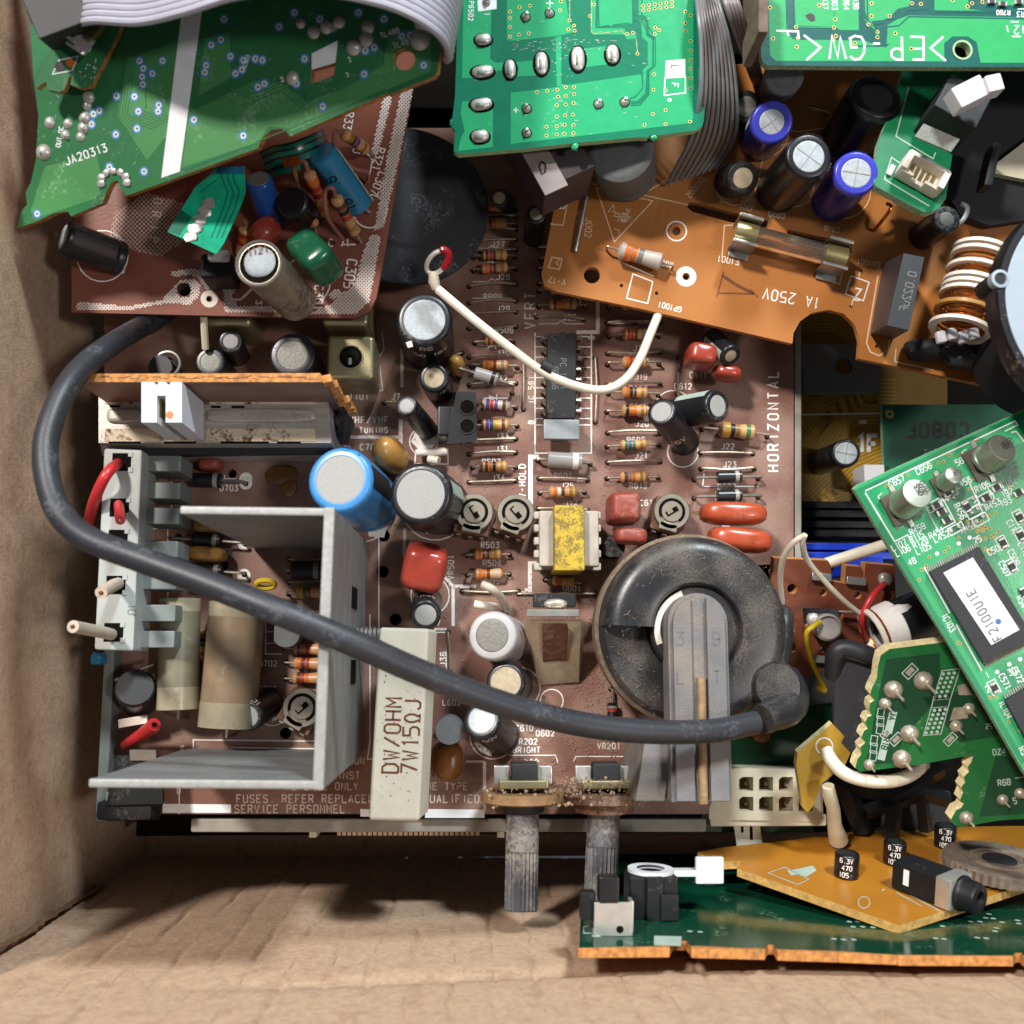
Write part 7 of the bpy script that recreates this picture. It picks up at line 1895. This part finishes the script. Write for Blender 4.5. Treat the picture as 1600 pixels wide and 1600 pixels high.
def dl(s_, at, d, h=9.5, w=1.35): text(dp, DB, s_, at, d, h, w, .06, .72, 1.4)
for s_, x, y in (('C657', 1392, 762), ('C656', 1434, 742), ('R459', 1424, 836), ('R115', 1424, 848), ('R128', 1429, 857), ('L105', 1434, 867), ('L107', 1396, 861), ('L106', 1402, 870), ('R451', 1454, 842), ('L452', 1462, 848), ('R455', 1504, 834), ('L453', 1496, 764), ('R106', 1526, 770),
                 ('192', 1568, 778), ('193', 1566, 792), ('R453', 1542, 798), ('L104', 1568, 766), ('56', 1496, 728), ('C508', 1546, 868), ('25', 1524, 850), ('48', 1422, 884), ('R455', 1504, 834)): dl(s_, (x, y), -26)
for s_, x, y in (('R456', 1490, 790), ('IC103', 1471, 962), ('C507', 1560, 880), ('R54', 1588, 934), ('IC104', 1560, 1098), ('C571', 1560, 1056), ('C572', 1580, 1046), ('C111', 1572, 816), ('C110', 1590, 850), ('C509', 1574, 862), ('R5', 1592, 1170)): dl(s_, (x, y), 62)
dl('1', (1543, 1060), -26); dl('20', (1543, 1082), -26); dl('30', (1578, 1056), -26)
dp.line(DB, [(1510, 745), (1522, 770), (1528, 778), (1522, 786)], 1.6, .06); dp.line(DB, [(1444, 886), (1484, 958)], 2.4, .06); dp.line(DB, [(1494, 976), (1534, 1048)], 2.4, .06)
for x, y in ((1464, 865), (1498, 849), (1515, 840), (1558, 1050), (1577, 1038), (1594, 1030)): dp.ring(DB, x, y, .42, 0, .06, 12)
# part outlines
for cx, cy, w_, h_, a in ((1470, 805, 30, 40, -28), (1460, 790, 24, 14, -28), (1483, 772, 26, 12, -28), (1516, 786, 24, 14, -28), (1522, 800, 24, 14, -28), (1532, 812, 24, 14, -28), (1540, 778, 24, 14, -28), (1556, 762, 22, 12, -28), (1566, 848, 20, 14, 62), (1592, 808, 22, 14, 62), (1594, 836, 22, 14, 62), (1553, 1074, 22, 14, 62), (1580, 885, 22, 14, 62), (1494, 826, 24, 12, -28)):
    dp.line(DB, rect(cx, cy, w_, h_, a), 1.5, .06, True)
dp.line(DB, [(1378, 770), (1372, 776), (1385, 800)], 1.6, .06); dp.line(DB, [(1392, 812), (1402, 826), (1412, 822)], 1.6, .06); dp.line(DB, [(1510, 702), (1503, 706), (1512, 724)], 1.6, .06); dp.line(DB, [(1580, 676), (1588, 674), (1600, 690)], 2, .06)
T16.part('white_print', dp)
dv = MB('via_gold')
for x, y in ((1385, 759), (1419, 742), (1454, 726), (1466, 723), (1474, 721), (1484, 711), (1500, 710), (1528, 688), (1470, 897), (1436, 906), (1440, 890), (1452, 870), (1447, 884), (1476, 862), (1482, 855), (1498, 840), (1508, 826), (1512, 815), (1500, 812), (1530, 826), (1540, 824), (1546, 806), (1536, 822), (1553, 836), (1560, 830), (1530, 842), (1540, 858), (1546, 862), (1497, 1004), (1500, 1006), (1547, 1090), (1556, 1090), (1576, 1128), (1594, 1142), (1556, 802), (1515, 764), (1538, 760), (1520, 748), (1582, 762), (1588, 778)) + tuple((1506 + random.uniform(0, 60), 812 + random.uniform(0, 40)) for _ in range(14)):
    via(dv, DB, x, y, .34, 'via_gold', None, .16)
T16.part('via', dv)
smd_can(T16, DB, (1434, 770), 41.5, 25, (1410, 790), 'silver can nearest the board corner', -28, ('07D', 'S5D', 'E3'))
smd_can(T16, DB, (1491, 742), 40, 15, (1474, 756), None, -28, ('47', '16'))
smd_can(T16, DB, (1567, 699), 42.5, 24.5, (1538, 720), None, -28, ('O2', 'VD'))
for x, y, a in ((1462, 790, -28), (1470, 800, -28), (1478, 812, -28), (1540, 778, -28), (1556, 762, -28), (1566, 848, 62), (1592, 808, 62), (1553, 1074, 62), (1580, 885, 62), (1594, 836, 62), (1510, 792, 60), (1598, 925, 62), (1480, 770, -28), (1590, 770, -28)): smd(T16, DB, (x, y), a, 1.9, 1.15)
ps = MB('solder')
for x, y in ((1510, 783), (1520, 778), (1518, 800), (1528, 794), (1526, 814), (1536, 806), (1486, 829), (1498, 822), (1480, 780), (1490, 776)): ps.blob(DB.at(x, y, .1), V((.45, 0, 0)), V((0, .45, 0)), DB.n * .2, .7, 8, 6)
T16.part('bare_pad', ps)
def flatpack(cs, rows, h, lab, dot):
    q = [DB.at(*p, h) for p in cs]; b = [DB.at(*p, .3) for p in cs]
    c_ = (sum(q, V()) + sum(b, V())) / 8
    o = T16.part('chip', MB('ic_black').box(c_, ((q[1] + q[2]) - (q[0] + q[3])) / 4, ((q[3] + q[2]) - (q[0] + q[1])) / 4, DB.n * ((h - .3) / 2), .12), None, lab)
    for (A, B), n in rows:
        A, B = V(A), V(B); m_ = MB('solder'); e = (B - A); pv = V((e.y, -e.x)).normalized()
        for k in range(n):
            p_ = A + e * ((k + .5) / n)
            s0, s1 = DB.at(p_.x, p_.y, h * .45), DB.at(p_.x + pv.x * 6, p_.y + pv.y * 6, .15)
            m_.tube([s0, DB.at(p_.x + pv.x * 2.6, p_.y + pv.y * 2.6, h * .4), DB.at(p_.x + pv.x * 4, p_.y + pv.y * 4, .15), DB.at(p_.x + pv.x * 8, p_.y + pv.y * 8, .12)], .15, 4)
        T16.part('pin_row', m_, o)
    for d_ in dot: T16.part('mould_dot', MB('smd_dark').annulus(DB.at(*d_, h + .03), DB.n, .55, 0, 14), o)
    return o
o = flatpack([(1450, 894), (1530, 854), (1612, 996), (1537, 1036)], (((((1450, 894), (1530, 854))), 24), ((((1612, 996), (1537, 1036))), 24)), 1.4, 'flat chip under a white label', [(1536, 1022)])
lbq = [(1474, 895), (1520, 871), (1593, 984), (1549, 1008)]
T16.part('paper_label', MB('paper_label').slab([DB.at(*p, 1.5) for p in lbq], .06, DB.n), o)
lt = MB('ink_grey'); text(lt, Plane0 if False else DB, 'F2100U1E', (1566, 996), -120, 14, 2.0, 1.56, .75, 2.2); T16.part('label_print', lt, o)
T16.part('blue_dot', MB('ink_blue').ring(DB, 1560, 971, .55, 0, 1.6, 12), o)
flatpack([(1570, 1092), (1606, 1072), (1680, 1200), (1640, 1230)], (((((1570, 1092), (1606, 1072))), 10),), 1.4, 'second chip cut by the right edge', [])

# ================================================================== boards leaning on the front panel
UB = Plane((905, 1484, 46), (1600, 1496, 47), (1000, 1338, -28))
T17 = Thing('edge_on_green_board', 'dark glossy green board leaning on the front of the box with an amber edge', 'circuit board', UB.at(1250, 1450))
uo = [(905, 1481), (907, 1440), (914, 1380), (920, 1335), (1500, 1332), (1680, 1340), (1680, 1500), (1600, 1493), (1596, 1489), (1586, 1489), (1582, 1493), (1402, 1492), (1308, 1486), (1214, 1483), (1208, 1476), (1200, 1476), (1195, 1482), (1080, 1478), (1072, 1470), (1052, 1470), (1046, 1478)]
tv = [UB.at(*p) for p in uo]
T17.part('board', MB('under_green').slab(tv, 1.7, UB.n, (), 'phenolic_edge'))
ed = MB('orange_pcb_edge')
for a, b in (((903, 1489), (1046, 1488)), ((1080, 1489), (1195, 1492)), ((1214, 1493), (1308, 1496)), ((1308, 1496), (1402, 1500)), ((1402, 1501), (1582, 1502)), ((1600, 1503), (1680, 1505))):
    A, B = UB.at(*a, -.9), UB.at(*b, -.9)
    ed.box((A + B) / 2 + V((0, 0, -.4)), (B - A) / 2, UB.n * .86, V((0, .05, .75)), .15)
T17.part('amber_edge', ed)
up_ = MB('silk_grey')
up_.poly(UB, [(1022, 1462), (1065, 1463), (1064, 1478), (1022, 1477)], .05); up_.line(UB, [(912, 1458), (912, 1448), (926, 1446), (928, 1458)], 1.6, .05, True); up_.line(UB, [(926, 1446), (926, 1463), (938, 1463)], 1.6, .05)
up_.use('silk_grey')
for x, y in ((1303, 1467), (1318, 1468), (1334, 1468), (1327, 1440), (1340, 1440), (1333, 1448), (1348, 1448), (1364, 1449), (1272, 1412), (1290, 1413), (1260, 1400), (1212, 1398), (1517, 1440), (1531, 1440), (1540, 1434), (1552, 1435), (1566, 1441), (1545, 1428), (1473, 1447), (1557, 1450), (1555, 1455), (1590, 1438), (1592, 1443), (1527, 1465), (1541, 1466), (1462, 1466), (1475, 1467), (1078, 1455), (1094, 1456), (1186, 1385), (1187, 1390), (1204, 1392)): up_.ring(UB, x, y, .55, .0, .06, 10)
T17.part('white_print', up_)
n3 = UB.n; ux = V((1, 0, 0))
sc_ = UB.at(1020, 1434, 0)
sb = MB('black_plastic'); sb.box(sc_ + n3 * 4.0 + V((0, 0, -3)), ux * 4.8, n3 * 4.0, V((0, 0, 4.2)), .5); sb.box(sc_ + n3 * 2.5 + V((2.8, 0, 1.5)), ux * 1.8, n3 * 2.5, V((0, 0, 1.5)), .4); sb.box(sc_ + n3 * 4.0 + V((0, 0, 1.4)), ux * 1.6, n3 * 4.2, V((0, 0, .9)), .3)
o = T17.part('slide_lever', sb, None, 'black lever switch with a white ring and tab')
T17.part('white_ring', MB('white_plastic').lathe(sc_ + n3 * 8.2 + V((0, 0, -3)), n3, [(2.8, 0), (4.6, 0), (4.6, .7), (2.8, .7)], 30), o)
T17.part('white_tab', MB('white_plastic').box(sc_ + n3 * 8.0 + V((9.0, 0, -3)), ux * 4.6, n3 * .6, V((0, 0, 1.6)), .2).box(sc_ + n3 * 8.6 + V((11.6, 0, -2)), ux * 2.8, n3 * 2.6, V((0, 0, .7)), .3), o)
bc = UB.at(958, 1462, 0)
o = T17.part('metal_bracket', MB('steel_bright').box(bc + n3 * 3.0, ux * 3.6, n3 * 3.0, V((0, 0, .35)), .15).box(bc + V((3.4, 0, -1.4)) + n3 * 3.4, ux * .3, n3 * 2.8, V((0, 0, 1.8)), .15))
T17.part('bracket_hole', MB('hole').annulus(bc + n3 * 1.2 + V((1.2, 0, .37)), ZUP, .7, 0, 14), o)
T17.part('push_button', MB('black_gloss').box(bc + n3 * 8.2 + V((-.9, 0, -1.2)), ux * 1.9, n3 * 2.4, V((0, 0, 1.8)), .4))
T17.part('push_button', MB('black_plastic').box(bc + n3 * 5.0 + V((-4.6, 0, -2.4)), ux * 1.4, n3 * 2.6, V((0, 0, 1.6)), .4))

AM = Plane((1405, 1447, 34), (1090, 1330, 0), (1600, 1382, 13))
T18 = Thing('amber_board', 'amber circuit board standing aslant with an audio jack and a thumb wheel', 'circuit board', AM.at(1380, 1400))
ao = [(1405, 1446), (1280, 1402), (1152, 1357), (1158, 1345), (1120, 1347), (1090, 1331), (1130, 1324), (1240, 1312), (1330, 1300), (1480, 1292), (1640, 1290), (1690, 1346), (1600, 1383)]
T18.part('board', MB('amber_pcb').slab([AM.at(*p) for p in ao], 1.7, AM.n, (), 'amber_edge'))
ap = MB('silk_grey'); ap.poly(AM, [(1230, 1360), (1250, 1357), (1270, 1352), (1276, 1360), (1260, 1370), (1248, 1366), (1236, 1368)], .05)
ap.line(AM, [(1200, 1364), (1226, 1355), (1264, 1374), (1246, 1382)], 1.3, .05, True); ap.line(AM, [(1395, 1384), (1470, 1424)], 1.5, .05); ap.line(AM, [(1378, 1392), (1382, 1389)], 2, .05); ap.line(AM, [(1400, 1394), (1440, 1416)], 1.2, .05)
ap.line(AM, circ(1350, 1410, 9, 14), 1.4, .05, True)
T18.part('white_print', ap)
for (x, y), h_, r_ in (((1322, 1368), 5.0, 2.55), ((1397, 1348), 5.0, 2.4), ((1476, 1322), 5.0, 2.4)):
    o = stand(T18, AM, (x, y), r_, h_, 'black_gloss', 'black_matte', r_ * .7)
    p0 = AM.at(x, y, .2)
    mk = MB('silk')
    for i, s_ in enumerate(('6.3V', '470', '105')): text(mk, Round(p0 + AM.n * (h_ * (.80 - .30 * i)), AM.n, r_ * 1.003, V((-.15 + .2 * (i % 2), -.15, 1))), s_, (-2.0, .5), 0, .95, .16, .03)
    T18.part('sleeve_print', mk, o)
jd = (AM.at(1520, 1420, 0) - AM.at(1430, 1385, 0)).normalized(); jn = AM.n; jy = jn.cross(jd)
jc = AM.at(1440, 1396, 0)
o = T18.part('audio_jack', MB('black_plastic').box(jc + jn * 3.2, jd * 4.8, jy * 3.7, jn * 2.9, .5), None, 'black audio jack with a silver band')
T18.part('silver_band', MB('steel_bright').box(jc + jn * 3.3 + jd * 6.6, jd * 1.7, jy * 3.95, jn * 3.1, .4), o)
T18.part('jack_barrel', MB('black_plastic').lathe(jc + jn * 3.2 + jd * 8.2, jd, [(0, 0), (3.5, 0), (3.6, .6), (3.2, 1.2), (3.1, 3.4), (2.9, 3.9), (1.7, 4.0), (1.6, 2.9), (0, 2.8)], 26), o)
T18.part('window', MB('hole').box(jc + jn * 2.6 + jd * 6.8 + V((0, 0, 3.75)), jd * .6, jn * .9, V((0, 0, .4))), o)
T18.part('white_pad', MB('silk_bright').box(jc + jn * 3.6 - jd * 1.4 + jy * (3.8 if jy.z > 0 else -3.8), jd * .6, jy * .05, jn * 1.6), o)
wc = AM.at(1560, 1366, 0)
nk_ = 90; r_ = 11.5
wm = MB('wheel_dust'); x, y = perp(AM.n); vs_ = []
for t_ in (1.0, 3.2):
    for k in range(nk_):
        a = 2 * math.pi * k / nk_; rr = r_ * (1 if k % 2 else .965); vs_.append(wc + AM.n * t_ + (x * math.cos(a) + y * math.sin(a)) * rr)
wm.add(vs_, [(k, (k + 1) % nk_, (k + 1) % nk_ + nk_, k + nk_) for k in range(nk_)] + [tuple(range(nk_, 2 * nk_))])
o = T18.part('thumb_wheel', wm, None, 'dusty notched thumb wheel', angle=15)
T18.part('wheel_hub', MB('wheel_dust').lathe(wc + AM.n * 3.2, AM.n, [(6.2, 0), (6.0, .5), (5.4, .5), (5.2, .05)], 36).lathe(wc + AM.n * 3.2, AM.n, [(3.6, .02, 'black_matte'), (3.4, .3, 'black_matte'), (0, .3, 'black_matte')], 28), o)

# ================================================================== lint and dust on the old board
du = MB('lint')
for k in range(520):
    zone = random.random()
    if zone < .35:
        a = random.uniform(0, 6.28); rr = random.uniform(.6, 1.06); p = c0 + V((math.cos(a) * fr * rr, math.sin(a) * fr * rr, 0)); z = 26.6 if (math.sin(a) > -.1) else 21.2
        if rr > 1: z = 2
    elif zone < .6: p = P(random.uniform(760, 1010), random.uniform(1180, 1255), 0); z = random.uniform(.3, 10) if 1225 < pix(p)[1] else .3
    elif zone < .8: p = P(random.uniform(820, 1000), random.uniform(900, 1180), 0); z = .3
    else: p = P(random.uniform(700, 1200), random.uniform(480, 1000), 0); z = .3
    p = V((p.x, p.y, z)); l_ = random.uniform(.3, 1.2) if zone < .35 else random.uniform(.4, 2.6); a = random.uniform(0, 6.28); b = a + random.uniform(-1.5, 1.5)
    q = p + V((math.cos(a) * l_ * .5, math.sin(a) * l_ * .5, random.uniform(.0, .5))); r2 = q + V((math.cos(b) * l_ * .5, math.sin(b) * l_ * .5, random.uniform(-.2, .3)))
    du.tube([p, q, r2], random.uniform(.02, .045), 3, False)
for k in range(2200):
    zone = random.random()
    big_ = True
    if zone < .16: p = P(random.uniform(880, 1008), random.uniform(1215, 1258), random.uniform(8, 18))
    elif zone < .22: p = P(random.uniform(760, 880), random.uniform(1232, 1262), random.uniform(8, 16))
    elif zone < .5: p = P(random.gauss(930, 45), random.gauss(1060, 90), .2); big_ = False
    elif zone < .6: p = P(random.gauss(950, 40), random.gauss(900, 50), .2); big_ = False
    else: p = P(random.uniform(600, 1200), random.uniform(480, 1260), .2); big_ = False
    if not big_ and (p.x > 42 or p.y < -36): continue
    s_ = random.uniform(.12, .45) if big_ else random.uniform(.07, .21); du.blob(p, V((s_, 0, 0)), V((0, s_, 0)), ZUP * s_ * .7, .9, 6, 4, .5)
single('dust', du, None, None, P(900, 1100, 0), kind='stuff')
